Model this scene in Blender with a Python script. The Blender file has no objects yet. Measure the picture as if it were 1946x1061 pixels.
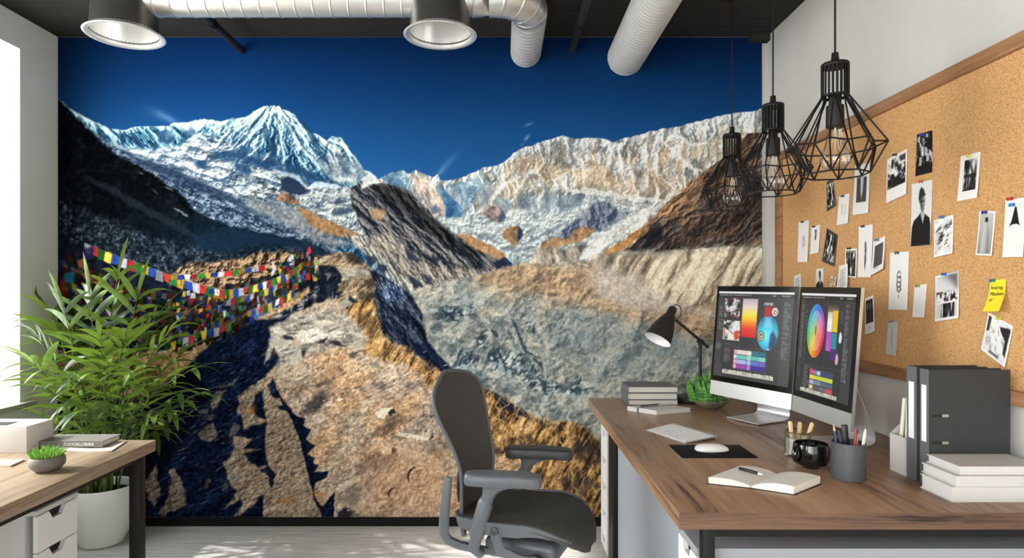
import bpy, bmesh, math, random
import numpy as np
from mathutils import Vector, Matrix

C = bpy.context.scene.collection
SC = bpy.context.scene

# ---------------------------------------------------------------- camera
FOC = 1200.0                       # focal length in pixels of the 1946 x 1061 frame
CX, CY, EYE = 955.0, 552.0, 1.30   # vanishing point of the room's depth lines, eye height
cam_d = bpy.data.cameras.new('camera'); cam = bpy.data.objects.new('camera', cam_d); C.objects.link(cam)
cam.location = (0, 0, EYE); cam.rotation_euler = (math.pi / 2, 0, 0)
cam_d.sensor_width = 36.0; cam_d.lens = 36.0 * FOC / 1946.0
cam_d.shift_x = (973.0 - CX) / 1946.0; cam_d.shift_y = (CY - 530.5) / 1946.0
cam_d.clip_start = .05
SC.camera = cam

# ---------------------------------------------------------------- daylight and exposure
w = bpy.data.worlds.new('daylight'); SC.world = w; w.use_nodes = True
nt = w.node_tree; nt.nodes.clear()
bg = nt.nodes.new('ShaderNodeBackground'); wo = nt.nodes.new('ShaderNodeOutputWorld')
tc = nt.nodes.new('ShaderNodeTexCoord'); sx = nt.nodes.new('ShaderNodeSeparateXYZ'); cr = nt.nodes.new('ShaderNodeValToRGB')
nt.links.new(tc.outputs['Generated'], sx.inputs[0]); nt.links.new(sx.outputs['Z'], cr.inputs[0])
cr.color_ramp.elements[0].position = .0; cr.color_ramp.elements[0].color = (.80, .80, .78, 1)
cr.color_ramp.elements[1].position = .6; cr.color_ramp.elements[1].color = (.93, .97, 1.0, 1)
nt.links.new(cr.outputs[0], bg.inputs[0]); nt.links.new(bg.outputs[0], wo.inputs[0])
# the open sky lies beyond the left windows: brighter there than towards the rest of the building
WORLD_BASE, WORLD_LEFT = 2.3, 12.0
mr = nt.nodes.new('ShaderNodeMapRange'); mr.interpolation_type = 'SMOOTHSTEP'
mr.inputs['From Min'].default_value = -.05; mr.inputs['From Max'].default_value = -.75; mr.inputs['To Min'].default_value = WORLD_BASE; mr.inputs['To Max'].default_value = WORLD_LEFT
nt.links.new(sx.outputs['X'], mr.inputs['Value']); nt.links.new(mr.outputs[0], bg.inputs[1])
sun_d = bpy.data.lights.new('sun', 'SUN'); sun = bpy.data.objects.new('sun', sun_d); C.objects.link(sun)
sun_d.energy = 6.0; sun_d.angle = math.radians(1.2); sun_d.color = (1.0, .955, .88)
sun.rotation_euler = Vector((1.0, .10, -.80)).to_track_quat('-Z', 'Y').to_euler()
SC.view_settings.view_transform = 'Standard'; SC.view_settings.look = 'None'
SC.view_settings.gamma = 1.0; SC.view_settings.use_curve_mapping = False
SC.view_settings.exposure = 0.0

# ---------------------------------------------------------------- helpers
def P3(px, py, d):
    """world point seen at frame pixel (px, py) at distance d along the room"""
    return Vector(((px - CX) * d / FOC, d, EYE - (py - CY) * d / FOC))
def lin(c):
    return tuple(((v / 255.0) / 12.92 if v <= 10.3 else ((v / 255.0 + .055) / 1.055) ** 2.4) for v in c)
def linA(a):
    a = np.clip(a, 0, 255) / 255.0
    return np.where(a <= .0404, a / 12.92, ((a + .055) / 1.055) ** 2.4)

MATS = {}
def mat(name, col, rough=.5, metal=0.0, spec=.5, var=0.0, vscale=8.0, stretch=(1, 1, 1), bump=0.0, bscale=60.0, bstretch=None, sheen=0.0, coat=0.0, trans=0.0, col2=None):
    """plain procedural material: base colour broken up by noise, optional bump"""
    if name in MATS: return MATS[name]
    m = bpy.data.materials.new(name); m.use_nodes = True; t = m.node_tree; b = t.nodes['Principled BSDF']
    c = lin(col) + (1,)
    b.inputs['Base Color'].default_value = c; b.inputs['Roughness'].default_value = rough; b.inputs['Metallic'].default_value = metal
    b.inputs['Specular IOR Level'].default_value = spec
    if coat: b.inputs['Coat Weight'].default_value = coat
    if trans: b.inputs['Transmission Weight'].default_value = trans
    if var or bump:
        co = t.nodes.new('ShaderNodeTexCoord')
    if var:
        mp = t.nodes.new('ShaderNodeMapping'); mp.inputs['Scale'].default_value = stretch
        nz = t.nodes.new('ShaderNodeTexNoise'); nz.inputs['Scale'].default_value = vscale; nz.inputs['Detail'].default_value = 6
        rp = t.nodes.new('ShaderNodeValToRGB'); rp.color_ramp.elements[0].position = .3; rp.color_ramp.elements[1].position = .7
        lo = lin(col2) if col2 else tuple(v * (1 - var) for v in c[:3]); hi = c[:3] if col2 else tuple(min(1, v * (1 + var)) for v in c[:3])
        rp.color_ramp.elements[0].color = lo + (1,); rp.color_ramp.elements[1].color = hi + (1,)
        t.links.new(co.outputs['Object'], mp.inputs[0]); t.links.new(mp.outputs[0], nz.inputs['Vector']); t.links.new(nz.outputs['Fac'], rp.inputs[0]); t.links.new(rp.outputs[0], b.inputs['Base Color'])
    if bump:
        mp2 = t.nodes.new('ShaderNodeMapping'); mp2.inputs['Scale'].default_value = bstretch or (1, 1, 1)
        n2 = t.nodes.new('ShaderNodeTexNoise'); n2.inputs['Scale'].default_value = bscale; n2.inputs['Detail'].default_value = 4
        bp = t.nodes.new('ShaderNodeBump'); bp.inputs['Strength'].default_value = bump; bp.inputs['Distance'].default_value = .004
        t.links.new(co.outputs['Object'], mp2.inputs[0]); t.links.new(mp2.outputs[0], n2.inputs['Vector']); t.links.new(n2.outputs['Fac'], bp.inputs['Height']); t.links.new(bp.outputs[0], b.inputs['Normal'])
    MATS[name] = m; return m

def wood(name, dark, mid, light, scale=(26, 1.6, 26), rough=.42):
    """planked wood whose grain runs along the object's y axis"""
    m = bpy.data.materials.new(name); m.use_nodes = True; t = m.node_tree; b = t.nodes['Principled BSDF']; L = t.links.new
    co = t.nodes.new('ShaderNodeTexCoord'); mp = t.nodes.new('ShaderNodeMapping'); mp.inputs['Scale'].default_value = scale
    big = t.nodes.new('ShaderNodeTexNoise'); big.inputs['Scale'].default_value = .35; big.inputs['Detail'].default_value = 5; big.inputs['Roughness'].default_value = .65; big.inputs['Distortion'].default_value = 1.4
    fin = t.nodes.new('ShaderNodeTexNoise'); fin.inputs['Scale'].default_value = 2.2; fin.inputs['Detail'].default_value = 8; fin.inputs['Roughness'].default_value = .75; fin.inputs['Distortion'].default_value = .5
    mx = t.nodes.new('ShaderNodeMath'); mx.operation = 'MULTIPLY_ADD'; mx.inputs[1].default_value = .55
    hf = t.nodes.new('ShaderNodeMath'); hf.operation = 'MULTIPLY'; hf.inputs[1].default_value = .45
    rp = t.nodes.new('ShaderNodeValToRGB'); e = rp.color_ramp.elements
    e[0].position = .385; e[0].color = lin(dark) + (1,); e[1].position = .64; e[1].color = lin(light) + (1,)
    q = e.new(.46); q.color = lin(mid) + (1,)
    L(co.outputs['Object'], mp.inputs[0]); L(mp.outputs[0], big.inputs['Vector']); L(mp.outputs[0], fin.inputs['Vector'])
    L(fin.outputs['Fac'], hf.inputs[0]); L(big.outputs['Fac'], mx.inputs[0]); L(hf.outputs[0], mx.inputs[2]); L(mx.outputs[0], rp.inputs[0]); L(rp.outputs[0], b.inputs['Base Color'])
    b.inputs['Roughness'].default_value = rough; b.inputs['Specular IOR Level'].default_value = .4
    bp = t.nodes.new('ShaderNodeBump'); bp.inputs['Strength'].default_value = .12; bp.inputs['Distance'].default_value = .002
    L(fin.outputs['Fac'], bp.inputs['Height']); L(bp.outputs[0], b.inputs['Normal'])
    return m

def attr_mat(name, emit=0.0, rough=.6, spec=.3, grain=0.0):
    """printed surface: colour read from the mesh's own colour attribute (emit > 0: a lit display)"""
    m = bpy.data.materials.new(name); m.use_nodes = True; t = m.node_tree; b = t.nodes['Principled BSDF']; L = t.links.new
    a = t.nodes.new('ShaderNodeAttribute'); a.attribute_name = 'print'
    src = a.outputs['Color']
    if emit:
        b.inputs['Base Color'].default_value = (.01, .01, .01, 1); L(src, b.inputs['Emission Color']); b.inputs['Emission Strength'].default_value = emit
    else:
        L(src, b.inputs['Base Color'])
    b.inputs['Roughness'].default_value = rough; b.inputs['Specular IOR Level'].default_value = spec
    return m

def root_of(o):
    while o.parent: o = o.parent
    return o
def loc_mat(o):
    return Matrix.Translation(o.location) @ o.rotation_euler.to_matrix().to_4x4()
def tag(o, label=None, cat=None, group=None, kind=None):
    if label: o['label'] = label
    if cat: o['category'] = cat
    if group: o['group'] = group
    if kind: o['kind'] = kind
    return o
def thing(name, label, cat, loc=(0, 0, 0), rz=0.0, group=None):
    o = bpy.data.objects.new(name, None); C.objects.link(o); o.empty_display_size = .05
    o.location = loc; o.rotation_euler = (0, 0, rz)
    return tag(o, label, cat, group)

class MB:
    """collects shapes, then links them as ONE mesh object"""
    def __init__(s): s.bm = bmesh.new()
    def box(s, x0, x1, y0, y1, z0, z1, bev=0.0, seg=2, M=None):
        r = bmesh.ops.create_cube(s.bm, size=1.0); vs = r['verts']
        for v in vs:
            v.co = Vector((x0 + (v.co.x + .5) * (x1 - x0), y0 + (v.co.y + .5) * (y1 - y0), z0 + (v.co.z + .5) * (z1 - z0)))
        if bev:
            es = list({e for v in vs for e in v.link_edges})
            r2 = bmesh.ops.bevel(s.bm, geom=es, offset=bev, segments=seg, affect='EDGES', profile=.5)
            vs = list({v for f in r2['faces'] for v in f.verts} | {v for v in vs if v.is_valid})
        if M:
            for v in vs: v.co = M @ v.co
        return s
    def hexa(s, q, bev=0.0, seg=2):
        """box from eight corners: four of one side, four of the other"""
        v = [s.bm.verts.new(p) for p in q]; fs = []
        for f in ((0, 1, 2, 3), (7, 6, 5, 4), (0, 4, 5, 1), (1, 5, 6, 2), (2, 6, 7, 3), (3, 7, 4, 0)):
            fs.append(s.bm.faces.new([v[i] for i in f]))
        bmesh.ops.recalc_face_normals(s.bm, faces=fs)
        if bev:
            bmesh.ops.bevel(s.bm, geom=list({e for k in v for e in k.link_edges}), offset=bev, segments=seg, affect='EDGES', profile=.5)
        return s
    def prism(s, poly, f):
        """extruded outline: f(x, y, 0 or 1) maps outline points to space"""
        a = [s.bm.verts.new(f(x, y, 0)) for x, y in poly]; b = [s.bm.verts.new(f(x, y, 1)) for x, y in poly]; n = len(poly)
        fs = [s.bm.faces.new(a), s.bm.faces.new(b[::-1])]
        for i in range(n): fs.append(s.bm.faces.new([a[i], b[i], b[(i + 1) % n], a[(i + 1) % n]]))
        bmesh.ops.recalc_face_normals(s.bm, faces=fs)
        return s
    def tube(s, pts, r, n=10, cap=True, flat=1.0, up=None):
        """round (or flattened) bar along points; r is one radius or a list"""
        pts = [Vector(p) for p in pts]; m = len(pts); rs = r if isinstance(r, (list, tuple)) else [r] * m
        prev = None; rings = []
        for i, p in enumerate(pts):
            t = (pts[min(i + 1, m - 1)] - pts[max(i - 1, 0)]).normalized()
            if prev is None:
                u = Vector(up) if up else (Vector((0, 0, 1)) if abs(t.z) < .9 else Vector((1, 0, 0)))
                u = (u - t * u.dot(t)).normalized()
            else:
                u = (prev - t * prev.dot(t)).normalized()
            prev = u; v = t.cross(u)
            rings.append([s.bm.verts.new(p + u * (math.cos(2 * math.pi * k / n) * rs[i]) + v * (math.sin(2 * math.pi * k / n) * rs[i] * flat)) for k in range(n)])
        for a, b in zip(rings, rings[1:]):
            for k in range(n): s.bm.faces.new([a[k], a[(k + 1) % n], b[(k + 1) % n], b[k]])
        if cap: s.bm.faces.new(rings[0][::-1]); s.bm.faces.new(rings[-1])
        return s
    def lathe(s, prof, c=(0, 0, 0), n=40, M=None, a0=0.0):
        """profile of (radius, height) turned about z through c"""
        c = Vector(c); rings = []
        for r, z in prof:
            if r < 1e-6: rings.append([s.bm.verts.new(c + Vector((0, 0, z)))])
            else: rings.append([s.bm.verts.new(c + Vector((math.cos(a0 + 2 * math.pi * k / n) * r, math.sin(a0 + 2 * math.pi * k / n) * r, z))) for k in range(n)])
        if M:
            for rg in rings:
                for v in rg: v.co = M @ v.co
        for a, b in zip(rings, rings[1:]):
            for k in range(n):
                k2 = (k + 1) % n
                if len(a) == 1 and len(b) == 1: continue
                if len(a) == 1: s.bm.faces.new([a[0], b[k2], b[k]])
                elif len(b) == 1: s.bm.faces.new([a[k], a[k2], b[0]])
                else: s.bm.faces.new([a[k], a[k2], b[k2], b[k]])
        return s
    def sheet(s, fn, nu, nv, thick=None, col=None, closed=False):
        """grid surface fn(u, v), u and v in 0..1; thick = offset vector or function giving a back side"""
        V = [[s.bm.verts.new(fn(i / nu, j / nv)) for i in range(nu + 1)] for j in range(nv + 1)]
        for j in range(nv):
            for i in range(nu): s.bm.faces.new([V[j][i], V[j][i + 1], V[j + 1][i + 1], V[j + 1][i]])
        if thick is not None:
            g = thick if callable(thick) else (lambda u, v: Vector(fn(u, v)) + Vector(thick))
            B = [[s.bm.verts.new(g(i / nu, j / nv)) for i in range(nu + 1)] for j in range(nv + 1)]
            for j in range(nv):
                for i in range(nu): s.bm.faces.new([B[j][i], B[j + 1][i], B[j + 1][i + 1], B[j][i + 1]])
            rim = [(0, i) for i in range(nu)] + [(j, nu) for j in range(nv)] + [(nv, i) for i in range(nu, 0, -1)] + [(j, 0) for j in range(nv, 0, -1)]
            for k in range(len(rim)):
                (j0, i0), (j1, i1) = rim[k], rim[(k + 1) % len(rim)]
                s.bm.faces.new([V[j0][i0], B[j0][i0], B[j1][i1], V[j1][i1]])
        return s
    def ball(s, c, r, sub=2, sc=(1, 1, 1)):
        rr = bmesh.ops.create_icosphere(s.bm, subdivisions=sub, radius=r)
        for v in rr['verts']: v.co = Vector((v.co.x * sc[0], v.co.y * sc[1], v.co.z * sc[2])) + Vector(c)
        return s
    def build(s, name, m, parent=None, local=False, smooth=True, angle=38, fix=True, origin=None):
        if fix: bmesh.ops.recalc_face_normals(s.bm, faces=s.bm.faces[:])
        me = bpy.data.meshes.new(name)
        o = bpy.data.objects.new(name, me)
        if parent is not None:
            if not local:
                inv = loc_mat(root_of(parent)).inverted()
                for v in s.bm.verts: v.co = inv @ v.co
            o.parent = parent
        else:
            xs = [v.co for v in s.bm.verts]
            lo = Vector((min(p.x for p in xs), min(p.y for p in xs), min(p.z for p in xs))); hi = Vector((max(p.x for p in xs), max(p.y for p in xs), max(p.z for p in xs)))
            og = Vector(origin) if origin else Vector(((lo.x + hi.x) / 2, (lo.y + hi.y) / 2, lo.z))
            for v in s.bm.verts: v.co -= og
            o.location = og
        s.bm.to_mesh(me); s.bm.free()
        me.materials.append(m)
        if smooth:
            me.polygons.foreach_set('use_smooth', [True] * len(me.polygons)); me.set_sharp_from_angle(angle=math.radians(angle))
        C.objects.link(o); return o

def print_mesh(name, V, colors, faces, m, parent=None):
    """mesh with a per-vertex printed colour (linear rgb)"""
    me = bpy.data.meshes.new(name); o = bpy.data.objects.new(name, me)
    V = np.asarray(V, np.float64)
    if parent is not None:
        inv = np.array(loc_mat(root_of(parent)).inverted()); V = V @ inv[:3, :3].T + inv[:3, 3]; o.parent = parent
    else:
        og = np.array([(V[:, 0].min() + V[:, 0].max()) / 2, (V[:, 1].min() + V[:, 1].max()) / 2, V[:, 2].min()]); V = V - og; o.location = og
    nf = len(faces)
    me.vertices.add(len(V)); me.vertices.foreach_set('co', V.astype(np.float32).ravel())
    me.loops.add(nf * 4); me.loops.foreach_set('vertex_index', np.asarray(faces, np.int32).ravel())
    me.polygons.add(nf); me.polygons.foreach_set('loop_start', np.arange(0, nf * 4, 4, dtype=np.int32))
    me.update(calc_edges=True); me.validate()
    at = me.color_attributes.new('print', 'FLOAT_COLOR', 'POINT')
    at.data.foreach_set('color', np.concatenate([colors, np.ones((len(V), 1))], 1).astype(np.float32).ravel())
    me.materials.append(m); C.objects.link(o); return o
def grid_faces(nx, ny):
    i = np.arange(nx * ny).reshape(ny, nx)
    return np.stack([i[1:, :-1], i[1:, 1:], i[:-1, 1:], i[:-1, :-1]], -1).reshape(-1, 4)

def copy_tree(o, parent=None):
    c = o.copy(); C.objects.link(c); c.parent = parent
    for ch in [x for x in bpy.data.objects if x.parent == o]: copy_tree(ch, c)
    return c
def words_mesh(txt, size, f, parent, name, m, thick=.0006, sx=1.0):
    """lettering as real geometry; f maps (x, y, depth) of the text plane to space"""
    cu = bpy.data.curves.new(name, 'FONT'); cu.body = txt; cu.size = size; cu.extrude = thick / 2; cu.resolution_u = 3
    tmp = bpy.data.objects.new(name, cu); C.objects.link(tmp)
    dg = bpy.context.evaluated_depsgraph_get(); me = bpy.data.meshes.new_from_object(tmp.evaluated_get(dg))
    bpy.data.objects.remove(tmp); bpy.data.curves.remove(cu)
    me.name = name
    inv = loc_mat(root_of(parent)).inverted()
    for v in me.vertices: v.co = inv @ Vector(f(v.co.x * sx, v.co.y, v.co.z))
    me.materials.clear(); me.materials.append(m)
    o = bpy.data.objects.new(name, me); o.parent = parent; C.objects.link(o); return o
def rot_to(d):
    return Vector(d).to_track_quat('Z', 'Y').to_matrix().to_4x4()
# ---- the printed mountain mural: colours computed on a grid (paper print, flat) ----
class Painter:
    def __init__(s, x0, y0, x1, y1, step, seed=1):
        s.nx = int(round((x1 - x0) / step)) + 1
        s.ny = int(round((y1 - y0) / step)) + 1
        s.xs = np.linspace(x0, x1, s.nx); s.ys = np.linspace(y0, y1, s.ny)
        s.X, s.Y = [a.astype(np.float32) for a in np.meshgrid(s.xs, s.ys)]
        s.x0, s.y0, s.dx, s.dy = x0, y0, (x1 - x0) / (s.nx - 1), (y1 - y0) / (s.ny - 1)
        s.C = np.zeros((s.ny, s.nx, 3), np.float32)
        s.seed = seed
        s.W = {}
    def vn(s, U, V, seed):
        """smooth value noise on coordinates U, V (0..1)"""
        iu = np.floor(U).astype(np.int64); iv = np.floor(V).astype(np.int64)
        fu = (U - iu).astype(np.float32); fv = (V - iv).astype(np.float32)
        fu = fu * fu * (3 - 2 * fu); fv = fv * fv * (3 - 2 * fv)
        tab = np.random.RandomState(seed % 99991).rand(256, 256).astype(np.float32)
        a = iu & 255; b = (iu + 1) & 255; c = iv & 255; d = (iv + 1) & 255
        return ((tab[c, a] * (1 - fu) + tab[c, b] * fu) * (1 - fv)
                + (tab[d, a] * (1 - fu) + tab[d, b] * fu) * fv)
    def fbm(s, size, octv=5, ang=0, asp=1.0, seed=0, gain=.55, X=None, Y=None, ridge=False):
        """fractal noise: size = px of the largest features, asp stretches along ang (degrees)"""
        X = s.X if X is None else X; Y = s.Y if Y is None else Y
        a = math.radians(ang); ca, sa = math.cos(a), math.sin(a)
        U = (X * ca + Y * sa) / (size * asp); V = (-X * sa + Y * ca) / size
        out = np.zeros(X.shape, np.float32); amp = 1.0; tot = 0
        for k in range(octv):
            n = s.vn(U + 17.3 * k, V + 9.1 * k, s.seed * 131 + seed * 17 + k)
            if ridge: n = 1 - np.abs(2 * n - 1)
            out += n * amp; tot += amp; amp *= gain; U = U * 2.03; V = V * 2.03
        return out / tot
    def warp(s, size):
        if size not in s.W:
            s.W[size] = ((s.fbm(size, 4, seed=71) - .5) * 2, (s.fbm(size, 4, seed=72) - .5) * 2)
        return s.W[size]
    def box(s, pts, pad):
        p = np.asarray(pts, np.float32)
        i0 = max(0, int((p[:, 0].min() - pad - s.x0) / s.dx)); i1 = min(s.nx, int((p[:, 0].max() + pad - s.x0) / s.dx) + 2)
        j0 = max(0, int((p[:, 1].min() - pad - s.y0) / s.dy)); j1 = min(s.ny, int((p[:, 1].max() + pad - s.y0) / s.dy) + 2)
        return (slice(j0, max(j0, j1)), slice(i0, max(i0, i1)))
    def poly(s, pts, feather=1.0, amp=0.0, wsize=20):
        """(window, mask) of a polygon with soft, roughened edges"""
        w = s.box(pts, feather * 2 + amp * 1.5 + 2)
        X = s.X[w]; Y = s.Y[w]
        if X.size == 0: return w, np.zeros(X.shape, np.float32)
        if amp:
            wx, wy = s.warp(wsize); X = X + wx[w] * amp; Y = Y + wy[w] * amp
        ins = np.zeros(X.shape, bool); dm = np.full(X.shape, 1e9, np.float32)
        n = len(pts)
        for k in range(n):
            ax, ay = pts[k]; bx, by = pts[(k + 1) % n]
            if ay != by:
                ins ^= ((ay > Y) != (by > Y)) & (X < (bx - ax) * (Y - ay) / (by - ay) + ax)
            dx, dy = bx - ax, by - ay; L = dx * dx + dy * dy + 1e-9
            t = np.clip(((X - ax) * dx + (Y - ay) * dy) / L, 0, 1)
            dm = np.minimum(dm, (X - ax - t * dx) ** 2 + (Y - ay - t * dy) ** 2)
        sd = np.sqrt(dm) * np.where(ins, 1, -1)
        return w, np.clip(sd / max(feather, .01) * .5 + .5, 0, 1)
    def line(s, pts, width, feather=1.0, amp=0.0, wsize=12, taper=True):
        w = s.box(pts, width + feather + amp * 1.5 + 2)
        X = s.X[w]; Y = s.Y[w]
        if amp:
            wx, wy = s.warp(wsize); X = X + wx[w] * amp; Y = Y + wy[w] * amp
        m = np.zeros(X.shape, np.float32); n = len(pts) - 1
        for k in range(n):
            ax, ay = pts[k]; bx, by = pts[k + 1]
            dx, dy = bx - ax, by - ay; L = dx * dx + dy * dy + 1e-9
            t = np.clip(((X - ax) * dx + (Y - ay) * dy) / L, 0, 1)
            d = np.sqrt((X - ax - t * dx) ** 2 + (Y - ay - t * dy) ** 2)
            g = (k + t) / n
            ww = width * (np.sin(np.pi * np.clip(g * .9 + .05, 0, 1)) ** .6 if taper else 1)
            m = np.maximum(m, np.clip((ww - d) / max(feather, .01) + .5, 0, 1))
        return w, m
    def put(s, wm, col, a=1.0):
        w, m = wm; m = (m * a)[..., None]
        col = np.asarray(col, np.float32)
        s.C[w] = s.C[w] * (1 - m) + (col[w] if col.ndim == 3 else col) * m
    def mul(s, wm, f, a=1.0):
        w, m = wm; m = (m * a)[..., None]
        s.C[w] = s.C[w] * (1 + (np.asarray(f, np.float32) - 1) * m)
    def ramp(s, t, stops):
        ps = [q[0] for q in stops]; t = np.clip(t, 0, 1)
        return np.stack([np.interp(t, ps, [q[1][c] for q in stops]) for c in range(3)], -1).astype(np.float32)
    def relief(s, h, lx=-1.0, ly=-.6, k=1.0):
        for _ in range(2):
            h = (h + np.roll(h, 1, 0) + np.roll(h, -1, 0) + np.roll(h, 1, 1) + np.roll(h, -1, 1)) / 5
        gy, gx = np.gradient(h)
        g = -(gx * lx + gy * ly)
        return np.clip(.5 + np.tanh(g / (g.std() + 1e-9) * .55) * .30, 0, 1)

def rockshade(P, size, octv=5, ang=0, asp=1.0, seed=0, gain=.5, lx=-1.0, ly=-.6, c=.9, X=None, Y=None, sm=1, ridge=True):
    """hillshade of a ridged height field: crisp crests and gullies, 0..1"""
    h = P.fbm(size, octv, ang, asp, seed, gain, X, Y, ridge)
    for _ in range(sm):
        h = (2 * h + np.roll(h, 1, 0) + np.roll(h, -1, 0) + np.roll(h, 1, 1) + np.roll(h, -1, 1)) / 6
    gy, gx = np.gradient(h)
    g = gx * -lx + gy * -ly
    return (.5 + .5 * np.tanh(g / (g.std() + 1e-9) * c)).astype(np.float32)

def zt(ox, oy, pts, k=3.535):
    return [(ox + x / k, oy + y / k) for x, y in pts]

def paint_mural(step):
    P = Painter(110, 71, 1448, 983, step, 3)
    X, Y = P.X, P.Y
    R = np.random.RandomState(5)
    # ---------- sky
    t = np.clip((Y - 71) / 270, 0, 1)
    u = (X - 110) / 1338
    c = P.ramp(t, [(0, (9, 35, 74)), (.35, (13, 49, 95)), (.7, (23, 70, 121)), (1, (32, 84, 138))])
    f = np.interp(u, [0, .03, .1, .25, .45, .7, 1], [.62, .82, 1.02, 1.12, 1.0, .86, .8]).astype(np.float32)
    up = np.clip(1 - t * 1.6, 0, 1)
    c = c * (f * up + np.interp(u, [0, .06, .2, 1], [.8, .95, 1.02, .93]).astype(np.float32) * (1 - up))[..., None]
    P.C[:] = c
    for (cx, cy, rx, ry, an, a) in ((320, 226, 30, 7, 30, .3), (300, 218, 30, 9, 20, .15), (1003, 237, 9, 3, -20, .45), (1001, 262, 8, 3, -50, .6),
                                    (992, 275, 4, 2, -30, .35), (850, 312, 34, 7, -48, .16), (838, 326, 14, 4, -55, .3)):
        r = math.radians(an); dx = X - cx; dy = Y - cy
        q = ((dx * math.cos(r) + dy * math.sin(r)) / rx) ** 2 + ((-dx * math.sin(r) + dy * math.cos(r)) / ry) ** 2
        m = np.exp(-q * 1.2) * (.25 + 1.2 * P.fbm(14, 4, an, 2.5, 77))
        P.C += (np.array((170, 190, 215), np.float32) - P.C) * (m * a)[..., None]
    ALL = (slice(0, P.ny), slice(0, P.nx))
    # ---------- helper textures
    n1 = P.fbm(40, 6, seed=1, gain=.62); n2 = P.fbm(14, 5, seed=2, gain=.65); n3 = P.fbm(5, 3, seed=3, gain=.7)
    wx, wy = P.warp(30)
    # ---------- right massif
    top_r = [(726, 338), (734, 333), (745, 327), (751, 330), (765, 324), (777, 330), (781, 329), (791, 323), (801, 329), (812, 333), (824, 336), (831, 330), (836, 343), (849, 343), (866, 340),
             (883, 335), (906, 325), (917, 319), (937, 316), (957, 308), (968, 298), (985, 285), (996, 279), (1013, 278), (1022, 271), (1047, 265), (1068, 258), (1081, 262), (1095, 265), (1110, 263),
             (1134, 261), (1152, 266), (1167, 271), (1181, 264), (1217, 256), (1237, 249), (1246, 249), (1260, 243), (1285, 242), (1308, 235), (1331, 230), (1350, 225), (1376, 218), (1407, 214), (1424, 213), (1452, 206)]
    xr = np.array([p[0] for p in top_r]); yr = np.array([p[1] for p in top_r])
    dep = (Y - np.interp(X, xr, yr)).astype(np.float32)        # px below the skyline
    Xw = X + wx * 16 + dep * .18; Yw = Y + wy * 16
    butt = rockshade(P, 46, 6, 78, 1.9, 11, .55, -1, -.35, .9, Xw, Yw, 0)          # buttresses and gullies
    butt2 = rockshade(P, 20, 5, 62, 2.2, 12, .55, -1, -.35, .9, Xw, Yw, 0)
    st2 = P.fbm(9, 4, 62, 3.5, 12, .6, Xw, Yw)
    band = P.fbm(15, 4, 6, 5.0, 13, .55, X, Y + wy * 9)
    flute = P.fbm(7, 4, 84, 5.0, 14, .55, Xw, Yw)
    tanm = np.clip(np.exp(-((dep - 66) / 52.) ** 2) * 1.1 + (n1 - .5) * 2.6 - .22, 0, 1) * np.clip((X - 880) / 60, 0, 1)
    rock = P.ramp(band * .5 + n2 * .3 + flute * .2, [(.3, (96, 104, 108)), (.48, (138, 140, 136)), (.7, (176, 172, 160))])
    rockt = P.ramp(band * .6 + n2 * .25 + flute * .15, [(.3, (140, 120, 100)), (.46, (186, 166, 140)), (.6, (208, 192, 166)), (.75, (220, 208, 188))])
    rock = rock * (1 - tanm[..., None]) + rockt * tanm[..., None]
    sn = P.ramp(n3 * .4 + butt * .6, [(.1, (152, 168, 178)), (.45, (200, 206, 206)), (.9, (228, 226, 218))])
    lower = np.clip((dep - 100) / 50, 0, 1)
    snowm = np.clip((flute - .5) * 5.5 + (butt2 - .5) * 1.4 + .25 + np.clip((20 - dep) / 14, 0, 1) * .9 + (n1 - .5) * 3.2 + lower * .35 - np.exp(-((dep - 62) / 36.) ** 2) * .35, 0, 1)
    snowm = np.clip(snowm + np.clip((X - 1330) / 60, 0, 1) * np.clip((60 - dep) / 40, 0, 1) * .6, 0, 1)
    col = rock * (1 - snowm[..., None]) + sn * snowm[..., None]
    col = col * (.66 + .36 * butt + .20 * butt2)[..., None]
    cool = np.clip((dep - 60) / 70, 0, 1) * np.clip((1180 - X) / 200, 0, 1)
    col = col * (1 - cool[..., None] * np.array((.18, .07, .0), np.float32))
    P.put(P.poly(top_r + [(1452, 560), (700, 560), (716, 345)], .8, 2.2, 9), col)
    ow = lambda q: [(710 + x / 2.3577, 191 + y / 2.3577) for x, y in q]
    tb = P.ramp(band * .5 + n2 * .3 + flute * .2, [(.3, (142, 118, 96)), (.48, (186, 160, 130)), (.65, (210, 188, 158))])
    for q in (ow([(1200, 340), (1240, 320), (1330, 330), (1370, 370), (1390, 400), (1340, 450), (1230, 440), (1205, 400)]), ow([(900, 330), (960, 320), (1040, 330), (1120, 340), (1180, 360), (1180, 400), (1080, 405), (980, 390), (910, 380)]), ow([(600, 270), (700, 250), (780, 270), (760, 310), (660, 320), (600, 310)]), ow([(720, 330), (800, 300), (860, 330), (840, 360), (760, 370)])):
        P.put(P.poly(q, 6, 9, 16), tb * (.80 + .35 * butt2)[..., None], .45)
    for q, wd in ((ow([(1240, 300), (1290, 340), (1340, 390), (1380, 440)]), 1.6), (ow([(1270, 260), (1250, 300), (1210, 330)]), 3), (ow([(1290, 180), (1360, 240), (1420, 300), (1480, 330)]), 4), (ow([(1120, 260), (1110, 330), (1130, 390)]), 2), (ow([(820, 330), (850, 380), (880, 410)]), 3), (ow([(960, 230), (950, 300), (930, 360)]), 2.2), (ow([(1060, 240), (1050, 310)]), 2.2),
                  (ow([(870, 410), (960, 405), (1080, 425), (1200, 440), (1300, 455)]), 6), (ow([(640, 400), (700, 330), (740, 310)]), 4), (ow([(470, 500), (540, 420), (600, 370), (660, 340)]), 4), (ow([(740, 480), (790, 420), (830, 390)]), 3.5), (ow([(830, 480), (900, 440), (960, 450)]), 3.5), (ow([(330, 400), (420, 380), (470, 330)]), 4), (ow([(1350, 150), (1420, 200), (1500, 190)]), 4)):
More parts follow.
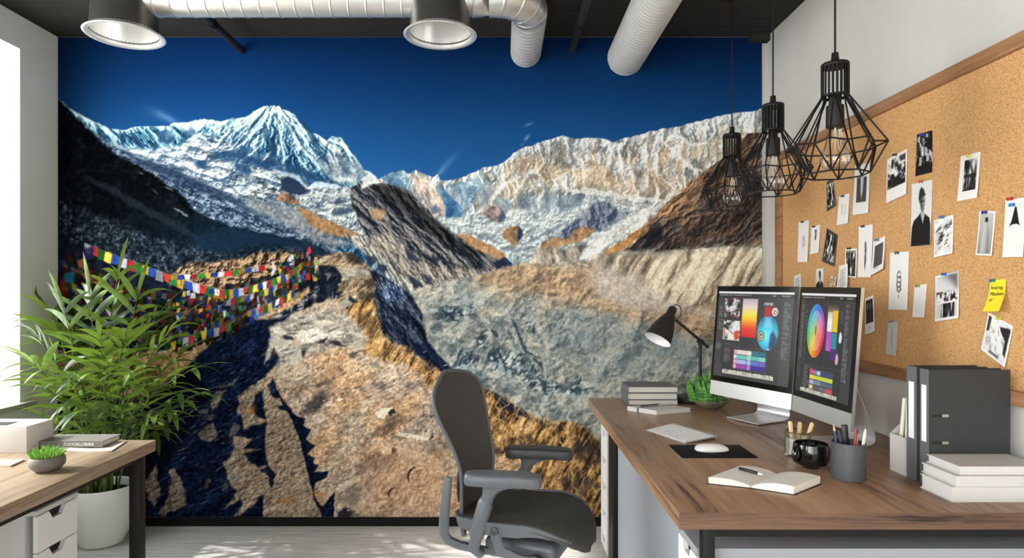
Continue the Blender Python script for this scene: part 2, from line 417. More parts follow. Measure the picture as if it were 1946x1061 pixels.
        P.put(P.line(q, wd, 2.5, 5, 10), (222, 222, 216), .7)
    for q, wd in ((ow([(875, 180), (890, 230), (880, 280)]), 2.6), (ow([(1010, 200), (1022, 260), (1015, 300)]), 2.2), (ow([(970, 190), (965, 230)]), 1.8), (ow([(700, 330), (720, 390)]), 2.2), (ow([(830, 400), (790, 450), (770, 490)]), 5), (ow([(560, 430), (600, 470), (590, 500)]), 5), (ow([(640, 440), (700, 460), (690, 490)]), 4), (ow([(430, 350), (450, 400), (430, 440)]), 4), (ow([(870, 430), (930, 440), (880, 470)]), 5),
                  (ow([(1180, 250), (1170, 320), (1190, 380)]), 2), (ow([(1400, 240), (1440, 280), (1470, 310)]), 2.5), (ow([(1090, 300), (1085, 360)]), 1.6)):
        P.put(P.line(q, wd, 2.5, 5, 10), (104, 118, 128), .6)
    # shaded blue faces of the small left peak
    blue = P.ramp(st2 * .6 + n2 * .4, [(.3, (42, 76, 108)), (.5, (84, 122, 146)), (.72, (170, 196, 204))])
    P.put(P.poly([(726, 339), (745, 328), (765, 325), (775, 335), (784, 372), (800, 398), (790, 400), (770, 372), (745, 356)], 3, 4, 14), blue, .9)
    P.put(P.poly([(838, 346), (846, 362), (868, 385), (886, 406), (872, 414), (846, 416), (843, 395), (832, 362)], 2, 4, 14), blue * np.array((.75, .85, .95), np.float32))
    P.put(P.poly([(846, 352), (906, 335), (930, 350), (918, 372), (895, 392), (880, 398), (862, 372)], 6, 6, 20), blue * 1.15, .6)
    P.put(P.poly([(781, 333), (800, 335), (822, 345), (838, 372), (848, 400), (846, 412), (826, 412), (806, 385), (790, 358)], 3, 4, 14),
          P.ramp(P.fbm(9, 4, 66, 4, 21), [(.3, (120, 112, 112)), (.45, (196, 176, 158)), (.62, (226, 212, 198)), (.8, (240, 236, 230))]), .85)
    P.put(P.poly([(820, 395), (830, 388), (833, 404), (822, 408)], 2, 2), (62, 84, 116), .8)
    # lower snow basin and rocks of the right massif
    basin = P.ramp(n2 * .55 + n3 * .45, [(.26, (118, 134, 142)), (.48, (178, 188, 188)), (.7, (218, 222, 216))])
    basin = basin * (.70 + .5 * rockshade(P, 18, 5, 15, 1.7, 16, .58, -.8, -.8, .9, X, Y, 0))[..., None]
    P.put(P.poly([(820, 412), (850, 420), (890, 408), (930, 400), (975, 398), (1030, 402), (1080, 394), (1130, 372), (1200, 392), (1262, 384), (1210, 430), (1150, 470), (1100, 492), (1010, 500), (950, 482), (880, 448)], 8, 9, 24), basin, .9)
    greyrock = P.ramp(n2 * .5 + st2 * .5, [(.3, (70, 86, 104)), (.5, (112, 126, 138)), (.72, (172, 180, 182))])
    for q in ([(1060, 376), (1085, 370), (1110, 375), (1108, 388), (1085, 398), (1062, 400), (1058, 388)], [(1036, 372), (1052, 362), (1062, 364), (1056, 380), (1044, 398), (1030, 402), (1030, 386)],
              [(940, 380), (958, 372), (972, 386), (978, 396), (962, 400), (945, 398)], [(985, 375), (1010, 372), (1020, 388), (1008, 398), (990, 396)], [(905, 366), (930, 350), (940, 365), (925, 392), (912, 390)]):
        P.put(P.poly(q, 2.5, 5, 14), greyrock, .85)
    P.put(P.poly([(917, 404), (926, 398), (937, 392), (948, 394), (956, 402), (960, 412), (950, 424), (936, 420), (922, 412)], 2, 3, 12),
          P.ramp(n2, [(.3, (92, 84, 88)), (.5, (150, 130, 122)), (.75, (186, 168, 152))]))
    P.put(P.poly([(948, 394), (957, 402), (962, 414), (950, 424), (946, 412), (952, 404)], 2, 2, 12), (58, 72, 98), .85)
    hillg = P.ramp(rockshade(P, 24, 5, 62, 2.0, 18, .5, -1, -.5, .9, X, Y, 0) * .65 + n3 * .35, [(.2, (52, 62, 84)), (.5, (98, 108, 126)), (.8, (140, 148, 158))])
    P.put(P.poly([(1036, 458), (1064, 440), (1087, 426), (1110, 402), (1135, 382), (1155, 385), (1175, 399), (1198, 404), (1180, 420), (1167, 427), (1138, 440), (1110, 446), (1070, 462), (1045, 466)], 2, 4, 16), hillg)
    brown = P.ramp(n2 * .6 + n3 * .4, [(.25, (100, 80, 62)), (.5, (150, 120, 88)), (.75, (188, 156, 116))])
    P.put(P.poly([(1022, 482), (1030, 460), (1053, 453), (1076, 455), (1092, 436), (1109, 430), (1132, 437), (1118, 450), (1100, 460), (1070, 468), (1040, 482)], 2, 3, 12), brown)
    P.put(P.poly([(953, 446), (960, 436), (970, 431), (986, 429), (991, 440), (986, 457), (978, 470), (968, 460), (956, 454)], 2, 2, 12), brown * .92)
    P.put(P.poly([(986, 429), (994, 440), (992, 452), (983, 461), (984, 446)], 1.5, 2, 10), (32, 42, 68), .95)
    P.put(P.poly([(1002, 500), (1016, 476), (1044, 470), (1080, 474), (1110, 462), (1130, 478), (1090, 500), (1040, 506)], 4, 5, 14),
          P.ramp(P.fbm(8, 4, 75, 3, 23), [(.3, (72, 72, 74)), (.5, (150, 138, 122)), (.75, (206, 196, 178))]), .9)
    for q, a in (([(1028, 445), (1060, 432), (1042, 438), (1084, 424)], .7), ([(990, 470), (1020, 452), (1050, 440)], .6), ([(950, 470), (985, 476), (1020, 470)], .6), ([(880, 440), (925, 452), (950, 462)], .5)):
        P.put(P.line(q, 3.5, 2.5, 5, 10), (88, 102, 116), a)
    # glacier tongue and ochre bank to the right
    tong = P.ramp(P.fbm(7, 4, -38, 3.5, 24) * .6 + n3 * .4, [(.28, (150, 156, 152)), (.48, (200, 204, 198)), (.7, (232, 232, 224))])
    P.put(P.poly([(1264, 382), (1243, 399), (1223, 428), (1190, 448), (1152, 468), (1127, 488), (1100, 492), (1110, 473), (1152, 441), (1180, 420), (1209, 402)], 2.5, 3, 12), tong)
    P.put(P.poly([(1120, 478), (1150, 462), (1164, 458), (1140, 480), (1118, 492), (1100, 494)], 2, 2), (226, 228, 224), .8)
    P.put(P.poly([(1226, 428), (1214, 452), (1192, 470), (1160, 486), (1118, 500), (1150, 478), (1190, 454), (1206, 440)], 2, 3, 12), P.ramp(n2 * .6 + n3 * .4, [(.25, (120, 80, 46)), (.5, (172, 122, 72)), (.75, (206, 164, 112))]))
    # dark hill at the right
    hb = rockshade(P, 52, 6, -40, 2.0, 31, .56, -1, -.8, .8, X + wx * 12, Y + wy * 12, 0)
    dh = P.ramp(hb * .55 + n2 * .3 + n3 * .15, [(.15, (18, 19, 23)), (.40, (44, 39, 38)), (.58, (70, 59, 52)), (.85, (122, 100, 80))])
    edge = np.clip(1 - np.abs((Y - np.interp(X, [1223, 1280, 1353, 1410, 1447], [430, 377, 314, 266, 254])) / 60), 0, 1) * np.clip((1420 - X) / 160, .25, 1)
    dh = dh * (1 - edge[..., None]) + (P.ramp(hb * .55 + n2 * .45, [(.25, (40, 34, 30)), (.45, (98, 76, 56)), (.62, (140, 106, 72)), (.8, (170, 140, 104))])) * edge[..., None]
    dh = dh * (1 - .45 * np.clip((Y - 400) / 70, 0, 1) * np.clip((1340 - X) / 120, 0, 1))[..., None]
    hv = np.clip((P.fbm(60, 4, -35, 2.2, 33) - .5) * 3.2, -.5, .6)
    dh = dh * (1 + .55 * hv)[..., None]
    oc = np.clip((P.fbm(22, 4, -40, 2.4, 34) - .56) * 8, 0, 1) * np.clip((440 - Y) / 120, 0, 1)
    dh = dh * (1 - oc[..., None] * .6) + np.array((150, 112, 74), np.float32) * (oc * .6 * (.55 + .6 * hb))[..., None]
    bl_ = np.clip((P.fbm(30, 4, 20, 1.5, 35) - .54) * 7, 0, 1) * np.clip((Y - 350) / 60, 0, 1)
    dh = dh * (1 - bl_[..., None] * .45) + np.array((92, 96, 104), np.float32) * (bl_ * .45 * (.3 + hb))[..., None]
    P.put(P.poly([(1452, 253), (1421, 254), (1410, 264), (1376, 299), (1353, 314), (1314, 344), (1280, 377), (1246, 404), (1223, 430), (1212, 456), (1196, 470), (1181, 477), (1203, 481), (1232, 483), (1257, 482),
                  (1291, 476), (1336, 471), (1393, 468), (1452, 472)], 1.2, 4, 12), dh)
    P.put(P.poly([(1240, 432), (1256, 425), (1260, 440), (1256, 456), (1236, 470), (1215, 474), (1228, 452)], 4, 5, 16), (18, 22, 34), .8)
    P.put(P.line([(1228, 482), (1252, 470), (1262, 460)], 2.5, 2, 2), (128, 126, 126), .7)
    # ---------- left massif
    top_l = [(110, 187), (120, 196), (134, 209), (146, 213), (160, 222), (180, 232), (192, 238), (205, 243), (222, 246), (238, 248), (250, 242), (262, 241), (280, 240), (300, 240), (322, 240), (330, 235), (345, 232), (362, 232),
             (375, 230), (390, 226), (405, 228), (420, 232), (435, 227), (441, 225), (455, 225), (468, 222), (477, 215), (488, 208), (501, 202), (518, 200), (525, 203), (529, 201), (538, 207), (559, 217), (567, 231), (579, 245),
             (590, 251), (607, 258), (621, 267), (628, 261), (636, 258), (646, 262), (658, 276), (666, 289), (680, 304), (690, 324), (702, 326), (714, 337), (724, 345)]
    xl = np.array([p[0] for p in top_l]); yl = np.array([p[1] for p in top_l])
    dl = (Y - np.interp(X, xl, yl)).astype(np.float32)
    # ribs that fan out from the summit
    th = np.arctan2(X + wx * 5 - 525, np.maximum(Y + wy * 5 - 190, 1)); rr = np.hypot(X - 525, Y - 190)
    rib = P.fbm(1, 5, 0, 1, 41, .62, th * 11 + wx * .6, rr / 60 + wy * .4)
    rib2 = P.fbm(1, 4, 0, 1, 42, .62, th * 22, rr / 26 + wx)
    dg = P.fbm(15, 5, -42, 3.2, 43, .6)
    dgr = P.fbm(15, 5, 52, 3.0, 44, .6)
    lf = np.clip((545 - X) / 60 + .3, 0, 1)
    sp_h = rockshade(P, 1.0, 5, 0, 1, 41, .55, -1, .1, .9, th * 5.5 + wx * .35, rr / 95 + wy * .35, 1)
    sp_f = rockshade(P, 1.0, 4, 0, 1, 42, .55, -1, .1, .9, th * 15 + wx * .5, rr / 46 + wy * .5, 0)
    dgs = rockshade(P, 26, 5, -40, 2.4, 43, .55, -1, -.5, .9, X + wx * 8, Y + wy * 8, 0)
    tx = (sp_h * .40 + sp_f * .28 + dgs * .32)
    tx = (tx - .5) * 1.15 + .50 - np.clip((dl - 50) / 130, 0, .26) + np.clip((22 - dl) / 60, 0, .26) + (n3 - .5) * .25
    pk = P.ramp(tx, [(.05, (20, 42, 68)), (.3, (38, 76, 108)), (.45, (76, 122, 148)), (.6, (134, 176, 190)), (.8, (186, 206, 206)), (1, (214, 218, 208))])
    warm = np.clip(.75 - np.abs(X - 480) / 110, 0, 1) * np.clip(1.1 - dl / 80, 0, 1) + np.clip(1 - np.hypot((X - 648) / 26, (Y - 300) / 36), 0, 1)
    pk = pk * (1 + np.clip(warm, 0, 1)[..., None] * np.array((.14, .04, -.06), np.float32))
    low = P.poly([(110, 187)] + top_l + [(736, 352), (740, 520), (110, 520)], .8, 1.8, 9)
    P.put(low, pk)
    # west ridge: turquoise snow with dark blue flutes
    fl = rockshade(P, 17, 5, 52, 2.4, 45, .55, -1, .4, 1.0, X + wx * 5, Y + wy * 5, 0)
    we = P.ramp(fl * .85 + (n3 - .5) * .4 + np.clip((12 - dl) / 26, 0, .3) - np.clip((X - 225) / 60, 0, .18) * np.clip((300 - X) / 30, 0, 1), [(.05, (16, 34, 56)), (.3, (32, 70, 102)), (.5, (80, 134, 158)), (.7, (134, 178, 188)), (.98, (190, 208, 206))])
    w_, m_ = (P.poly([(110, 180), (134, 209), (180, 230), (238, 246), (262, 238), (330, 236), (345, 240), (362, 262), (345, 276), (300, 282), (262, 284), (222, 276), (190, 262), (150, 236)], 6, 5, 16)); P.put((w_, m_ * np.clip(dl[w_] / 2, 0, 1)), we, .92)
    spk = np.clip((P.fbm(6, 4, 20, 1.6, 49, .65) - .56) * 9, 0, 1)
    # glacier shelf
    gl = P.ramp(rockshade(P, 22, 5, 16, 2.0, 46, .58, -.6, -1, .9, X, Y, 0) * .6 + n3 * .25 + n1 * .35 - .1, [(.15, (50, 68, 88)), (.38, (98, 116, 132)), (.55, (148, 160, 166)), (.72, (184, 190, 190)), (.92, (204, 204, 198))])
    P.put(P.poly([(206, 268), (240, 282), (300, 284), (340, 278), (360, 264), (390, 256), (430, 262), (450, 290), (440, 312), (470, 312), (520, 322), (545, 330), (560, 352), (540, 380), (520, 400), (470, 392), (420, 366), (360, 340), (300, 316), (250, 298)], 5, 7, 20), gl * (1 - .5 * spk * np.clip((X - 330) / 120, 0, 1))[..., None], .95)
    dkr = P.ramp(rib2 * .4 + n2 * .6, [(.25, (18, 34, 56)), (.5, (44, 74, 104)), (.72, (104, 134, 156))])
    for q in ([(440, 282), (462, 276), (500, 292), (530, 300), (560, 316), (600, 330), (628, 346), (618, 352), (590, 352), (560, 344), (538, 330), (505, 318), (470, 312), (448, 300)],
              [(367, 306), (376, 302), (388, 308), (393, 318), (380, 320), (370, 314)], [(450, 312), (460, 310), (476, 324), (466, 332), (452, 324)],
              [(400, 300), (420, 288), (446, 288), (452, 304), (425, 308)], [(300, 250), (322, 248), (336, 262), (322, 276), (302, 268)], [(346, 248), (366, 246), (374, 256), (360, 268), (348, 262)]):
        P.put(P.poly(q, 3, 6, 14), dkr, .88)
    P.put(P.poly([(606, 300), (640, 290), (670, 300), (690, 322), (700, 338), (672, 352), (640, 348), (614, 330)], 4, 5, 16), P.ramp((band * .4 + n2 * .6 - .5) * 1.6 + .5, [(.2, (44, 62, 82)), (.48, (104, 122, 134)), (.72, (188, 192, 186))]), .85)
    # moraine band below the shelf
    mo = P.ramp(rockshade(P, 13, 5, 28, 2.6, 47, .6, -.5, -1, .9, X, Y, 0) * .35 + n3 * .65, [(.25, (18, 28, 42)), (.45, (44, 60, 78)), (.6, (84, 102, 120)), (.78, (144, 158, 168))])
    P.put(P.poly([(150, 228), (206, 272), (250, 298), (300, 314), (360, 338), (420, 366), (470, 392), (520, 400), (560, 404), (640, 460), (640, 520), (110, 520), (110, 190)], 4, 5, 18), mo)
    P.put(P.poly([(226, 284), (262, 296), (300, 310), (340, 322), (380, 342), (430, 366), (462, 386), (440, 386), (400, 372), (350, 352), (300, 330), (250, 304)], 5, 5, 16), (24, 38, 58), .72)
    P.put(P.poly([(430, 366), (470, 386), (520, 402), (560, 420), (600, 440), (630, 470), (560, 440), (500, 416), (450, 392)], 6, 5, 16), (40, 58, 78), .55)
    # icefall below the peak
    ice = P.ramp(rockshade(P, 15, 5, 14, 1.6, 48, .6, -.7, -1, .9, X, Y, 0) * .5 + n3 * .5, [(.2, (66, 78, 90)), (.42, (118, 130, 138)), (.6, (162, 170, 170)), (.8, (200, 202, 196))])
    P.put(P.poly([(560, 352), (590, 350), (640, 352), (668, 356), (668, 380), (690, 398), (720, 430), (760, 470), (800, 520), (700, 480), (650, 440), (590, 400), (556, 376)], 4, 6, 18), ice)
    for q in ([(625, 384), (650, 378), (660, 384), (640, 390)], [(632, 402), (660, 396), (676, 400), (650, 410), (636, 410)], [(592, 386), (612, 384), (606, 396)]):
        P.put(P.poly(q, 3, 4, 10), (42, 58, 76), .85)
    P.put(P.poly([(530, 362), (538, 344), (546, 336), (560, 340), (580, 356), (590, 366), (570, 372), (548, 368)], 2, 3, 12), (22, 36, 58), .9)
    P.put(P.poly([(524, 378), (534, 366), (556, 370), (570, 388), (556, 390), (536, 384)], 2, 3, 12), P.ramp(n2, [(.3, (56, 46, 44)), (.6, (138, 106, 82))]))
    P.put(P.poly([(470, 372), (520, 384), (560, 392), (590, 406), (640, 450), (680, 470), (620, 466), (560, 440), (510, 410), (470, 392)], 5, 5, 16), P.ramp(n2 * .5 + n3 * .5, [(.25, (66, 76, 84)), (.5, (112, 118, 120)), (.75, (160, 160, 154))]), .85)
    P.put(P.poly([(562, 392), (587, 402), (612, 414), (638, 426), (666, 437), (688, 447), (660, 452), (645, 452), (621, 443), (590, 428), (572, 408)], 3, 4, 12), P.ramp(n2 * .55 + n3 * .45, [(.25, (82, 62, 46)), (.5, (132, 100, 68)), (.75, (168, 134, 98))]))
    ov = lambda q: [(110 + x / 2.6194, 176 + y / 2.6194) for x, y in q]
    for q, wd in ((ov([(1085, 75), (1040, 110), (985, 185), (920, 255), (830, 300)]), 3.2), (ov([(905, 140), (850, 195), (800, 250), (740, 290)]), 2.6), (ov([(1000, 110), (930, 190), (880, 240)]), 2.2), (ov([(1092, 72), (1103, 150), (1108, 240), (1130, 320), (1120, 360)]), 2.4),
                  (ov([(1110, 90), (1150, 170), (1190, 240), (1250, 310), (1290, 365)]), 3.2), (ov([(1150, 100), (1200, 190), (1250, 260)]), 2.2), (ov([(1385, 222), (1372, 290), (1392, 370)]), 2.6), (ov([(1400, 225), (1440, 290), (1478, 370)]), 3.0), (ov([(1300, 240), (1350, 310), (1380, 370)]), 2.4),
                  (ov([(1030, 240), (960, 310), (900, 340)]), 2.0), (ov([(1060, 290), (1010, 350)]), 2.0), (ov([(1180, 300), (1230, 370), (1260, 400)]), 2.0), (ov([(640, 240), (700, 215), (740, 235)]), 4.0), (ov([(560, 160), (640, 165), (720, 140), (800, 150)]), 4.5)):
        P.put(P.line(q, wd, 2.2, 4, 9), (198, 212, 208), .75)
    for q, wd in ((ov([(1030, 150), (1040, 220), (1075, 280), (1060, 330)]), 6), (ov([(1130, 120), (1180, 200), (1235, 290), (1290, 340)]), 2.4), (ov([(1200, 130), (1265, 210), (1300, 300), (1340, 350)]), 5), (ov([(960, 200), (900, 260), (860, 290)]), 3), (ov([(880, 170), (830, 230), (800, 280)]), 3),
                  (ov([(1340, 250), (1330, 320), (1360, 400)]), 3), (ov([(1100, 180), (1092, 260), (1075, 330)]), 2.5), (ov([(760, 320), (860, 300), (940, 330), (1040, 365), (1100, 360)]), 6), (ov([(1120, 360), (1200, 385), (1260, 410), (1340, 445)]), 7), (ov([(360, 190), (400, 240), (430, 280)]), 4), (ov([(450, 190), (480, 240)]), 3), (ov([(590, 190), (640, 230), (600, 260)]), 3.5), (ov([(700, 345), (740, 365)]), 7),
                  (ov([(890, 360), (930, 380), (950, 400)]), 8), (ov([(180, 150), (230, 210), (260, 250)]), 2.5), (ov([(250, 180), (300, 215), (330, 240)]), 3)):
        P.put(P.line(q, wd, 2.4, 5, 10), (26, 56, 84), .72)
    P.put(P.line(ov([(1000, 400), (1070, 395), (1150, 410), (1200, 430), (1240, 470)]), 4, 3, 4, 9), (196, 202, 204), .6)
    P.put(P.line(ov([(1250, 475), (1290, 455), (1340, 462), (1400, 470)]), 5, 3, 3, 9), (186, 204, 214), .75)
    # dark spur running down to the valley
    sp = P.ramp(rockshade(P, 26, 6, 46, 2.4, 51, .56, 1, -.7, .9, X + wx * 5, Y + wy * 5, 0) * .6 + n2 * .25 + n3 * .15, [(.2, (18, 23, 32)), (.42, (44, 49, 58)), (.6, (80, 82, 86)), (.82, (146, 140, 132))])
    P.put(P.poly([(664, 360), (690, 342), (700, 336), (716, 340), (735, 350), (770, 358), (787, 373), (815, 404), (838, 424), (866, 446), (928, 484), (976, 504), (940, 514), (900, 520), (850, 540), (790, 548), (760, 520), (720, 480), (690, 440), (672, 400)], 2, 4, 14), sp)
    P.put(P.poly([(690, 338), (704, 328), (716, 340), (724, 346), (705, 352), (686, 358)], 2, 3, 10), (206, 208, 208), .85)
    P.put(P.poly([(700, 352), (735, 352), (772, 362), (800, 390), (838, 428), (880, 462), (928, 486), (890, 490), (850, 468), (805, 440), (760, 400), (722, 378)], 4, 5, 16), sp * .45, .88)
    P.put(P.poly([(866, 446), (889, 444), (908, 454), (928, 465), (957, 480), (966, 494), (945, 492), (915, 478), (890, 464)], 1.5, 2.5, 12), P.ramp(n2 * .6 + n3 * .4, [(.25, (118, 90, 62)), (.5, (160, 124, 88)), (.75, (196, 160, 120))]))
    P.put(P.poly([(938, 500), (958, 488), (976, 503), (962, 506), (944, 512)], 1.5, 2.5, 10), (26, 34, 52), .9)
    P.put(P.poly([(702, 404), (716, 396), (732, 402), (730, 416), (714, 418)], 3, 4, 12), (164, 128, 90), .85)
    tn = P.ramp(rockshade(P, 15, 5, 60, 2.6, 52, .55, 1, -.6, .9, X, Y, 0) * .6 + n3 * .4, [(.28, (66, 64, 66)), (.5, (150, 140, 124)), (.75, (198, 186, 166))])
    P.put(P.poly([(650, 446), (690, 450), (730, 446), (770, 466), (810, 500), (850, 514), (900, 510), (940, 512), (900, 526), (850, 544), (800, 548), (780, 560), (730, 520), (690, 480)], 4, 6, 16), tn, .75)
    for q in ([(768, 470), (786, 480), (800, 496), (790, 500), (774, 490)], [(800, 520), (812, 524), (824, 540), (810, 538)], [(820, 484), (836, 490), (832, 506), (822, 500)], [(694, 486), (712, 488), (714, 500), (700, 502)], [(770, 520), (795, 534), (808, 548), (788, 546)], [(716, 500), (736, 504), (730, 524), (720, 516)]):
        P.put(P.poly(q, 2, 4, 10), (28, 38, 56), .85)
    for q in ([(700, 390), (740, 420), (780, 452), (830, 490)], [(720, 430), (760, 470), (790, 510)], [(780, 420), (812, 446), (850, 480)]):
        P.put(P.line(q, 2.0, 2, 5, 12), (168, 160, 150), .55)
    # ---------- valley floor (debris covered glacier)
    vh = P.fbm(46, 6, 35, 1.5, 61, .62)
    vr = rockshade(P, 64, 6, 32, 1.7, 61, .52, -1, -1.0, .75, X + wx * 14, Y + wy * 14, 1) * .75 + rockshade(P, 14, 4, 40, 1.5, 62, .55, -1, -1, .8, X, Y, 0) * .25
    va = P.ramp(vr * .6 + n2 * .25 + n3 * .15, [(.2, (84, 92, 92)), (.42, (124, 130, 126)), (.58, (154, 156, 146)), (.8, (186, 182, 168))])
    tanv = np.clip(np.exp(-((Y - (520 + (X - 960) * .16)) / 40.) ** 2) * np.clip((X - 850) / 120, 0, 1) * 1.25 + (n1 - .5) * 1.0, 0, 1)
    vt = P.ramp(vr * .55 + n2 * .3 + n3 * .15, [(.22, (96, 84, 74)), (.45, (150, 128, 104)), (.62, (182, 156, 124)), (.8, (206, 184, 152))])
    va = va * (1 - tanv[..., None]) + vt * tanv[..., None]
    P.put(P.poly([(778, 560), (800, 546), (850, 536), (900, 524), (945, 512), (976, 503), (1010, 500), (1060, 500), (1110, 494), (1180, 478), (1452, 478), (1452, 990), (800, 990)], 3, 5, 14), va)
    # beige gullied slope below the dark hill
    gsx = X + (Y - 478) * .55
    gu = P.fbm(13, 5, 90, 5.0, 63, .62, gsx + wx * 8, Y)
    be = P.ramp((gu - .5) * 2.0 + .42 + n3 * .16, [(.15, (96, 88, 76)), (.4, (154, 142, 122)), (.6, (192, 178, 154)), (.85, (216, 204, 182))])
    P.put(P.poly([(1128, 492), (1181, 478), (1203, 481), (1257, 483), (1336, 472), (1452, 470), (1452, 560), (1400, 565), (1330, 585), (1270, 580), (1210, 555), (1165, 520)], 8, 8, 22), be)
    fa = P.ramp(P.fbm(12, 4, 140, 3, 64) * .5 + n3 * .5, [(.25, (142, 136, 128)), (.5, (178, 172, 162)), (.75, (204, 198, 186))])
    P.put(P.poly([(1120, 520), (1165, 508), (1200, 520), (1250, 560), (1330, 590), (1452, 560), (1452, 610), (1350, 612), (1300, 596), (1225, 592), (1170, 585), (1130, 560)], 10, 9, 22), fa, .75)
    P.put(P.poly([(1120, 560), (1160, 576), (1200, 590), (1240, 592), (1290, 606), (1350, 620), (1350, 640), (1280, 628), (1220, 606), (1150, 600), (1100, 580)], 8, 7, 20), vt, .7)
    P.put(P.poly([(1275, 608), (1310, 596), (1360, 610), (1360, 650), (1320, 636), (1290, 624)], 6, 5, 16), vt * .97, .85)
    # bluish hollows and the crevassed lumps
    for (cx, cy, rx, ry, a) in ((1130, 640, 60, 22, .5), (1290, 668, 60, 26, .5), (1060, 600, 70, 12, .35), (1180, 690, 70, 26, .3), (860, 575, 60, 14, .3), (1240, 640, 50, 10, .4)):
        m = np.exp(-(((X - cx) / rx) ** 2 + ((Y - cy) / ry) ** 2)) * (.4 + n2)
        P.C += (np.array((96, 112, 122), np.float32) - P.C) * np.clip(m * a, 0, 1)[..., None]
    crev = np.clip((P.fbm(20, 5, 55, 1.8, 65, .66, ridge=True) - .60) * 5, 0, 1)
    for q in ([(862, 705), (880, 672), (900, 660), (912, 690), (890, 706)], [(925, 668), (945, 660), (985, 672), (1010, 690), (1030, 712), (1034, 748), (1016, 742), (990, 718), (960, 712), (930, 702)],
              [(1030, 724), (1052, 715), (1064, 735), (1050, 752), (1036, 750)], [(1062, 742), (1090, 730), (1098, 716), (1106, 730), (1132, 736), (1120, 752), (1070, 752)],
              [(815, 590), (850, 582), (880, 590), (906, 576), (900, 600), (860, 612), (830, 606)], [(905, 640), (925, 626), (925, 660), (905, 664)], [(990, 600), (1010, 614), (1030, 650), (1010, 640)]):
        wm = P.poly(q, 5, 7, 18)
        P.put(wm, P.ramp((vr - .5) * 1.8 + n2 * .5 + .16, [(.15, (22, 34, 46)), (.4, (64, 84, 92)), (.6, (120, 134, 138)), (.9, (188, 196, 194))]), .6)
    P.mul((ALL, crev * np.clip((Y - 560) / 40, 0, 1) * np.clip((X - 790) / 30, 0, 1) * np.clip((1200 - X) / 200, .2, 1)), (.62, .70, .76), .8)
    for q in ([(970, 606), (985, 628), (998, 668), (1018, 676)], [(1012, 680), (1028, 692), (1030, 704)], [(860, 698), (872, 676), (880, 662)], [(946, 664), (956, 690), (962, 700)], [(1020, 716), (1034, 730), (1037, 752)],
              [(935, 626), (948, 640)], [(906, 676), (908, 690)], [(840, 590), (856, 600), (870, 612)], [(870, 590), (882, 602)]):
        P.put(P.line(q, 3.0, 2, 4, 10), (30, 42, 58), .75)
    # ---------- black slope at the left
    bs = P.ramp(n2 * .5 + n3 * .5, [(.3, (2, 3, 5)), (.55, (6, 8, 11)), (.75, (20, 23, 27))])
    lowb = np.clip((X - 200) / 240, 0, 1) * np.clip((Y - 360) / 80, 0, 1)
    bs = bs * (1 - lowb[..., None] * .8) + P.ramp(n3, [(.2, (8, 22, 34)), (.8, (20, 42, 56))]) * lowb[..., None] * .8
    slope_edge = [(100, 180), (110, 188), (120, 197), (134, 213), (155, 234), (181, 259), (206, 280), (223, 296), (260, 313), (291, 333), (319, 353), (336, 364), (352, 376), (362, 396), (393, 412), (449, 434), (500, 444), (560, 452), (606, 468), (628, 486)]
    P.put(P.poly(slope_edge + [(628, 560), (100, 560)], 2, 4, 14), bs)
    for q, wd, cl, a in (([(160, 336), (200, 356), (250, 384), (300, 410), (345, 436), (400, 468)], 7, (30, 38, 46), .5), ([(330, 396), (350, 408), (358, 412)], 2, (150, 160, 160), .5), ([(312, 356), (328, 362)], 2, (120, 124, 120), .5),
                         ([(262, 328), (272, 332)], 1.6, (110, 110, 105), .5), ([(288, 362), (300, 372)], 1.5, (110, 110, 105), .4), ([(345, 385), (362, 396), (366, 410)], 6, (2, 3, 5), .7)):
        P.put(P.line(q, wd, wd * .7, 4, 14), cl, a)
    gm = P.ramp(n3 * .6 + n2 * .4, [(.35, (8, 12, 17)), (.52, (26, 36, 46)), (.66, (70, 80, 86)), (.8, (140, 146, 146))])
    P.put(P.poly([(110, 380), (170, 400), (230, 428), (290, 452), (350, 466), (420, 476), (520, 470), (560, 462), (630, 470), (640, 560), (110, 560)], 8, 6, 20), gm, .8)
    P.put(P.poly([(440, 434), (500, 446), (560, 455), (600, 468), (626, 484), (600, 492), (560, 474), (500, 462), (470, 470), (430, 486), (380, 476), (360, 450)], 5, 5, 20), (16, 32, 48), .75)
    rb = P.ramp(rockshade(P, 14, 5, 10, 1.5, 67, .55, -1, -.8, .9, X, Y, 0) * .55 + n3 * .45, [(.25, (22, 20, 20)), (.45, (72, 60, 50)), (.6, (122, 96, 70)), (.8, (176, 150, 118))])
    P.put(P.poly([(326, 520), (340, 508), (366, 498), (390, 500), (430, 496), (470, 486), (500, 478), (520, 480), (545, 478), (580, 484), (620, 490), (640, 520), (560, 560), (400, 560), (340, 545)], 3, 5, 14), rb)
    # ---------- foreground ridge: base of tan ground
    gh = P.fbm(26, 6, -25, 1.7, 81, .58)
    gr = rockshade(P, 6.5, 4, -25, 1.25, 81, .6, -1, -1, .8, X, Y, 0) * .62 + rockshade(P, 46, 4, -25, 1.5, 80, .48, -1, -1, .7, X + wx * 8, Y + wy * 8, 1) * .38
    gd = P.ramp(gr * .24 + n2 * .34 + n3 * .42, [(.24, (74, 65, 58)), (.40, (134, 118, 102)), (.53, (170, 151, 130)), (.74, (214, 196, 173))])
    pale = np.exp(-(((X - 735) / 120) ** 2 + ((Y - 700) / 60) ** 2))
    gd = gd * (1 + .12 * pale)[..., None]
    orange = np.clip((P.fbm(70, 4, -30, 1.4, 82) - .47) * 5, 0, 1)
    gd = gd * (1 - orange[..., None] * np.array((-.02, .07, .18), np.float32))
    darkp = np.clip((P.fbm(26, 5, -28, 1.9, 83, .62) - .57) * 7, 0, 1)
    gd = gd * (1 - darkp[..., None] * .30 * np.array((1.05, 1, .92), np.float32))
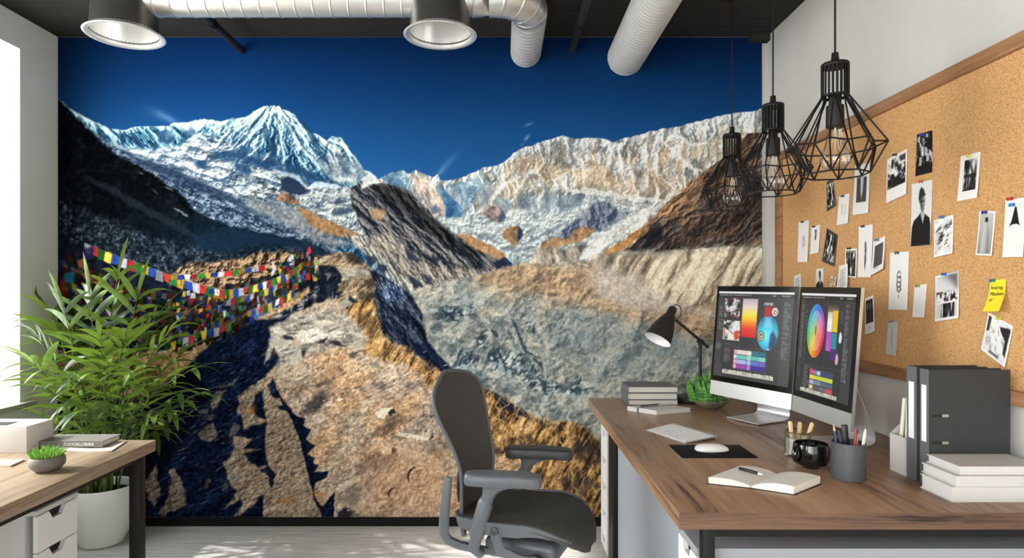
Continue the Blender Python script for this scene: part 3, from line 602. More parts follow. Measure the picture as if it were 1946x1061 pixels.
    ridge = [(590, 508), (600, 497), (621, 487), (644, 480), (666, 482), (689, 497), (712, 514), (731, 528), (757, 545), (770, 551), (784, 567), (798, 593), (806, 615), (810, 640), (814, 652), (827, 666), (860, 706), (900, 730),
             (939, 748), (964, 765), (998, 784), (1038, 804), (1080, 803), (1112, 812), (1150, 846)]
    P.put(P.poly(ridge + [(1150, 990), (100, 990), (100, 640), (300, 668), (420, 640), (520, 590), (570, 550)], 1.5, 3, 10), gd)
    # upper dome
    dm_ = P.ramp(gr * .5 + n2 * .5, [(.25, (58, 50, 42)), (.45, (116, 100, 80)), (.62, (158, 138, 110)), (.8, (190, 172, 144))])
    P.put(P.poly([(596, 500), (621, 487), (644, 480), (666, 482), (689, 497), (712, 514), (715, 545), (705, 575), (660, 585), (640, 575), (640, 530), (600, 520)], 4, 4, 14), dm_)
    P.put(P.poly([(636, 512), (680, 506), (708, 512), (700, 526), (664, 532), (644, 530)], 4, 4, 12), P.ramp(P.fbm(6, 4, 4, 3, 84), [(.3, (90, 90, 88)), (.6, (164, 158, 146))]), .8)
    P.put(P.poly([(654, 482), (672, 482), (692, 496), (684, 504), (662, 498)], 3, 4, 10), (34, 32, 32), .85)
    P.put(P.poly([(690, 530), (712, 528), (716, 540), (700, 550), (692, 542)], 3, 4, 10), (40, 34, 28), .8)
    P.put(P.poly([(684, 566), (700, 556), (716, 558), (712, 572), (692, 574)], 3, 4, 10), (36, 34, 32), .8)
    # dark cliff side
    cl = P.ramp(rockshade(P, 20, 5, 58, 2.4, 85, .55, 1, -.6, .9, X, Y, 0) * .55 + n3 * .45, [(.25, (10, 14, 24)), (.5, (26, 34, 50)), (.66, (52, 62, 76)), (.85, (96, 104, 112))])
    cl = cl * (1 + .9 * np.exp(-(((X - 745) / 26) ** 2 + ((Y - 555) / 22) ** 2)))[..., None]
    P.put(P.poly([(700, 512), (712, 513), (731, 527), (757, 544), (772, 551), (786, 567), (799, 593), (807, 615), (811, 640), (815, 652), (828, 666), (862, 707), (850, 712), (832, 706), (804, 684), (780, 664), (751, 655), (726, 640), (717, 598), (708, 560), (715, 540)], 2, 3, 12), cl)
    P.put(P.poly([(810, 650), (828, 666), (864, 709), (846, 712), (800, 682), (770, 662)], 3, 3, 12), (14, 24, 46), .7)
    # golden grass along the edge
    gx = P.fbm(6, 4, 118, 4, 86, .65); gx2 = P.fbm(18, 4, 0, 1, 87)
    ga = P.ramp((gx - .5) * 1.5 + .5 * gx2 + .22 + (n3 - .5) * .4, [(.15, (40, 32, 24)), (.38, (104, 78, 48)), (.55, (158, 120, 74)), (.75, (196, 158, 104)), (.95, (222, 194, 146))])
    P.put(P.poly([(655, 580), (690, 570), (712, 560), (719, 598), (725, 640), (752, 656), (780, 666), (804, 686), (836, 708), (850, 722), (850, 760), (832, 750), (800, 708), (770, 690), (742, 690), (700, 676), (690, 640), (664, 606)], 6, 7, 14), ga)
    P.put(P.poly([(672, 600), (700, 592), (716, 610), (720, 636), (705, 640), (690, 622)], 5, 6, 14), (58, 46, 34), .6)
    P.put(P.poly([(690, 664), (720, 650), (740, 668), (720, 676), (700, 680)], 4, 5, 12), (190, 150, 96), .5)
    P.put(P.poly([(890, 724), (940, 747), (970, 766), (1000, 784), (1040, 802), (1080, 801), (1112, 811), (1150, 846), (1150, 990), (1075, 990), (1050, 950), (1020, 905), (985, 880), (945, 858), (905, 840), (880, 800)], 4, 7, 14), ga)
    P.put(P.poly([(932, 742), (965, 764), (1000, 784), (1010, 796), (985, 792), (955, 774), (936, 756)], 2, 4, 10), (22, 26, 46), .9)
    for q in ([(1000, 788), (1040, 804), (1060, 812), (1030, 812)], [(1085, 850), (1110, 830), (1140, 850), (1145, 885), (1110, 880), (1080, 866)], [(940, 790), (960, 786), (968, 800), (948, 800)], [(980, 832), (1010, 828), (1016, 846), (990, 850)],
              [(1060, 910), (1100, 900), (1140, 925), (1100, 945), (1070, 930)], [(930, 850), (955, 848), (952, 862), (935, 862)]):
        P.put(P.poly(q, 4, 7, 14), (44, 38, 40), .75)
    for k in range(420):
        x = R.uniform(895, 1145); yt = np.interp(x, [895, 940, 1000, 1080, 1150], [735, 752, 790, 806, 850]); yb = np.interp(x, [895, 985, 1050, 1100, 1150], [835, 878, 945, 990, 990])
        y = R.uniform(yt, yb); a = R.uniform(-2.6, -.5); l = R.uniform(8, 24)
        b = R.uniform(.55, 1.1)
        P.put(P.line([(x, y), (x + math.cos(a) * l * .6, y + math.sin(a) * l * .6), (x + math.cos(a) * l + R.uniform(-4, 4), y + math.sin(a) * l)], .8, 1.2), (205 * b, 164 * b, 104 * b), R.uniform(.35, .85))
    for k in range(200):
        tt = R.rand(); x = np.interp(tt, [0, .3, .6, 1], [680, 716, 760, 850]) + R.uniform(-22, 12); y = np.interp(tt, [0, .3, .6, 1], [590, 640, 678, 730]) + R.uniform(-14, 14)
        a = R.uniform(-2.2, -.6); l = R.uniform(6, 18); b = R.uniform(.5, 1.1)
        P.put(P.line([(x, y), (x + math.cos(a) * l, y + math.sin(a) * l)], .7, 1.1), (200 * b, 158 * b, 100 * b), R.uniform(.3, .8))
    # dark boulder mass and pale slabs at the top of the path
    nb = P.ramp(rockshade(P, 20, 5, 60, 1.5, 88, .55, -1, -1, .9, X, Y, 0) * .55 + n3 * .45, [(.28, (10, 14, 22)), (.5, (26, 32, 42)), (.64, (70, 74, 78)), (.8, (132, 130, 124))])
    P.put(P.poly([(588, 512), (604, 504), (632, 506), (646, 522), (650, 538), (640, 556), (652, 552), (640, 570), (624, 566), (600, 580), (570, 592), (540, 602), (510, 604), (560, 580), (588, 556), (586, 530)], 2, 4, 12), nb)
    P.put(P.poly([(604, 504), (634, 506), (648, 524), (640, 552), (616, 572), (600, 572), (612, 540), (600, 520)], 2, 4, 12), (14, 19, 30), .75)
    P.put(P.line([(618, 520), (626, 522), (622, 532)], 3, 2, 2), (120, 122, 120), .6)
    P.put(P.poly([(642, 578), (664, 562), (678, 570), (668, 582), (648, 586)], 1.5, 2, 10), (150, 142, 130), .85)
    P.put(P.poly([(664, 562), (682, 574), (670, 576), (662, 570)], 1.5, 1.5), (26, 28, 36), .9)
    slab = P.ramp(P.fbm(9, 4, -12, 2.5, 89) * .5 + n3 * .5, [(.28, (96, 92, 88)), (.48, (150, 142, 130)), (.7, (198, 190, 174))])
    P.put(P.poly([(520, 604), (560, 596), (620, 590), (660, 600), (690, 628), (700, 650), (690, 662), (640, 660), (600, 668), (560, 690), (520, 700), (470, 740), (450, 720), (500, 650)], 5, 6, 16), slab, .9)
    for q, cc in (([(560, 634), (586, 624), (612, 628), (620, 640), (600, 652), (572, 650)], (206, 200, 186)), ([(612, 634), (640, 628), (654, 632), (646, 642), (620, 642)], (204, 196, 180)), ([(590, 612), (620, 608), (640, 614), (610, 622)], (196, 186, 168)),
                  ([(514, 624), (530, 620), (546, 632), (528, 640)], (186, 180, 168)), ([(508, 646), (528, 640), (546, 652), (530, 664)], (160, 154, 144)), ([(545, 680), (576, 664), (584, 668), (556, 694)], (168, 162, 150)), ([(554, 650), (570, 648), (572, 656), (556, 660)], (170, 150, 124))):
        P.put(P.poly(q, 1.2, 3, 8), np.array(cc, np.float32), .85)
    for q in ([(536, 636), (556, 640), (560, 646), (540, 646)], [(624, 646), (644, 648), (654, 658), (634, 656)], [(572, 666), (584, 666), (574, 680)], [(520, 660), (530, 680), (510, 690)], [(600, 652), (622, 640), (618, 652)]):
        P.put(P.poly(q, 1.5, 3, 8), (24, 26, 34), .85)
    for k in range(46):
        x = R.uniform(520, 690); y = R.uniform(600, 690); l = R.uniform(8, 26)
        P.put(P.line([(x, y), (x + l, y - l * R.uniform(.1, .45))], R.uniform(.8, 2), 1.4, 2), (40, 38, 40) if R.rand() < .55 else (210, 200, 180), .5)
    # ---------- navy shadow side of the path with lit rocks in it
    nv = P.ramp(n2 * .45 + n3 * .4 + (gr - .5) * .5, [(.22, (5, 8, 18)), (.5, (13, 22, 42)), (.7, (28, 44, 72)), (.9, (66, 84, 108))])
    P.put(P.poly([(560, 592), (520, 604), (470, 606), (440, 620), (400, 648), (360, 690), (320, 730), (260, 770), (260, 990), (500, 990), (506, 940), (520, 900), (505, 860), (505, 800), (506, 760), (500, 720), (515, 702), (530, 690), (528, 670), (500, 690), (508, 660), (516, 640), (510, 620), (540, 608)], 3, 6, 14), nv)
    P.put(P.poly([(100, 660), (300, 668), (360, 690), (330, 720), (270, 780), (100, 790)], 5, 6, 16), P.ramp(n2 * .5 + n3 * .5, [(.3, (60, 46, 34)), (.5, (116, 90, 62)), (.75, (164, 132, 96))]))
    P.put(P.poly([(100, 740), (250, 756), (300, 740), (340, 712), (372, 690), (400, 760), (330, 860), (260, 990), (100, 990)], 6, 6, 16), (6, 8, 16), .8)
    P.put(P.poly([(320, 664), (410, 646), (470, 614), (520, 590), (548, 580), (500, 600), (440, 628), (400, 652), (360, 690), (330, 712), (310, 700)], 4, 4, 12), P.ramp(n2 * .5 + n3 * .5, [(.3, (82, 62, 44)), (.5, (146, 114, 80)), (.75, (192, 156, 116))]), .9)
    lit = P.ramp(gr * .42 + n2 * .2 + n3 * .38, [(.22, (52, 46, 42)), (.42, (112, 98, 82)), (.58, (150, 132, 110)), (.8, (190, 170, 144))])
    o9 = lambda q: zt(250, 700, q)
    for q, a in ((o9([(970, 50), (880, 150), (885, 250), (905, 340), (900, 420), (898, 560), (905, 650), (970, 720), (935, 800), (880, 870), (880, 1010), (1320, 1010), (1300, 900), (1240, 780), (1200, 650), (1170, 560), (1130, 480), (1100, 380), (1040, 250), (990, 130)]), 1),
                 (o9([(720, 200), (790, 130), (860, 90), (940, 60), (900, 130), (830, 180), (810, 260), (850, 330), (905, 345), (880, 380), (750, 405), (745, 340), (700, 290)]), 1),
                 (o9([(680, 470), (740, 450), (810, 480), (750, 540), (880, 545), (760, 580), (790, 620), (860, 680), (905, 650), (930, 740), (930, 800), (890, 850), (850, 880), (780, 960), (690, 990), (750, 920), (740, 880), (660, 920), (620, 940), (700, 830), (660, 780), (640, 720), (612, 630), (660, 590), (680, 540)]), 1),
                 (o9([(570, 150), (635, 160), (600, 200), (565, 270), (530, 280), (550, 220)]), .75), (o9([(450, 430), (540, 370), (585, 450), (540, 500), (470, 480)]), .7), (o9([(500, 340), (550, 300), (560, 330), (510, 350)]), .6),
                 (o9([(80, 770), (170, 650), (180, 760), (190, 860), (150, 940), (110, 870)]), .75), (o9([(255, 680), (290, 670), (330, 740), (370, 860), (360, 920), (210, 1000), (180, 970), (250, 860)]), .85),
                 (o9([(650, 440), (680, 380), (720, 385), (700, 440), (660, 480)]), .5), (o9([(120, 300), (250, 265), (260, 280), (130, 320)]), .5), (o9([(150, 380), (240, 340), (250, 390), (200, 420)]), .4), (o9([(480, 800), (525, 720), (530, 760), (500, 810)]), .5),
                 (o9([(600, 800), (640, 760), (650, 800), (615, 830)]), .35), (o9([(650, 100), (720, 70), (680, 110)]), .5), (o9([(450, 300), (520, 270), (500, 310)]), .45), (o9([(590, 130), (650, 115), (610, 135)]), .6), (o9([(340, 540), (390, 520), (350, 560)]), .4)):
        P.put(P.poly(q, 2.4, 6.0, 13), lit, a)
    for k in range(170):
        x = R.uniform(330, 540); y = R.uniform(630, 960); 
        if y < 1010 - x * .72 or x > 500 and y > 700: continue
        l = R.uniform(5, 18); P.put(P.line([(x, y), (x + l, y - l * R.uniform(.3, .7))], R.uniform(.6, 1.8), 1.2, 2), (126, 122, 116) if R.rand() < .7 else (60, 84, 120), R.uniform(.2, .6))
    # dark clefts between the steps
    for q in (o9([(830, 190), (880, 170), (880, 250), (905, 340), (850, 325), (812, 260)]), o9([(735, 455), (770, 410), (905, 365), (895, 440), (790, 465)]), o9([(750, 540), (830, 480), (900, 440), (900, 548), (860, 545)]),
              o9([(765, 580), (900, 545), (908, 650), (850, 655), (790, 610)]), o9([(860, 690), (910, 655), (970, 715), (960, 780), (925, 805), (925, 740)]), o9([(860, 870), (890, 850), (880, 1010), (780, 1010), (800, 960), (845, 925)]),
              o9([(915, 110), (960, 90), (1000, 190), (945, 200)]), o9([(985, 260), (1040, 235), (1050, 270), (1000, 275)])):
        P.put(P.poly(q, 1.8, 4.5, 11), nv * .9, .95)
    o10 = lambda q: zt(520, 700, q)
    P.put(P.poly(o10([(-10, 60), (20, 140), (60, 210), (110, 270), (150, 320), (215, 340), (200, 385), (250, 415), (215, 480), (280, 520), (225, 580), (275, 600), (265, 640), (305, 655), (270, 700), (370, 690), (360, 735), (280, 770), (265, 830), (290, 890), (330, 930), (410, 830), (405, 1010), (325, 1010), (310, 950), (270, 890), (245, 770), (215, 640), (190, 560), (170, 470), (135, 380), (90, 290), (30, 270), (60, 240), (40, 200), (0, 200), (-20, 110)]), 1.3, 2.0, 8), nv * .95)
    P.put(P.poly(o10([(430, 960), (480, 930), (540, 960), (530, 1010), (430, 1010)]), 3, 4, 12), (20, 22, 34), .9)
    for q, a in ((o10([(190, 240), (280, 180), (360, 170), (350, 240), (260, 290), (200, 300)]), .55), (o10([(590, 570), (700, 560), (760, 600), (790, 650), (700, 720), (620, 640)]), .6), (o10([(480, 800), (580, 790), (590, 880), (520, 930), (460, 880)]), .45), (o10([(750, 340), (850, 310), (900, 360), (800, 410), (740, 390)]), .5),
                 (o10([(260, 90), (330, 80), (300, 120), (240, 130)]), .4), (o10([(120, 160), (210, 150), (180, 200), (130, 210)]), .4), (o10([(1010, 510), (1080, 460), (1110, 560), (1040, 560)]), .4), (o10([(350, 530), (460, 520), (420, 570), (360, 570)]), .35), (o10([(540, 650), (600, 640), (590, 680), (540, 680)]), .5)):
        P.mul(P.poly(q, 6, 9, 14), (.38, .39, .46), a * 1.2)
    for q, cc, d in ((o10([(680, 300), (720, 270), (800, 265), (760, 300), (745, 345), (700, 330)]), (226, 214, 192), o10([(765, 300), (805, 262), (822, 300), (780, 325)])), (o10([(830, 425), (900, 440), (1000, 455), (1050, 470), (1030, 490), (930, 470), (840, 460)]), (214, 204, 184), o10([(1050, 470), (1068, 445), (1078, 460), (1040, 490)])),
                     (o10([(705, 550), (740, 525), (800, 530), (790, 580), (730, 580)]), (206, 184, 152), o10([(795, 530), (828, 545), (815, 575), (790, 580)])), (o10([(415, 215), (440, 195), (470, 210), (440, 225)]), (226, 210, 184), None), (o10([(520, 140), (580, 122), (590, 128), (530, 158)]), (206, 190, 166), o10([(530, 135), (585, 120), (590, 128), (550, 140)])),
                     (o10([(570, 290), (620, 258), (640, 266), (600, 300)]), (212, 194, 168), None), (o10([(580, 230), (650, 210), (690, 225), (620, 245)]), (206, 190, 164), None), (o10([(400, 830), (440, 780), (520, 750), (530, 780), (470, 820)]), (186, 172, 152), None)):
        P.put(P.poly(q, 1.2, 1.5, 8), cc, .85)
        if d: P.put(P.poly(d, 1.2, 1, 8), (24, 26, 34), .9)
    for k in range(300):
        x = R.uniform(560, 850); y = R.uniform(670, 975); l = R.uniform(1.5, 8)
        if x < 560 + (y - 700) * .25: continue
        P.put(P.line([(x, y), (x + l, y - l * .3)], R.uniform(.4, 1.4), 1.1, 1), (60, 52, 50) if R.rand() < .55 else (224, 206, 178), R.uniform(.4, .8))
    # boot prints in the dust
    w = P.poly(o10([(640, 560), (1180, 560), (1180, 990), (600, 990)]), 30, 10, 30)
    P.put(w, P.ramp(P.relief(P.fbm(9, 4, 20, 1, 91, .6, ridge=True) * 9, 1, 1, 1 / step) * .6 + n2 * .4, [(.2, (104, 78, 58)), (.45, (172, 132, 98)), (.7, (208, 170, 132))]), .65)
    for cx, cy, r in ((796, 907, 21), (752, 940, 13)):
        ring = [(cx + math.cos(a) * r, cy + math.sin(a) * r * .95) for a in np.linspace(0, 6.28, 22)]
        P.put(P.line(ring, 1.6, 1.5, 2.5, 8, False), (110, 80, 58), .4)
        P.put(P.line([(p[0] + 1.5, p[1] + 1.8) for p in ring], 1.0, 1.2, 2.5, 8, False), (228, 194, 154), .35)
        P.put(P.line(ring[9:16], 2.6, 1.5, 1.5, 8), (40, 30, 26), .8)
        for k in range(6):
            a = k * 1.05; P.put(P.line([(cx + math.cos(a) * 2, cy + math.sin(a) * 2), (cx + math.cos(a) * r * .4, cy + math.sin(a) * r * .4)], .8, 1), (104, 76, 56), .7)
        for k in range(14): 
            P.put(P.line([(cx - 14 + (k % 7) * 5, cy + r * .75 + (k // 7) * 6), (cx - 11 + (k % 7) * 5, cy + r * .75 + 4 + (k // 7) * 6)], .9, 1), (112, 80, 58), .6)
    for k in range(14):
        P.put(P.line([(716 + k * 2.2, 947), (716 + k * 2.2, 952)], .5, .8), (96, 70, 52), .7)
    P.put(P.poly(o9([(960, 880), (1080, 870), (1090, 905), (980, 905)]), 4, 5, 10), (150, 98, 48), .7)
    P.put(P.poly(o10([(270, 840), (350, 830), (360, 880), (300, 895)]), 4, 5, 10), (160, 112, 70), .6)
    P.put(P.poly(o9([(770, 270), (830, 250), (835, 310), (780, 310)]), 3, 4, 10), (140, 92, 44), .7)
    # ---------- prayer flags
    P.put(P.poly([(110, 452), (150, 462), (200, 486), (260, 512), (320, 540), (380, 556), (440, 548), (520, 524), (560, 496), (584, 474), (600, 486), (604, 512), (590, 545), (560, 566), (520, 582), (480, 590), (440, 618), (400, 636), (330, 662), (290, 664), (110, 664)], 4, 6, 14), P.ramp(n2, [(.3, (6, 8, 16)), (.7, (18, 24, 40))]), .93)
    pal = [(36, 70, 168), (196, 204, 216), (196, 48, 46), (44, 122, 54), (214, 178, 60)]
    def flags(pts, fw, fh, b, al, jit=.2, skip=.08, thread=True):
        pts = np.array(pts, float); seg = np.hypot(*(pts[1:] - pts[:-1]).T); L = np.concatenate([[0], np.cumsum(seg)])
        if thread: P.put(P.line([tuple(p) for p in pts], .5, 1, 0, 12, False), (150 * b, 140 * b, 130 * b), .8)
        d = 0; k = R.randint(5)
        while d < L[-1] - fw:
            xa, ya = np.interp(d, L, pts[:, 0]), np.interp(d, L, pts[:, 1]); xb, yb = np.interp(d + fw, L, pts[:, 0]), np.interp(d + fw, L, pts[:, 1])
            if R.rand() > skip:
                h = fh * R.uniform(1 - jit, 1 + jit); s1 = R.uniform(-.25, .25) * fw; s2 = R.uniform(-.25, .25) * fw
                c0 = np.array(pal[k % 5], np.float32) * b * R.uniform(.6, 1.15)
                q = [(xa, ya), (xb, yb), (xb + s2, yb + h), (xa + s1, ya + h)]
                P.put(P.poly(q, .8, .8, 6), c0, al)
                if R.rand() < .6: P.put(P.line([((xa + xb) / 2 + R.uniform(-2, 2), ya + 2), ((xa + xb) / 2 + s1, ya + h * .9)], fw * .12, fw * .2), c0 * R.uniform(.45, 1.4), .7)
            d += fw * 1.04; k += 1
    for k in range(26):      # the deep tangle of strings, mostly in shade
        f_ = k / 25; xa = 112 + R.uniform(0, 10); ya = 470 + f_ * 185
        xm = 340 + R.uniform(-20, 20); ym = 560 + f_ * 95 + R.uniform(-8, 8); xb = 590 - f_ * 130 + R.uniform(-8, 8); yb = 500 + f_ * 110
        q = [(xa + (xm - xa) * t_, ya + (ym - ya) * (1 - (1 - t_) ** 1.6)) for t_ in np.linspace(0, 1, 8)] + [(xm + (xb - xm) * t_, ym + (yb - ym) * t_ ** 1.5) for t_ in np.linspace(.12, 1, 8)]
        flags(q, R.uniform(7, 13), R.uniform(11, 17), R.choice([.14, .22, .34, .55]), .8, .4, .3, False)
    for k in range(240):
        t_ = R.rand(); x = np.interp(t_, [0, 1], [330, 600]) ; y0 = np.interp(x, [330, 420, 520, 590, 604], [552, 556, 530, 486, 488]); y1 = np.interp(x, [330, 400, 480, 560, 604], [655, 628, 590, 566, 510])
        y = R.uniform(y0, y1); fw = R.uniform(4, 8); h = R.uniform(7, 14); b = R.choice([.18, .30, .5, .85])
        P.put(P.poly([(x, y), (x + fw, y + R.uniform(-2, 2)), (x + fw + R.uniform(-3, 3), y + h), (x + R.uniform(-3, 3), y + h)], .8, .8, 6), np.array(pal[R.randint(5)], np.float32) * b, .85)
    for k in range(120):     # dense small flags climbing to the pole
        x = R.uniform(528, 602); y0 = np.interp(x, [528, 560, 585, 602], [488, 480, 474, 486]); y = R.uniform(y0, np.interp(x, [528, 602], [540, 520])); b = R.choice([.16, .32, .6, 1.0])
        P.put(P.poly([(x, y), (x + 5, y), (x + 5 + R.uniform(-2, 2), y + 8), (x + R.uniform(-2, 2), y + 8)], .8, .8, 6), np.array(pal[R.randint(5)], np.float32) * b, .8)
    flags([(160, 462), (200, 478), (228, 489), (262, 500), (300, 514), (322, 523), (345, 532), (380, 541), (398, 545), (430, 552)], 14, 18, .86, 1, .15, 0)
    flags([(324, 523), (345, 523), (400, 519), (450, 514), (478, 509), (506, 504)], 12.5, 9, .86, 1, .12, 0)
    flags([(398, 548), (430, 552), (470, 546), (510, 534), (545, 520), (575, 500)], 9, 13, .85, .95, .3, .08)
    flags([(286, 648), (320, 652), (350, 644), (382, 630), (420, 622), (446, 610)], 12, 15, .78, .95, .25, .12)
    flags([(430, 572), (470, 562), (510, 548), (550, 530)], 9, 12, .8, .9, .25, .1)
    flags([(470, 592), (510, 578), (545, 560), (566, 548)], 8, 13, .9, .9, .25, .1)
    P.put(P.poly([(584, 476), (588, 468), (592, 478), (589, 484)], .8), (206, 40, 44), .95)
    P.put(P.line([(518, 500), (522, 512), (516, 524)], 3, 2), (208, 206, 204), .8)
    for (x, y, r_, cc) in ((156, 500, 9, (130, 70, 54)), (164, 524, 8, (150, 60, 36)), (132, 528, 12, (22, 92, 110)), (118, 556, 9, (110, 24, 18)), (170, 480, 12, (26, 28, 66)), (190, 505, 10, (20, 26, 40))):
        P.put(P.poly([(x - r_, y - r_ * .6), (x + r_ * .8, y - r_), (x + r_ * .6, y + r_), (x - r_ * .7, y + r_ * .8)], 2, 4, 8), cc, .8)
    # fine print grain everywhere but in the sky
    skym = np.clip(np.minimum(np.where(X < 722, dl, 1e3), np.where(X >= 722, dep, 1e3)) / 4, 0, 1)
    P.C *= (1 + (P.fbm(3.2, 2, seed=95) - .5) * .34 * skym)[..., None]
    # a little more contrast, like the print
    P.C = np.clip(P.C, 0, 255)
    return P, skym
# ================================================================ the room
XR, XL, YB, ZC = 1.46, -2.457, 3.49, 2.70
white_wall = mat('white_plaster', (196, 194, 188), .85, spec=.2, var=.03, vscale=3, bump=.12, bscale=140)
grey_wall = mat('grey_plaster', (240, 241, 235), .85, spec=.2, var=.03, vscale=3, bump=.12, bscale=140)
dark_ceil = mat('charcoal_concrete', (50, 48, 46), .9, spec=.1, var=.22, vscale=9, stretch=(.5, 4, 1), bump=.4, bscale=40, bstretch=(.6, 5, 1))
black_trim = mat('black_trim', (12, 12, 12), .6, spec=.2)
black_metal = mat('black_powder_coat', (11, 11, 12), .5, spec=.3)
white_paint = mat('white_paint', (236, 236, 234), .5)

def floor_mat():
    m = bpy.data.materials.new('pale_wood_floor'); m.use_nodes = True; t = m.node_tree; b = t.nodes['Principled BSDF']; L = t.links.new
    co = t.nodes.new('ShaderNodeTexCoord'); mp = t.nodes.new('ShaderNodeMapping'); mp.inputs['Scale'].default_value = (1.2, 16, 1)
    nz = t.nodes.new('ShaderNodeTexNoise'); nz.inputs['Scale'].default_value = 4; nz.inputs['Detail'].default_value = 8; nz.inputs['Roughness'].default_value = .7
    rp = t.nodes.new('ShaderNodeValToRGB'); rp.color_ramp.elements[0].position = .3; rp.color_ramp.elements[0].color = lin((184, 184, 182)) + (1,)
    rp.color_ramp.elements[1].position = .68; rp.color_ramp.elements[1].color = lin((232, 231, 228)) + (1,)
    bk = t.nodes.new('ShaderNodeTexBrick'); bk.inputs['Scale'].default_value = 1.0; bk.inputs['Mortar Size'].default_value = .0016; bk.inputs['Brick Width'].default_value = 1.3; bk.inputs['Row Height'].default_value = .16
    bk.inputs['Color1'].default_value = (.92, .92, .92, 1); bk.inputs['Color2'].default_value = (1, 1, 1, 1); bk.inputs['Mortar'].default_value = (.55, .55, .55, 1)
    mx = t.nodes.new('ShaderNodeMix'); mx.data_type = 'RGBA'; mx.blend_type = 'MULTIPLY'; mx.inputs[0].default_value = 1.0
    L(co.outputs['Object'], mp.inputs[0]); L(mp.outputs[0], nz.inputs['Vector']); L(nz.outputs['Fac'], rp.inputs[0])
    L(co.outputs['Object'], bk.inputs['Vector']); L(rp.outputs[0], mx.inputs[6]); L(bk.outputs['Color'], mx.inputs[7]); L(mx.outputs[2], b.inputs['Base Color'])
    b.inputs['Roughness'].default_value = .5
    return m
def struct(name, mb, m, **k):
    return tag(mb.build(name, m, smooth=False, **k), kind='structure')
Y0 = -1.6
struct('floor', MB().box(XL - .25, XR + .15, Y0, YB + .12, -.10, 0), floor_mat())
struct('ceiling', MB().box(XL - .25, XR + .15, Y0, YB + .12, ZC, ZC + .12), dark_ceil)
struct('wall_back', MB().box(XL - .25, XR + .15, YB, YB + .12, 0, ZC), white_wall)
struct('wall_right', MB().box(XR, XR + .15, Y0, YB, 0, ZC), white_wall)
# the left wall with its deep window openings
WZ0, WZ1 = .70, 2.53
W_OPEN = ((1.25, 3.215), (-1.1, -.35))
lw = MB()
lw.box(XL - .25, XL, Y0, YB, 0, WZ0); lw.box(XL - .25, XL, Y0, YB, WZ1, ZC)
lw.box(XL - .25, XL, W_OPEN[0][1], YB, WZ0, WZ1); lw.box(XL - .25, XL, W_OPEN[1][1], W_OPEN[0][0], WZ0, WZ1); lw.box(XL - .25, XL, Y0, W_OPEN[1][0], WZ0, WZ1)
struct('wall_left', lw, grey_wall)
def glass_mat():
    m = bpy.data.materials.new('window_glass'); m.use_nodes = True; t = m.node_tree; t.nodes.clear()
    o = t.nodes.new('ShaderNodeOutputMaterial'); mx = t.nodes.new('ShaderNodeMixShader'); a = t.nodes.new('ShaderNodeBsdfTransparent'); g = t.nodes.new('ShaderNodeBsdfGlossy')
    g.inputs['Roughness'].default_value = .02; mx.inputs[0].default_value = .06
    t.links.new(a.outputs[0], mx.inputs[1]); t.links.new(g.outputs[0], mx.inputs[2]); t.links.new(mx.outputs[0], o.inputs[0]); return m
pane = glass_mat()
for i, (y0, y1) in enumerate(W_OPEN):
    fr = MB(); xo = XL - .22
    fr.box(xo - .02, xo + .02, y0, y0 + .05, WZ0, WZ1); fr.box(xo - .02, xo + .02, y1 - .05, y1, WZ0, WZ1)
    fr.box(xo - .02, xo + .02, y0 + .05, y1 - .05, WZ0, WZ0 + .05); fr.box(xo - .02, xo + .02, y0 + .05, y1 - .05, WZ1 - .05, WZ1)
    wn = struct('window_%d' % (i + 1), fr, white_paint)
    MB().box(xo - .003, xo + .003, y0 + .05, y1 - .05, WZ0 + .05, WZ1 - .05).build('pane', pane, wn)
    MB().box(XL - .19, XL + .045, y0 - .03 if i else y0, y1 + .06, WZ0 - .002, WZ0 + .03, .004).build('window_sill', mat('sill_stone', (190, 190, 180), .6, var=.05), wn)
struct('baseboard_back', MB().box(XL, XR, YB - .014, YB, 0, .046), black_trim)
struct('trim_1', MB().box(XR - .10, XR, YB - .05, YB, ZC - .035, ZC), dark_ceil)

# ---------------------------------------------------------------- the mural
MURAL_K = .72      # light on the wall: printed colour = seen colour / MURAL_K
def build_mural():
    Pm, sk = paint_mural(1.5)
    rows = [j for j in range(Pm.ny) if Pm.ys[j] > 186 or j % 5 == 0]
    col = np.minimum(linA(Pm.C[rows]) / MURAL_K, .93)
    X, Z = np.meshgrid((Pm.xs - CX) * 3.486 / FOC, EYE - (Pm.ys[rows] - CY) * 3.486 / FOC)
    V = np.stack([X, np.full(X.shape, 3.486), Z], -1).reshape(-1, 3)
    o = print_mesh('photo_mural', V, col.reshape(-1, 3), grid_faces(Pm.nx, len(rows)), attr_mat('mural_print', 0, .9, .0))
    tag(o, 'large mountain landscape photo mural covering the whole back wall', 'mural')
build_mural()

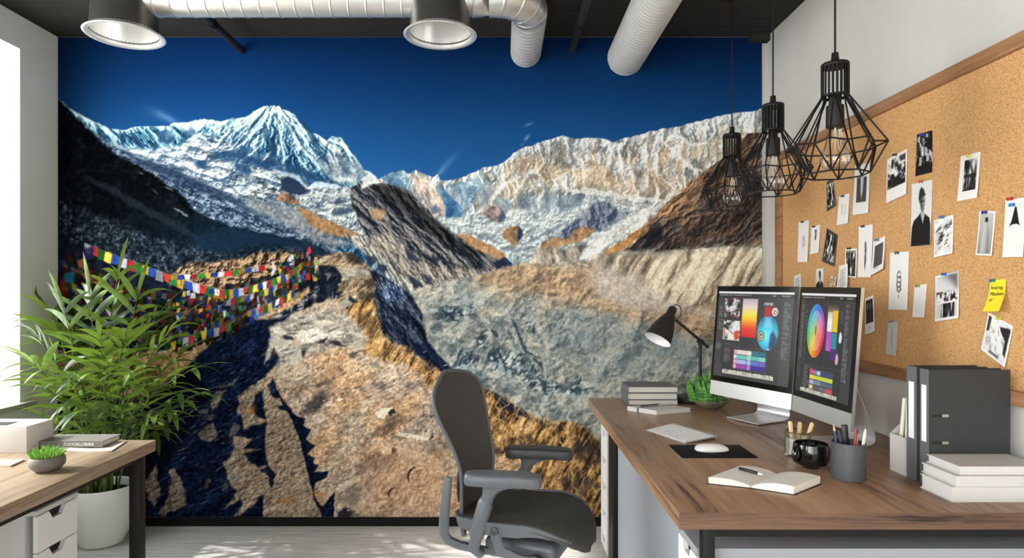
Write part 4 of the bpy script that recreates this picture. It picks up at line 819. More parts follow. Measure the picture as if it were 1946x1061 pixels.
# ---------------------------------------------------------------- ducts under the ceiling
steel = mat('galvanised_steel', (226, 225, 221), .42, .85, var=.05, vscale=14, stretch=(1, 1, 1))
matte_duct = mat('painted_duct', (214, 213, 209), .48, .35, var=.05, vscale=18)
outlet_m = mat('brushed_grey_metal', (128, 127, 124), .34, .9, var=.06, vscale=5, stretch=(1, 1, 8))
outlet_in = mat('bright_reflector', (232, 231, 228), .3, .6)
def spiral_pipe(mb, pts, r, pitch, n=36, cap0=True, cap1=True, ridge=.0026):
    """round duct along points with helical seams"""
    pts = [Vector(p) for p in pts]; L = [0]
    for a, b in zip(pts, pts[1:]): L.append(L[-1] + (b - a).length)
    def at(s_):
        s_ = min(max(s_, 0), L[-1])
        for i in range(len(pts) - 1):
            if s_ <= L[i + 1] + 1e-9:
                return pts[i].lerp(pts[i + 1], (s_ - L[i]) / max(1e-9, L[i + 1] - L[i]))
    ss = []; k = -1
    while k * pitch < L[-1] + pitch:
        for d, h_ in ((-.0060, 0), (-.0028, 0), (-.0012, 1), (.0012, 1), (.0028, 0), (.0060, 0), (pitch * .5, 0)): ss.append((k * pitch + d, h_))
        k += 1
    rings = []
    prev = None
    for s_, h in ss:
        if s_ < -.2 * pitch or s_ > L[-1] + .2 * pitch: continue
        c = at(s_); t = (at(s_ + .01) - at(s_ - .01)).normalized()
        u = Vector((0, 0, 1)); u = (u - t * u.dot(t)).normalized(); v = t.cross(u)
        rings.append([mb.bm.verts.new(at(s_ + pitch * .5 * (math.cos(2 * math.pi * q / n) * .35)) * 1.0 + u * math.cos(2 * math.pi * q / n) * (r + ridge * h) + v * math.sin(2 * math.pi * q / n) * (r + ridge * h)) for q in range(n)])
    for a, b in zip(rings, rings[1:]):
        for q in range(n): mb.bm.faces.new([a[q], a[(q + 1) % n], b[(q + 1) % n], b[q]])
    if cap0: mb.bm.faces.new(rings[0][::-1])
    if cap1: mb.bm.faces.new(rings[-1])
DY, DZ, DR = 2.83, 2.612, .082
duct = thing('air_duct', 'silver spiral air duct with elbow and two round outlets along the ceiling', 'duct', (-.78, DY, DZ + .03))
x1 = -.69; x2 = -.278; x3 = .128
xa = -1.69
mb = MB(); spiral_pipe(mb, [(xa, DY, DZ), (-.06, DY, DZ)], DR, .0785); mb.build('duct_pipe', steel, duct, angle=60)
mb = MB(); er = .16; arc = [(x3 - er + er * math.sin(a), DY + er - er * math.cos(a), DZ) for a in np.linspace(0, math.pi / 2, 9)]
spiral_pipe(mb, [(-.06, DY, DZ)] + arc, DR + .002, .062); mb.build('elbow', steel, duct, angle=60)
mb = MB(); spiral_pipe(mb, [(x3, DY + er, DZ), (x3, YB - .006, DZ)], DR + .001, .040, ridge=.0014); mb.build('wall_stub', matte_duct, duct, angle=60)
for xo in (xa, x2):
    zb = 2.440
    c = (xo, DY - .005, 0)
    body = MB().lathe([(.138, zb + .012), (.137, zb + .03), (.128, 2.6), (.126, 2.69), (.0, 2.69)], c, 56).build('air_outlet', outlet_m, duct, angle=50)
    MB().lathe([(.139, zb + .016), (.160, zb + .004), (.164, zb), (.160, zb - .004), (.146, zb - .001), (.139, zb + .006)], c, 56).build('rim', outlet_in, body, angle=60)
    MB().lathe([(.141, zb + .001), (.132, zb + .05), (.118, zb + .12), (.050, zb + .135), (0, zb + .135)], c, 48).build('reflector', outlet_in, body)
    MB().lathe([(.048, zb + .1345), (.048, zb + .118), (0, zb + .118)], c, 32).build('nozzle', mat('dark_nozzle', (52, 50, 48), .6), body)
d2 = MB(); spiral_pipe(d2, [(.678, 1.75, 2.585), (.678, YB - .006, 2.585)], .0995, .030, ridge=.0012)
tag(d2.build('ceiling_duct', matte_duct, angle=60), 'straight pale duct running from the ceiling into the mural right of the elbow', 'duct')
for xo, lab in ((-1.438, 'thin dark conduit pipe entering the wall left of the snowy peak'), (.385, 'thin dark conduit pipe between the elbow duct and the straight duct')):
    t = thing('conduit_pipe', lab, 'pipe', (xo, 2.6, 2.623), group=None)
    MB().tube([(xo, 2.935 if xo < 0 else 1.2, 2.626), (xo, YB - .004, 2.623)], .0195, 14).build('pipe', mat('dark_pipe', (44, 42, 40), .5, .3), t)
    MB().tube([(xo, 3.12, 2.624), (xo, 3.15, 2.624)], .0235, 14).box(xo - .006, xo + .006, 3.125, 3.145, 2.64, ZC).build('clamp', black_metal, t)

# ---------------------------------------------------------------- cork board
def cork_mat():
    m = bpy.data.materials.new('cork'); m.use_nodes = True; t = m.node_tree; b = t.nodes['Principled BSDF']; L = t.links.new
    co = t.nodes.new('ShaderNodeTexCoord'); v = t.nodes.new('ShaderNodeTexVoronoi'); v.inputs['Scale'].default_value = 300
    nz = t.nodes.new('ShaderNodeTexNoise'); nz.inputs['Scale'].default_value = 220; nz.inputs['Detail'].default_value = 3
    mx = t.nodes.new('ShaderNodeMath'); mx.operation = 'MULTIPLY_ADD'; mx.inputs[1].default_value = .5
    sp = t.nodes.new('ShaderNodeSeparateColor'); hf = t.nodes.new('ShaderNodeMath'); hf.operation = 'MULTIPLY'; hf.inputs[1].default_value = .5
    rp = t.nodes.new('ShaderNodeValToRGB'); e = rp.color_ramp.elements; e[0].position = .22; e[0].color = lin((164, 120, 78)) + (1,); e[1].position = .75; e[1].color = lin((212, 168, 116)) + (1,)
    q = e.new(.40); q.color = lin((194, 148, 98)) + (1,)
    L(co.outputs['Object'], v.inputs['Vector']); L(co.outputs['Object'], nz.inputs['Vector']); L(v.outputs['Color'], sp.inputs[0]); L(sp.outputs[0], hf.inputs[0])
    L(nz.outputs['Fac'], mx.inputs[0]); L(hf.outputs[0], mx.inputs[2]); L(mx.outputs[0], rp.inputs[0]); L(rp.outputs[0], b.inputs['Base Color'])
    b.inputs['Roughness'].default_value = .9; b.inputs['Specular IOR Level'].default_value = .1
    bp = t.nodes.new('ShaderNodeBump'); bp.inputs['Strength'].default_value = .25; bp.inputs['Distance'].default_value = .002; L(mx.outputs[0], bp.inputs['Height']); L(bp.outputs[0], b.inputs['Normal'])
    return m
frame_wood = wood('frame_oak', (112, 76, 48), (150, 108, 74), (176, 134, 96), (30, 2, 30))
CBZ0, CBZ1, CBY0, CBY1 = .975, 2.018, .95, 3.327
cb = thing('cork_board', 'large cork pin board in a wooden frame on the right wall', 'pin board', (XR - .006, 2.1, CBZ0))
MB().box(1.450, XR - .001, CBY0 + .02, CBY1 - .02, CBZ0 + .02, CBZ1 - .02).build('cork_panel', cork_mat(), cb, smooth=False)
for (y0, y1, z0, z1) in ((CBY0, CBY1, CBZ1 - .043, CBZ1), (CBY0, CBY1, CBZ0, CBZ0 + .042), (CBY1 - .062, CBY1, CBZ0 + .042, CBZ1 - .043), (CBY0, CBY0 + .042, CBZ0 + .042, CBZ1 - .043)):
    MB().box(1.434, XR - .001, y0, y1, z0, z1, .002).build('frame_rail', frame_wood, cb)
# ================================================================ desks
walnut = wood('walnut_top', (44, 30, 22), (138, 105, 80), (174, 140, 110), (17, 1.3, 17), .34)
walnut_x = wood('walnut_front_edge', (38, 26, 19), (94, 68, 50), (126, 95, 71), (2.2, 20, 60), .42)
oak = wood('oak_top', (112, 92, 74), (160, 138, 114), (188, 168, 142), (20, 1.4, 20), .45)
DX0, DX1, DY0, DY1, DT = .437, 1.446, 1.56, 3.222, .75
rd = thing('desk', 'large walnut desk with black metal legs along the right wall', 'desk', (.95, 2.4, 0))
MB().box(DX0, DX1, DY0 + .0015, DY1, DT - .042, DT, .0008).build('desktop', walnut, rd)
MB().box(DX0, DX1, DY0, DY0 + .0014, DT - .0415, DT - .0005).build('edge_band', walnut_x, rd, smooth=False)
for (x0, x1, y0, y1) in ((.500, .530, 1.575, 1.605), (.500, .530, 2.86, 2.98), (1.40, 1.43, 1.575, 1.605), (1.40, 1.43, 2.86, 2.98)):
    MB().box(x0, x1, y0, y1, 0, DT - .0425, .001).build('leg', black_metal, rd)
MB().box(.530, 1.40, 1.578, 1.602, DT - .066, DT - .0425).build('front_rail', black_metal, rd)
grey_panel = mat('grey_laminate', (158, 164, 172), .55, var=.02)
MB().box(.522, .540, 1.806, 2.855, .02, DT - .0425).build('side_panel', grey_panel, rd)
MB().box(.545, 1.395, 1.90, 1.915, .02, DT - .0425).build('back_panel', mat('grey_back_panel', (128, 128, 128), .6), rd)

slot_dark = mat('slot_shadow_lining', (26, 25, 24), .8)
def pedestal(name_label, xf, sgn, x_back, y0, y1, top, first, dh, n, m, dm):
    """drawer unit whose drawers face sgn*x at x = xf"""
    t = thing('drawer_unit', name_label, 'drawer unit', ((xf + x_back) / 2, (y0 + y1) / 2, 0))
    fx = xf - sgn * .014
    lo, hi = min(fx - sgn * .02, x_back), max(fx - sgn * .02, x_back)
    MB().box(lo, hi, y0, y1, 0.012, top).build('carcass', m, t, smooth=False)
    e = .010
    MB().box(min(xf, fx - sgn * .02), max(xf, fx - sgn * .02), y0, y1, first + .004, top).build('top_rail', m, t, smooth=False)
    w = y1 - y0
    for k in range(n):
        z1 = first - k * dh; z0 = max(.03, z1 - dh + .004)
        if z1 - z0 < .03: break
        ya, yb = y0 + .006, y1 - .006; s0, s1 = ya + w * .30, ya + w * .72; b0, b1 = ya + w * .36, ya + w * .64; h = .026
        if sgn > 0: s0, s1, b0, b1 = ya + w * .26, ya + w * .66, ya + w * .34, ya + w * .56
        poly = [(ya, z0), (yb, z0), (yb, z1), (s1, z1), (b1, z1 - h), (b0, z1 - h), (s0, z1), (ya, z1)]
        d = MB().prism(poly, lambda y, z, q: Vector((xf - sgn * (.0 if q == 0 else .014), y, z))).build('drawer', dm, t, smooth=False)
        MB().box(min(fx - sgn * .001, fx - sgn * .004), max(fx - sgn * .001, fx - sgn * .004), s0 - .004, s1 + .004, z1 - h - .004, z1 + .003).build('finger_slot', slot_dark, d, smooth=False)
    return t
white_lam = mat('white_laminate', (232, 232, 230), .45)
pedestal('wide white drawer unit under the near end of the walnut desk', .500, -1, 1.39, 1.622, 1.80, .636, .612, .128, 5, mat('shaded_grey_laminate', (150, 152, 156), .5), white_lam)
pedestal('narrow white drawer unit under the far end of the walnut desk', .500, -1, .93, 3.02, 3.21, .690, .605, .130, 5, white_lam, white_lam)

LDX0, LDX1, LDY0, LDY1 = -2.44, -1.274, .70, 2.32
ld = thing('desk', 'pale oak desk with black metal legs by the window at left', 'desk', (-1.86, 1.5, 0))
MB().box(LDX0, LDX1, LDY0, LDY1, DT - .040, DT, .0015).build('desktop', oak, ld)
for (x0, x1) in ((-1.338, -1.300), (-2.42, -2.385)):
    for (y0, y1) in ((2.262, 2.300), (.74, .775)):
        MB().box(x0, x1, y0, y1, 0, DT - .0405, .001).build('leg', black_metal, ld)
MB().box(-1.334, -1.304, .775, 2.262, DT - .064, DT - .0405).build('side_rail', black_metal, ld)
pedestal('white drawer unit with cut-out slots under the pale oak desk', -1.427, 1, -1.95, 1.932, 2.124, .622, .604, .116, 5, mat('grey_white_laminate', (206, 206, 202), .5), white_lam)

# ================================================================ office chair
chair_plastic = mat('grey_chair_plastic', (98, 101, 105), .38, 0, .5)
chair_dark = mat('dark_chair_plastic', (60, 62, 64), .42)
def mesh_fabric(name, c0, c1, stretch=(900, 900, 60)):
    m = bpy.data.materials.new(name); m.use_nodes = True; t = m.node_tree; b = t.nodes['Principled BSDF']; L = t.links.new
    co = t.nodes.new('ShaderNodeTexCoord'); mp = t.nodes.new('ShaderNodeMapping'); mp.inputs['Scale'].default_value = stretch
    mx = t.nodes.new('ShaderNodeTexNoise'); mx.inputs['Scale'].default_value = 1.0; mx.inputs['Detail'].default_value = 2; rp = t.nodes.new('ShaderNodeValToRGB')
    rp.color_ramp.elements[0].position = .35; rp.color_ramp.elements[1].position = .65
    rp.color_ramp.elements[0].color = lin(c0) + (1,); rp.color_ramp.elements[1].color = lin(c1) + (1,)
    L(co.outputs['Object'], mp.inputs[0]); L(mp.outputs[0], mx.inputs['Vector']); L(mx.outputs['Fac'], rp.inputs[0]); L(rp.outputs[0], b.inputs['Base Color'])
    b.inputs['Roughness'].default_value = .75; b.inputs['Specular IOR Level'].default_value = .25
    bp = t.nodes.new('ShaderNodeBump'); bp.inputs['Strength'].default_value = .35; bp.inputs['Distance'].default_value = .001; L(mx.outputs['Fac'], bp.inputs['Height']); L(bp.outputs[0], b.inputs['Normal'])
    return m
weave = mesh_fabric('chair_mesh_weave', (70, 68, 65), (98, 95, 91))
ch = thing('office_chair', 'grey mesh office chair with armrests in front of the mural', 'chair', (.064, 2.17, 0), math.radians(-22))
def ip(x, tab): return float(np.interp(x, [a for a, b in tab], [b for a, b in tab]))
def smooth_ip(x, tab, d=.03): return (ip(x - d, tab) + ip(x - d / 2, tab) + 2 * ip(x, tab) + ip(x + d / 2, tab) + ip(x + d, tab)) / 6
BU = [(.44, -.192), (.52, -.196), (.60, -.193), (.70, -.192), (.78, -.217), (.88, -.252), (.97, -.278), (1.02, -.294)]
BW = [(.44, .118), (.60, .132), (.70, .138), (.78, .156), (.88, .192), (.95, .206), (1.02, .208)]
ZB0, ZB1 = .462, 1.008
def back_outline(z):
    hw = smooth_ip(z, BW)
    top = (z - (ZB1 - .135)) / .135
    if top > 0: hw *= max(0.0, 1 - top ** 2.7) ** (1 / 2.1)
    bot = ((ZB0 + .03) - z) / .03
    if bot > 0: hw *= max(0.0, 1 - bot ** 2) ** .5 * .35 + .65
    return hw
def back_pt(z, t, off=0.0):
    hw = back_outline(z); v = hw * t
    return Vector((smooth_ip(z, BU) + .034 * t * t * min(1, hw / .12) + off, v, z))
zs = lambda s: ZB0 + (ZB1 - ZB0) * (1 - (1 - s) ** 2.0)
backrest = MB().sheet(lambda u, v: back_pt(zs(v), u * 2 - 1), 28, 64, thick=lambda u, v: back_pt(zs(v), u * 2 - 1, -.008)).build('backrest', weave, ch, local=True, angle=60)
edge = [back_pt(zs(s), -1, -.004) for s in np.linspace(0, .9999, 70)] + [back_pt(zs(s), 1, -.004) for s in np.linspace(.9999, 0, 70)]
MB().tube(edge, .0066, 10).build('back_frame', chair_plastic, ch, local=True)
# lumbar support seen behind the mesh
MB().sheet(lambda u, v: back_pt(.58 + .10 * v, (u * 2 - 1) * .78, -.013 - .004 * math.sin(math.pi * v)), 12, 6, thick=(-.006, 0, 0)).build('lumbar_pad', chair_dark, ch, local=True)
# seat
def seat_hw(u):
    base = ip(u, [(-.195, .150), (-.16, .168), (-.05, .184), (.08, .188), (.25, .180)])
    f = max(0.0, min(1.0, (u - .10) / .152)); b = max(0.0, min(1.0, (-.14 - u) / .056))
    return base * max(.02, 1 - f ** 2.8) ** (1 / 2.4) * (1 - .25 * b ** 2)
def seat_z(u, t):
    return ip(u, [(-.195, .548), (-.12, .553), (.0, .557), (.08, .563), (.13, .562), (.17, .553), (.205, .536), (.232, .512), (.252, .482)]) + .014 * t * t * ip(u, [(-.2, 1), (.1, .8), (.2, 0)]) - .012 * abs(t) ** 6 - .010 * (1 - t * t) * ip(u, [(-.2, 1), (.1, 1), (.2, 0)])
def su(v): return -.195 + .447 * (1 - (1 - v) ** 1.35)
def seat_pt(u, v, off=0):
    x = su(v); t = u * 2 - 1
    return Vector((x, seat_hw(x) * t, seat_z(x, t) + off))
MB().sheet(lambda u, v: seat_pt(u, v), 24, 40, thick=lambda u, v: seat_pt(u, v, -.016)).build('seat', mesh_fabric('seat_mesh_weave', (62, 61, 58), (92, 90, 86), (60, 900, 900)), ch, local=True, angle=60)
def skirt(u, v, o):
    x = -.19 + .43 * v; t = -1 if u == 0 else 1
    return Vector((x, t * (seat_hw(x) + .004 - o * .02), 0))
for sd in (-1, 1):
    MB().sheet(lambda u, v: Vector((-.192 + .41 * v, sd * (seat_hw(-.192 + .41 * v) + .006 - .012 * u), seat_z(-.192 + .41 * v, 1) + .004 - u * ip(v, [(0, .030), (.2, .046), (.6, .044), (.85, .026), (1, .012)]))), 4, 30, thick=(0, -sd * .012, 0)).build('seat_frame', chair_plastic, ch, local=True)
# armrests on slanted posts
for sd in (-1, 1):
    pad = MB(); nP = 26
    def arm_fn(q, r): 
        a = 2 * math.pi * q; x = math.cos(a); y = math.sin(a); e = .55
        X = math.copysign(abs(x) ** e, x) * .124; Y = math.copysign(abs(y) ** e, y) * .038
        return X, Y
    rings = []
    for (sc_, z_) in ((.0, .727), (.6, .7275), (.86, .726), (.97, .719), (1.0, .708), (.99, .697), (.93, .690), (.6, .688), (0, .688)):
        rings.append((sc_, z_))
    prof = []
    for sc_, z_ in rings:
        if sc_ == 0: prof.append([pad.bm.verts.new((.018, sd * .205, z_))])
        else:
            prof.append([pad.bm.verts.new((.018 + arm_fn(k / 44, 0)[0] - (1 - sc_) * .04 * math.cos(2 * math.pi * k / 44) * 0 - math.copysign(min(abs(arm_fn(k / 44, 0)[0]), (1 - sc_) * .038), arm_fn(k / 44, 0)[0]), sd * .205 + arm_fn(k / 44, 0)[1] * sc_, z_ - .006 * max(0, arm_fn(k / 44, 0)[0] / .124) ** 2)) for k in range(44)])
    for a, b in zip(prof, prof[1:]):
        for k in range(44):
            k2 = (k + 1) % 44
            if len(a) == 1: pad.bm.faces.new([a[0], b[k2], b[k]])
            elif len(b) == 1: pad.bm.faces.new([a[k], a[k2], b[0]])
            else: pad.bm.faces.new([a[k], a[k2], b[k2], b[k]])
    Ry = Matrix.Translation((.004, sd * .178, -.006)) @ Matrix.Rotation(math.radians(17), 4, 'Z') @ Matrix.Translation((-.018, -sd * .205, 0))
    for v in pad.bm.verts: v.co = Ry @ v.co
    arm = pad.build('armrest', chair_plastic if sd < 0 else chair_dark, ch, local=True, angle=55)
    y = sd * .178
    post = MB()
    # flared bracket under the pad
    sec = [(.687, -.085, .060), (.679, -.075, .045), (.665, -.066, .004), (.648, -.066, -.018), (.625, -.070, -.030), (.60, -.076, -.036)]
    rows_ = []
    for (z_, a_, b_) in sec:
        rows_.append([post.bm.verts.new((a_ + (b_ - a_) * (.5 - .5 * math.cos(2 * math.pi * k / 16)), y + math.sin(2 * math.pi * k / 16) * .019, z_)) for k in range(16)])
    for a, b in zip(rows_, rows_[1:]):
        for k in range(16): post.bm.faces.new([a[k], a[(k + 1) % 16], b[(k + 1) % 16], b[k]])
    post.bm.faces.new(rows_[0]); post.bm.faces.new(rows_[-1][::-1])
    post.build('arm_bracket', chair_plastic, arm, local=True)
    MB().tube([(-.052, y, .622), (-.055, y, .619), (-.089, y, .508), (-.090, y, .503)], [.024, .026, .026, .023], 18, flat=.8).build('arm_sleeve', chair_plastic, arm, local=True)
    MB().tube([(-.086, y, .51), (-.100, y * .98, .462), (-.085, y * .85, .440)], [.020, .020, .020], 16, flat=.8).build('arm_post', chair_plastic, arm, local=True)
    # upright that carries the backrest
    MB().tube([(-.196, sd * .160, .680), (-.201, sd * .162, .65), (-.211, sd * .162, .56), (-.219, sd * .156, .49), (-.213, sd * .132, .458), (-.18, sd * .115, .440), (-.10, sd * .09, .425), (-.04, sd * .06, .420)], [.011, .016, .018, .019, .021, .021, .020, .018], 12, flat=.7).build('back_support', chair_plastic, ch, local=True)
    # tilt link beside the seat
    MB().tube([(-.020, sd * .176, .545), (-.022, sd * .172, .505), (-.008, sd * .165, .465), (.05, sd * .150, .440), (.10, sd * .130, .430)], [.021, .020, .020, .021, .022], 12, flat=.55).build('tilt_link', chair_plastic, ch, local=True)
    MB().lathe([(0, .0), (.013, 0), (.013, .006), (.007, .008), (0, .008)], n=20, M=Matrix.Translation((-.021, sd * .187, .535)) @ rot_to((0, sd, 0))).build('pivot_cap', chair_dark, ch, local=True)
MB().box(-.10, .15, -.095, .095, .405, .475, .022, 3).build('tilt_housing', chair_plastic, ch, local=True)
MB().lathe([(0, 0), (.026, 0), (.028, .006), (.028, .022), (.020, .028), (0, .028)], n=26, M=Matrix.Translation((.10, -.128, .432)) @ rot_to((0, -1, 0))).build('tension_knob', chair_dark, ch, local=True)
MB().lathe([(0, .10), (.030, .10), (.030, .30), (.020, .30), (.020, .41), (0, .41)], n=26).build('gas_lift', chair_dark, ch, local=True)
bs = MB(); 
for k in range(5):
    a = k * 2 * math.pi / 5 + .3
    bs.tube([(0, 0, .115), (math.cos(a) * .12, math.sin(a) * .12, .110), (math.cos(a) * .27, math.sin(a) * .27, .078)], [.030, .024, .016], 10, flat=.9)
base = bs.build('star_base', chair_plastic, ch, local=True)
for k in range(5):
    a = k * 2 * math.pi / 5 + .3; p = Vector((math.cos(a) * .27, math.sin(a) * .27, .031)); sdv = Vector((-math.sin(a), math.cos(a), 0))
    MB().tube([p - sdv * .02, p + sdv * .02], .031, 18).tube([p, p + Vector((0, 0, .045))], .008, 8).build('castor', chair_dark, base, local=True)

# ================================================================ pendant lamps
def pendant(d, label):
    x = 632 * 2.0 / FOC if d < 2.2 else (.5 * (1.053 + (1469 - CX) * 1.25 * 2 / FOC) if d < 2.7 else (1391 - CX) * 2.99 / FOC)
    if 2.2 < d < 2.7: x = (1469 - CX) * d / FOC
    zt_ = {0: 2.018, 1: EYE + (552 - 199) * 2.5 / FOC, 2: EYE + (552 - 255.5) * 2.99 / FOC}[0 if d < 2.2 else (1 if d < 2.7 else 2)]
    t = thing('pendant_lamp', label, 'lamp', (x, d, zt_ - .36), group='black wire cage pendant lamps over the desk')
    Pt = lambda r, a, z: Vector((x + r * math.cos(a), d + r * math.sin(a), zt_ + z))
    MB().tube([(x, d, zt_ + .015), (x, d, ZC - .02)], .0032, 8).build('cord', black_metal, t)
    MB().lathe([(0, ZC - .001), (.045, ZC - .001), (.045, ZC - .012), (.02, ZC - .022), (0, ZC - .022)], (x, d, 0), 28).build('ceiling_rose', black_metal, t)
    cap = MB().lathe([(0, .034), (.010, .034), (.011, .020), (.013, .001), (.040, .0), (.0415, -.003), (.0415, -.008), (.040, -.011), (0, -.011)], (x, d, zt_), 32)
    for k in range(20):
        a = k * 2 * math.pi / 20; cap.tube([Pt(.0385, a, -.009), Pt(.0385, a, -.103)], .0034, 6)
    cap.lathe([(.034, -.100), (.0415, -.100), (.0415, -.107), (.034, -.107), (.034, -.100)], (x, d, zt_), 32)
    cap.build('neck', black_metal, t)
    cg = MB(); wr = .0027; n = 8
    R1, Z1, R2, Z2, R3, Z3 = .144, -.262, .118, -.287, .097, -.352
    for k in range(n):
        a = k * 2 * math.pi / n + .20; h = math.pi / n
        cg.tube([Pt(.039, a, -.104), Pt(R1, a, Z1)], wr, 6)
        cg.tube([Pt(.039, a + h * .25, -.104), Pt(R2, a + h, Z2 + .02)], wr, 6)
        cg.tube([Pt(R1, a, Z1), Pt(R2, a + h, Z2 + .02), Pt(R1, a + 2 * h, Z1)], wr, 6)
        cg.tube([Pt(R1, a, Z1), Pt(R3, a, Z3)], wr, 6)
        cg.tube([Pt(R2, a + h, Z2 + .02), Pt(R3, a, Z3)], wr, 6); cg.tube([Pt(R2, a + h, Z2 + .02), Pt(R3, a + 2 * h, Z3)], wr, 6)
        cg.tube([Pt(R3, a, Z3), Pt(R3, a + 2 * h, Z3)], wr, 6)
    cg.build('wire_cage', black_metal, t)
    MB().lathe([(0, -.10), (.018, -.10), (.018, -.130), (.026, -.134), (.027, -.20), (.024, -.203), (0, -.203)], (x, d, zt_), 28).build('socket', mat('socket_black', (14, 14, 14), .55), t)
    b = MB().lathe([(.019, -.203), (.021, -.225), (.030, -.258), (.041, -.285), (.045, -.303), (.043, -.318), (.032, -.330), (.014, -.336), (0, -.337)], (x, d, zt_), 28).build('bulb', BULB, t)
    fl = MB()
    for k in range(6):
        a = k * math.pi / 3; fl.tube([Pt(.005, a, -.215), Pt(.017, a, -.285), Pt(.007, a + .5, -.235)], .0009, 5)
    fl.tube([Pt(0, 0, -.2035), Pt(0, 0, -.262)], .003, 8)
    fl.build('filament', mat('warm_filament', (236, 216, 184), .6), b)
def bulb_mat():
    m = bpy.data.materials.new('clear_bulb_glass'); m.use_nodes = True; t = m.node_tree; t.nodes.clear(); L = t.links.new
    o = t.nodes.new('ShaderNodeOutputMaterial'); mx = t.nodes.new('ShaderNodeMixShader'); a = t.nodes.new('ShaderNodeBsdfTransparent'); a.inputs[0].default_value = (.97, .96, .94, 1)
    g = t.nodes.new('ShaderNodeBsdfGlossy'); g.inputs['Roughness'].default_value = .03; lw_ = t.nodes.new('ShaderNodeLayerWeight'); lw_.inputs[0].default_value = .35
    ad = t.nodes.new('ShaderNodeMath'); ad.operation = 'MULTIPLY_ADD'; ad.inputs[1].default_value = .45; ad.inputs[2].default_value = .06
    L(lw_.outputs['Fresnel'], ad.inputs[0]); L(ad.outputs[0], mx.inputs[0]); L(a.outputs[0], mx.inputs[1]); L(g.outputs[0], mx.inputs[2]); L(mx.outputs[0], o.inputs[0]); return m
BULB = bulb_mat()
pendant(2.0, 'black wire cage pendant lamp nearest the front, the largest of the three')
pendant(2.5, 'black wire cage pendant lamp in the middle of the three')
pendant(2.99, 'black wire cage pendant lamp farthest back, in front of the mural')

# ================================================================ potted palm
rnd = random.Random(11)
pp = thing('potted_palm', 'leafy green palm in a pale grey pot on the floor beside the left wall', 'plant', (-2.06, 3.25, 0))
pot_m = mat('grey_ceramic', (226, 227, 222), .45, var=.02)
MB().lathe([(0, 0), (.085, 0), (.098, .006), (.122, .06), (.142, .14), (.150, .22), (.151, .295), (.148, .300), (.143, .296), (.142, .255), (0, .255)], (-2.06, 3.25, 0), 56).build('pot', pot_m, pp)
MB().lathe([(0, .268), (.06, .270), (.110, .266), (.141, .258)], (-2.06, 3.25, 0), 40).build('soil', mat('dark_soil', (38, 30, 24), .95, var=.5, vscale=60, bump=.6, bscale=90), pp)
def leaf_mat():
    m = bpy.data.materials.new('palm_leaf'); m.use_nodes = True; t = m.node_tree; L = t.links.new; b = t.nodes['Principled BSDF']; o = t.nodes['Material Output']
    co = t.nodes.new('ShaderNodeTexCoord'); nz = t.nodes.new('ShaderNodeTexNoise'); nz.inputs['Scale'].default_value = 9; nz.inputs['Detail'].default_value = 2
    rp = t.nodes.new('ShaderNodeValToRGB'); e = rp.color_ramp.elements; e[0].position = .36; e[0].color = lin((34, 62, 24)) + (1,); e[1].position = .66; e[1].color = lin((118, 148, 64)) + (1,)
    oi = t.nodes.new('ShaderNodeObjectInfo'); ma = t.nodes.new('ShaderNodeMath'); ma.operation = 'MULTIPLY_ADD'; ma.inputs[1].default_value = .34; ma.inputs[2].default_value = -.20; mb_ = t.nodes.new('ShaderNodeMath'); mb_.operation = 'ADD'
    L(oi.outputs['Random'], ma.inputs[0]); L(nz.outputs['Fac'], mb_.inputs[0]); L(ma.outputs[0], mb_.inputs[1])
    L(co.outputs['Object'], nz.inputs['Vector']); L(mb_.outputs[0], rp.inputs[0]); L(rp.outputs[0], b.inputs['Base Color']); b.inputs['Roughness'].default_value = .33; b.inputs['Specular IOR Level'].default_value = .5
    tr = t.nodes.new('ShaderNodeBsdfTranslucent'); tr.inputs[0].default_value = lin((150, 180, 60)) + (1,); mx = t.nodes.new('ShaderNodeMixShader'); mx.inputs[0].default_value = .12
    L(b.outputs[0], mx.inputs[1]); L(tr.outputs[0], mx.inputs[2]); L(mx.outputs[0], o.inputs[0]); return m
palm_leaf = leaf_mat(); cane_m = mat('palm_cane', (78, 92, 44), .55, var=.3, vscale=20)
def clampv(p):
    p = Vector(p); p.x = max(p.x, XL + .012); p.y = min(p.y, YB - .03)
    if p.y < 2.40 and p.z < .80: p.y = 2.40
    return p
def leaflet(mb, base, d, up, ln, wd, droop):
    """one long pointed blade with a fold along its midrib"""
    d = d.normalized(); side = d.cross(up).normalized(); nrm = side.cross(d).normalized(); n = 6; rows = []
    p = Vector(base); dirn = d.copy()
    for i in range(n + 1):
        f = i / n; wv = wd * (math.sin(math.pi * min(1, f * .93 + .07)) ** .75) * (1 - .25 * f)
        nn = side.cross(dirn).normalized()
        rows.append([mb.bm.verts.new(clampv(p - side * wv + nn * wv * .25)), mb.bm.verts.new(clampv(p)), mb.bm.verts.new(clampv(p + side * wv + nn * wv * .25))])
        dirn = (dirn + Vector((0, 0, -1)) * droop / n).normalized(); p = p + dirn * (ln / n)
    for a, b in zip(rows, rows[1:]):
        mb.bm.faces.new([a[0], a[1], b[1], b[0]]); mb.bm.faces.new([a[1], a[2], b[2], b[1]])
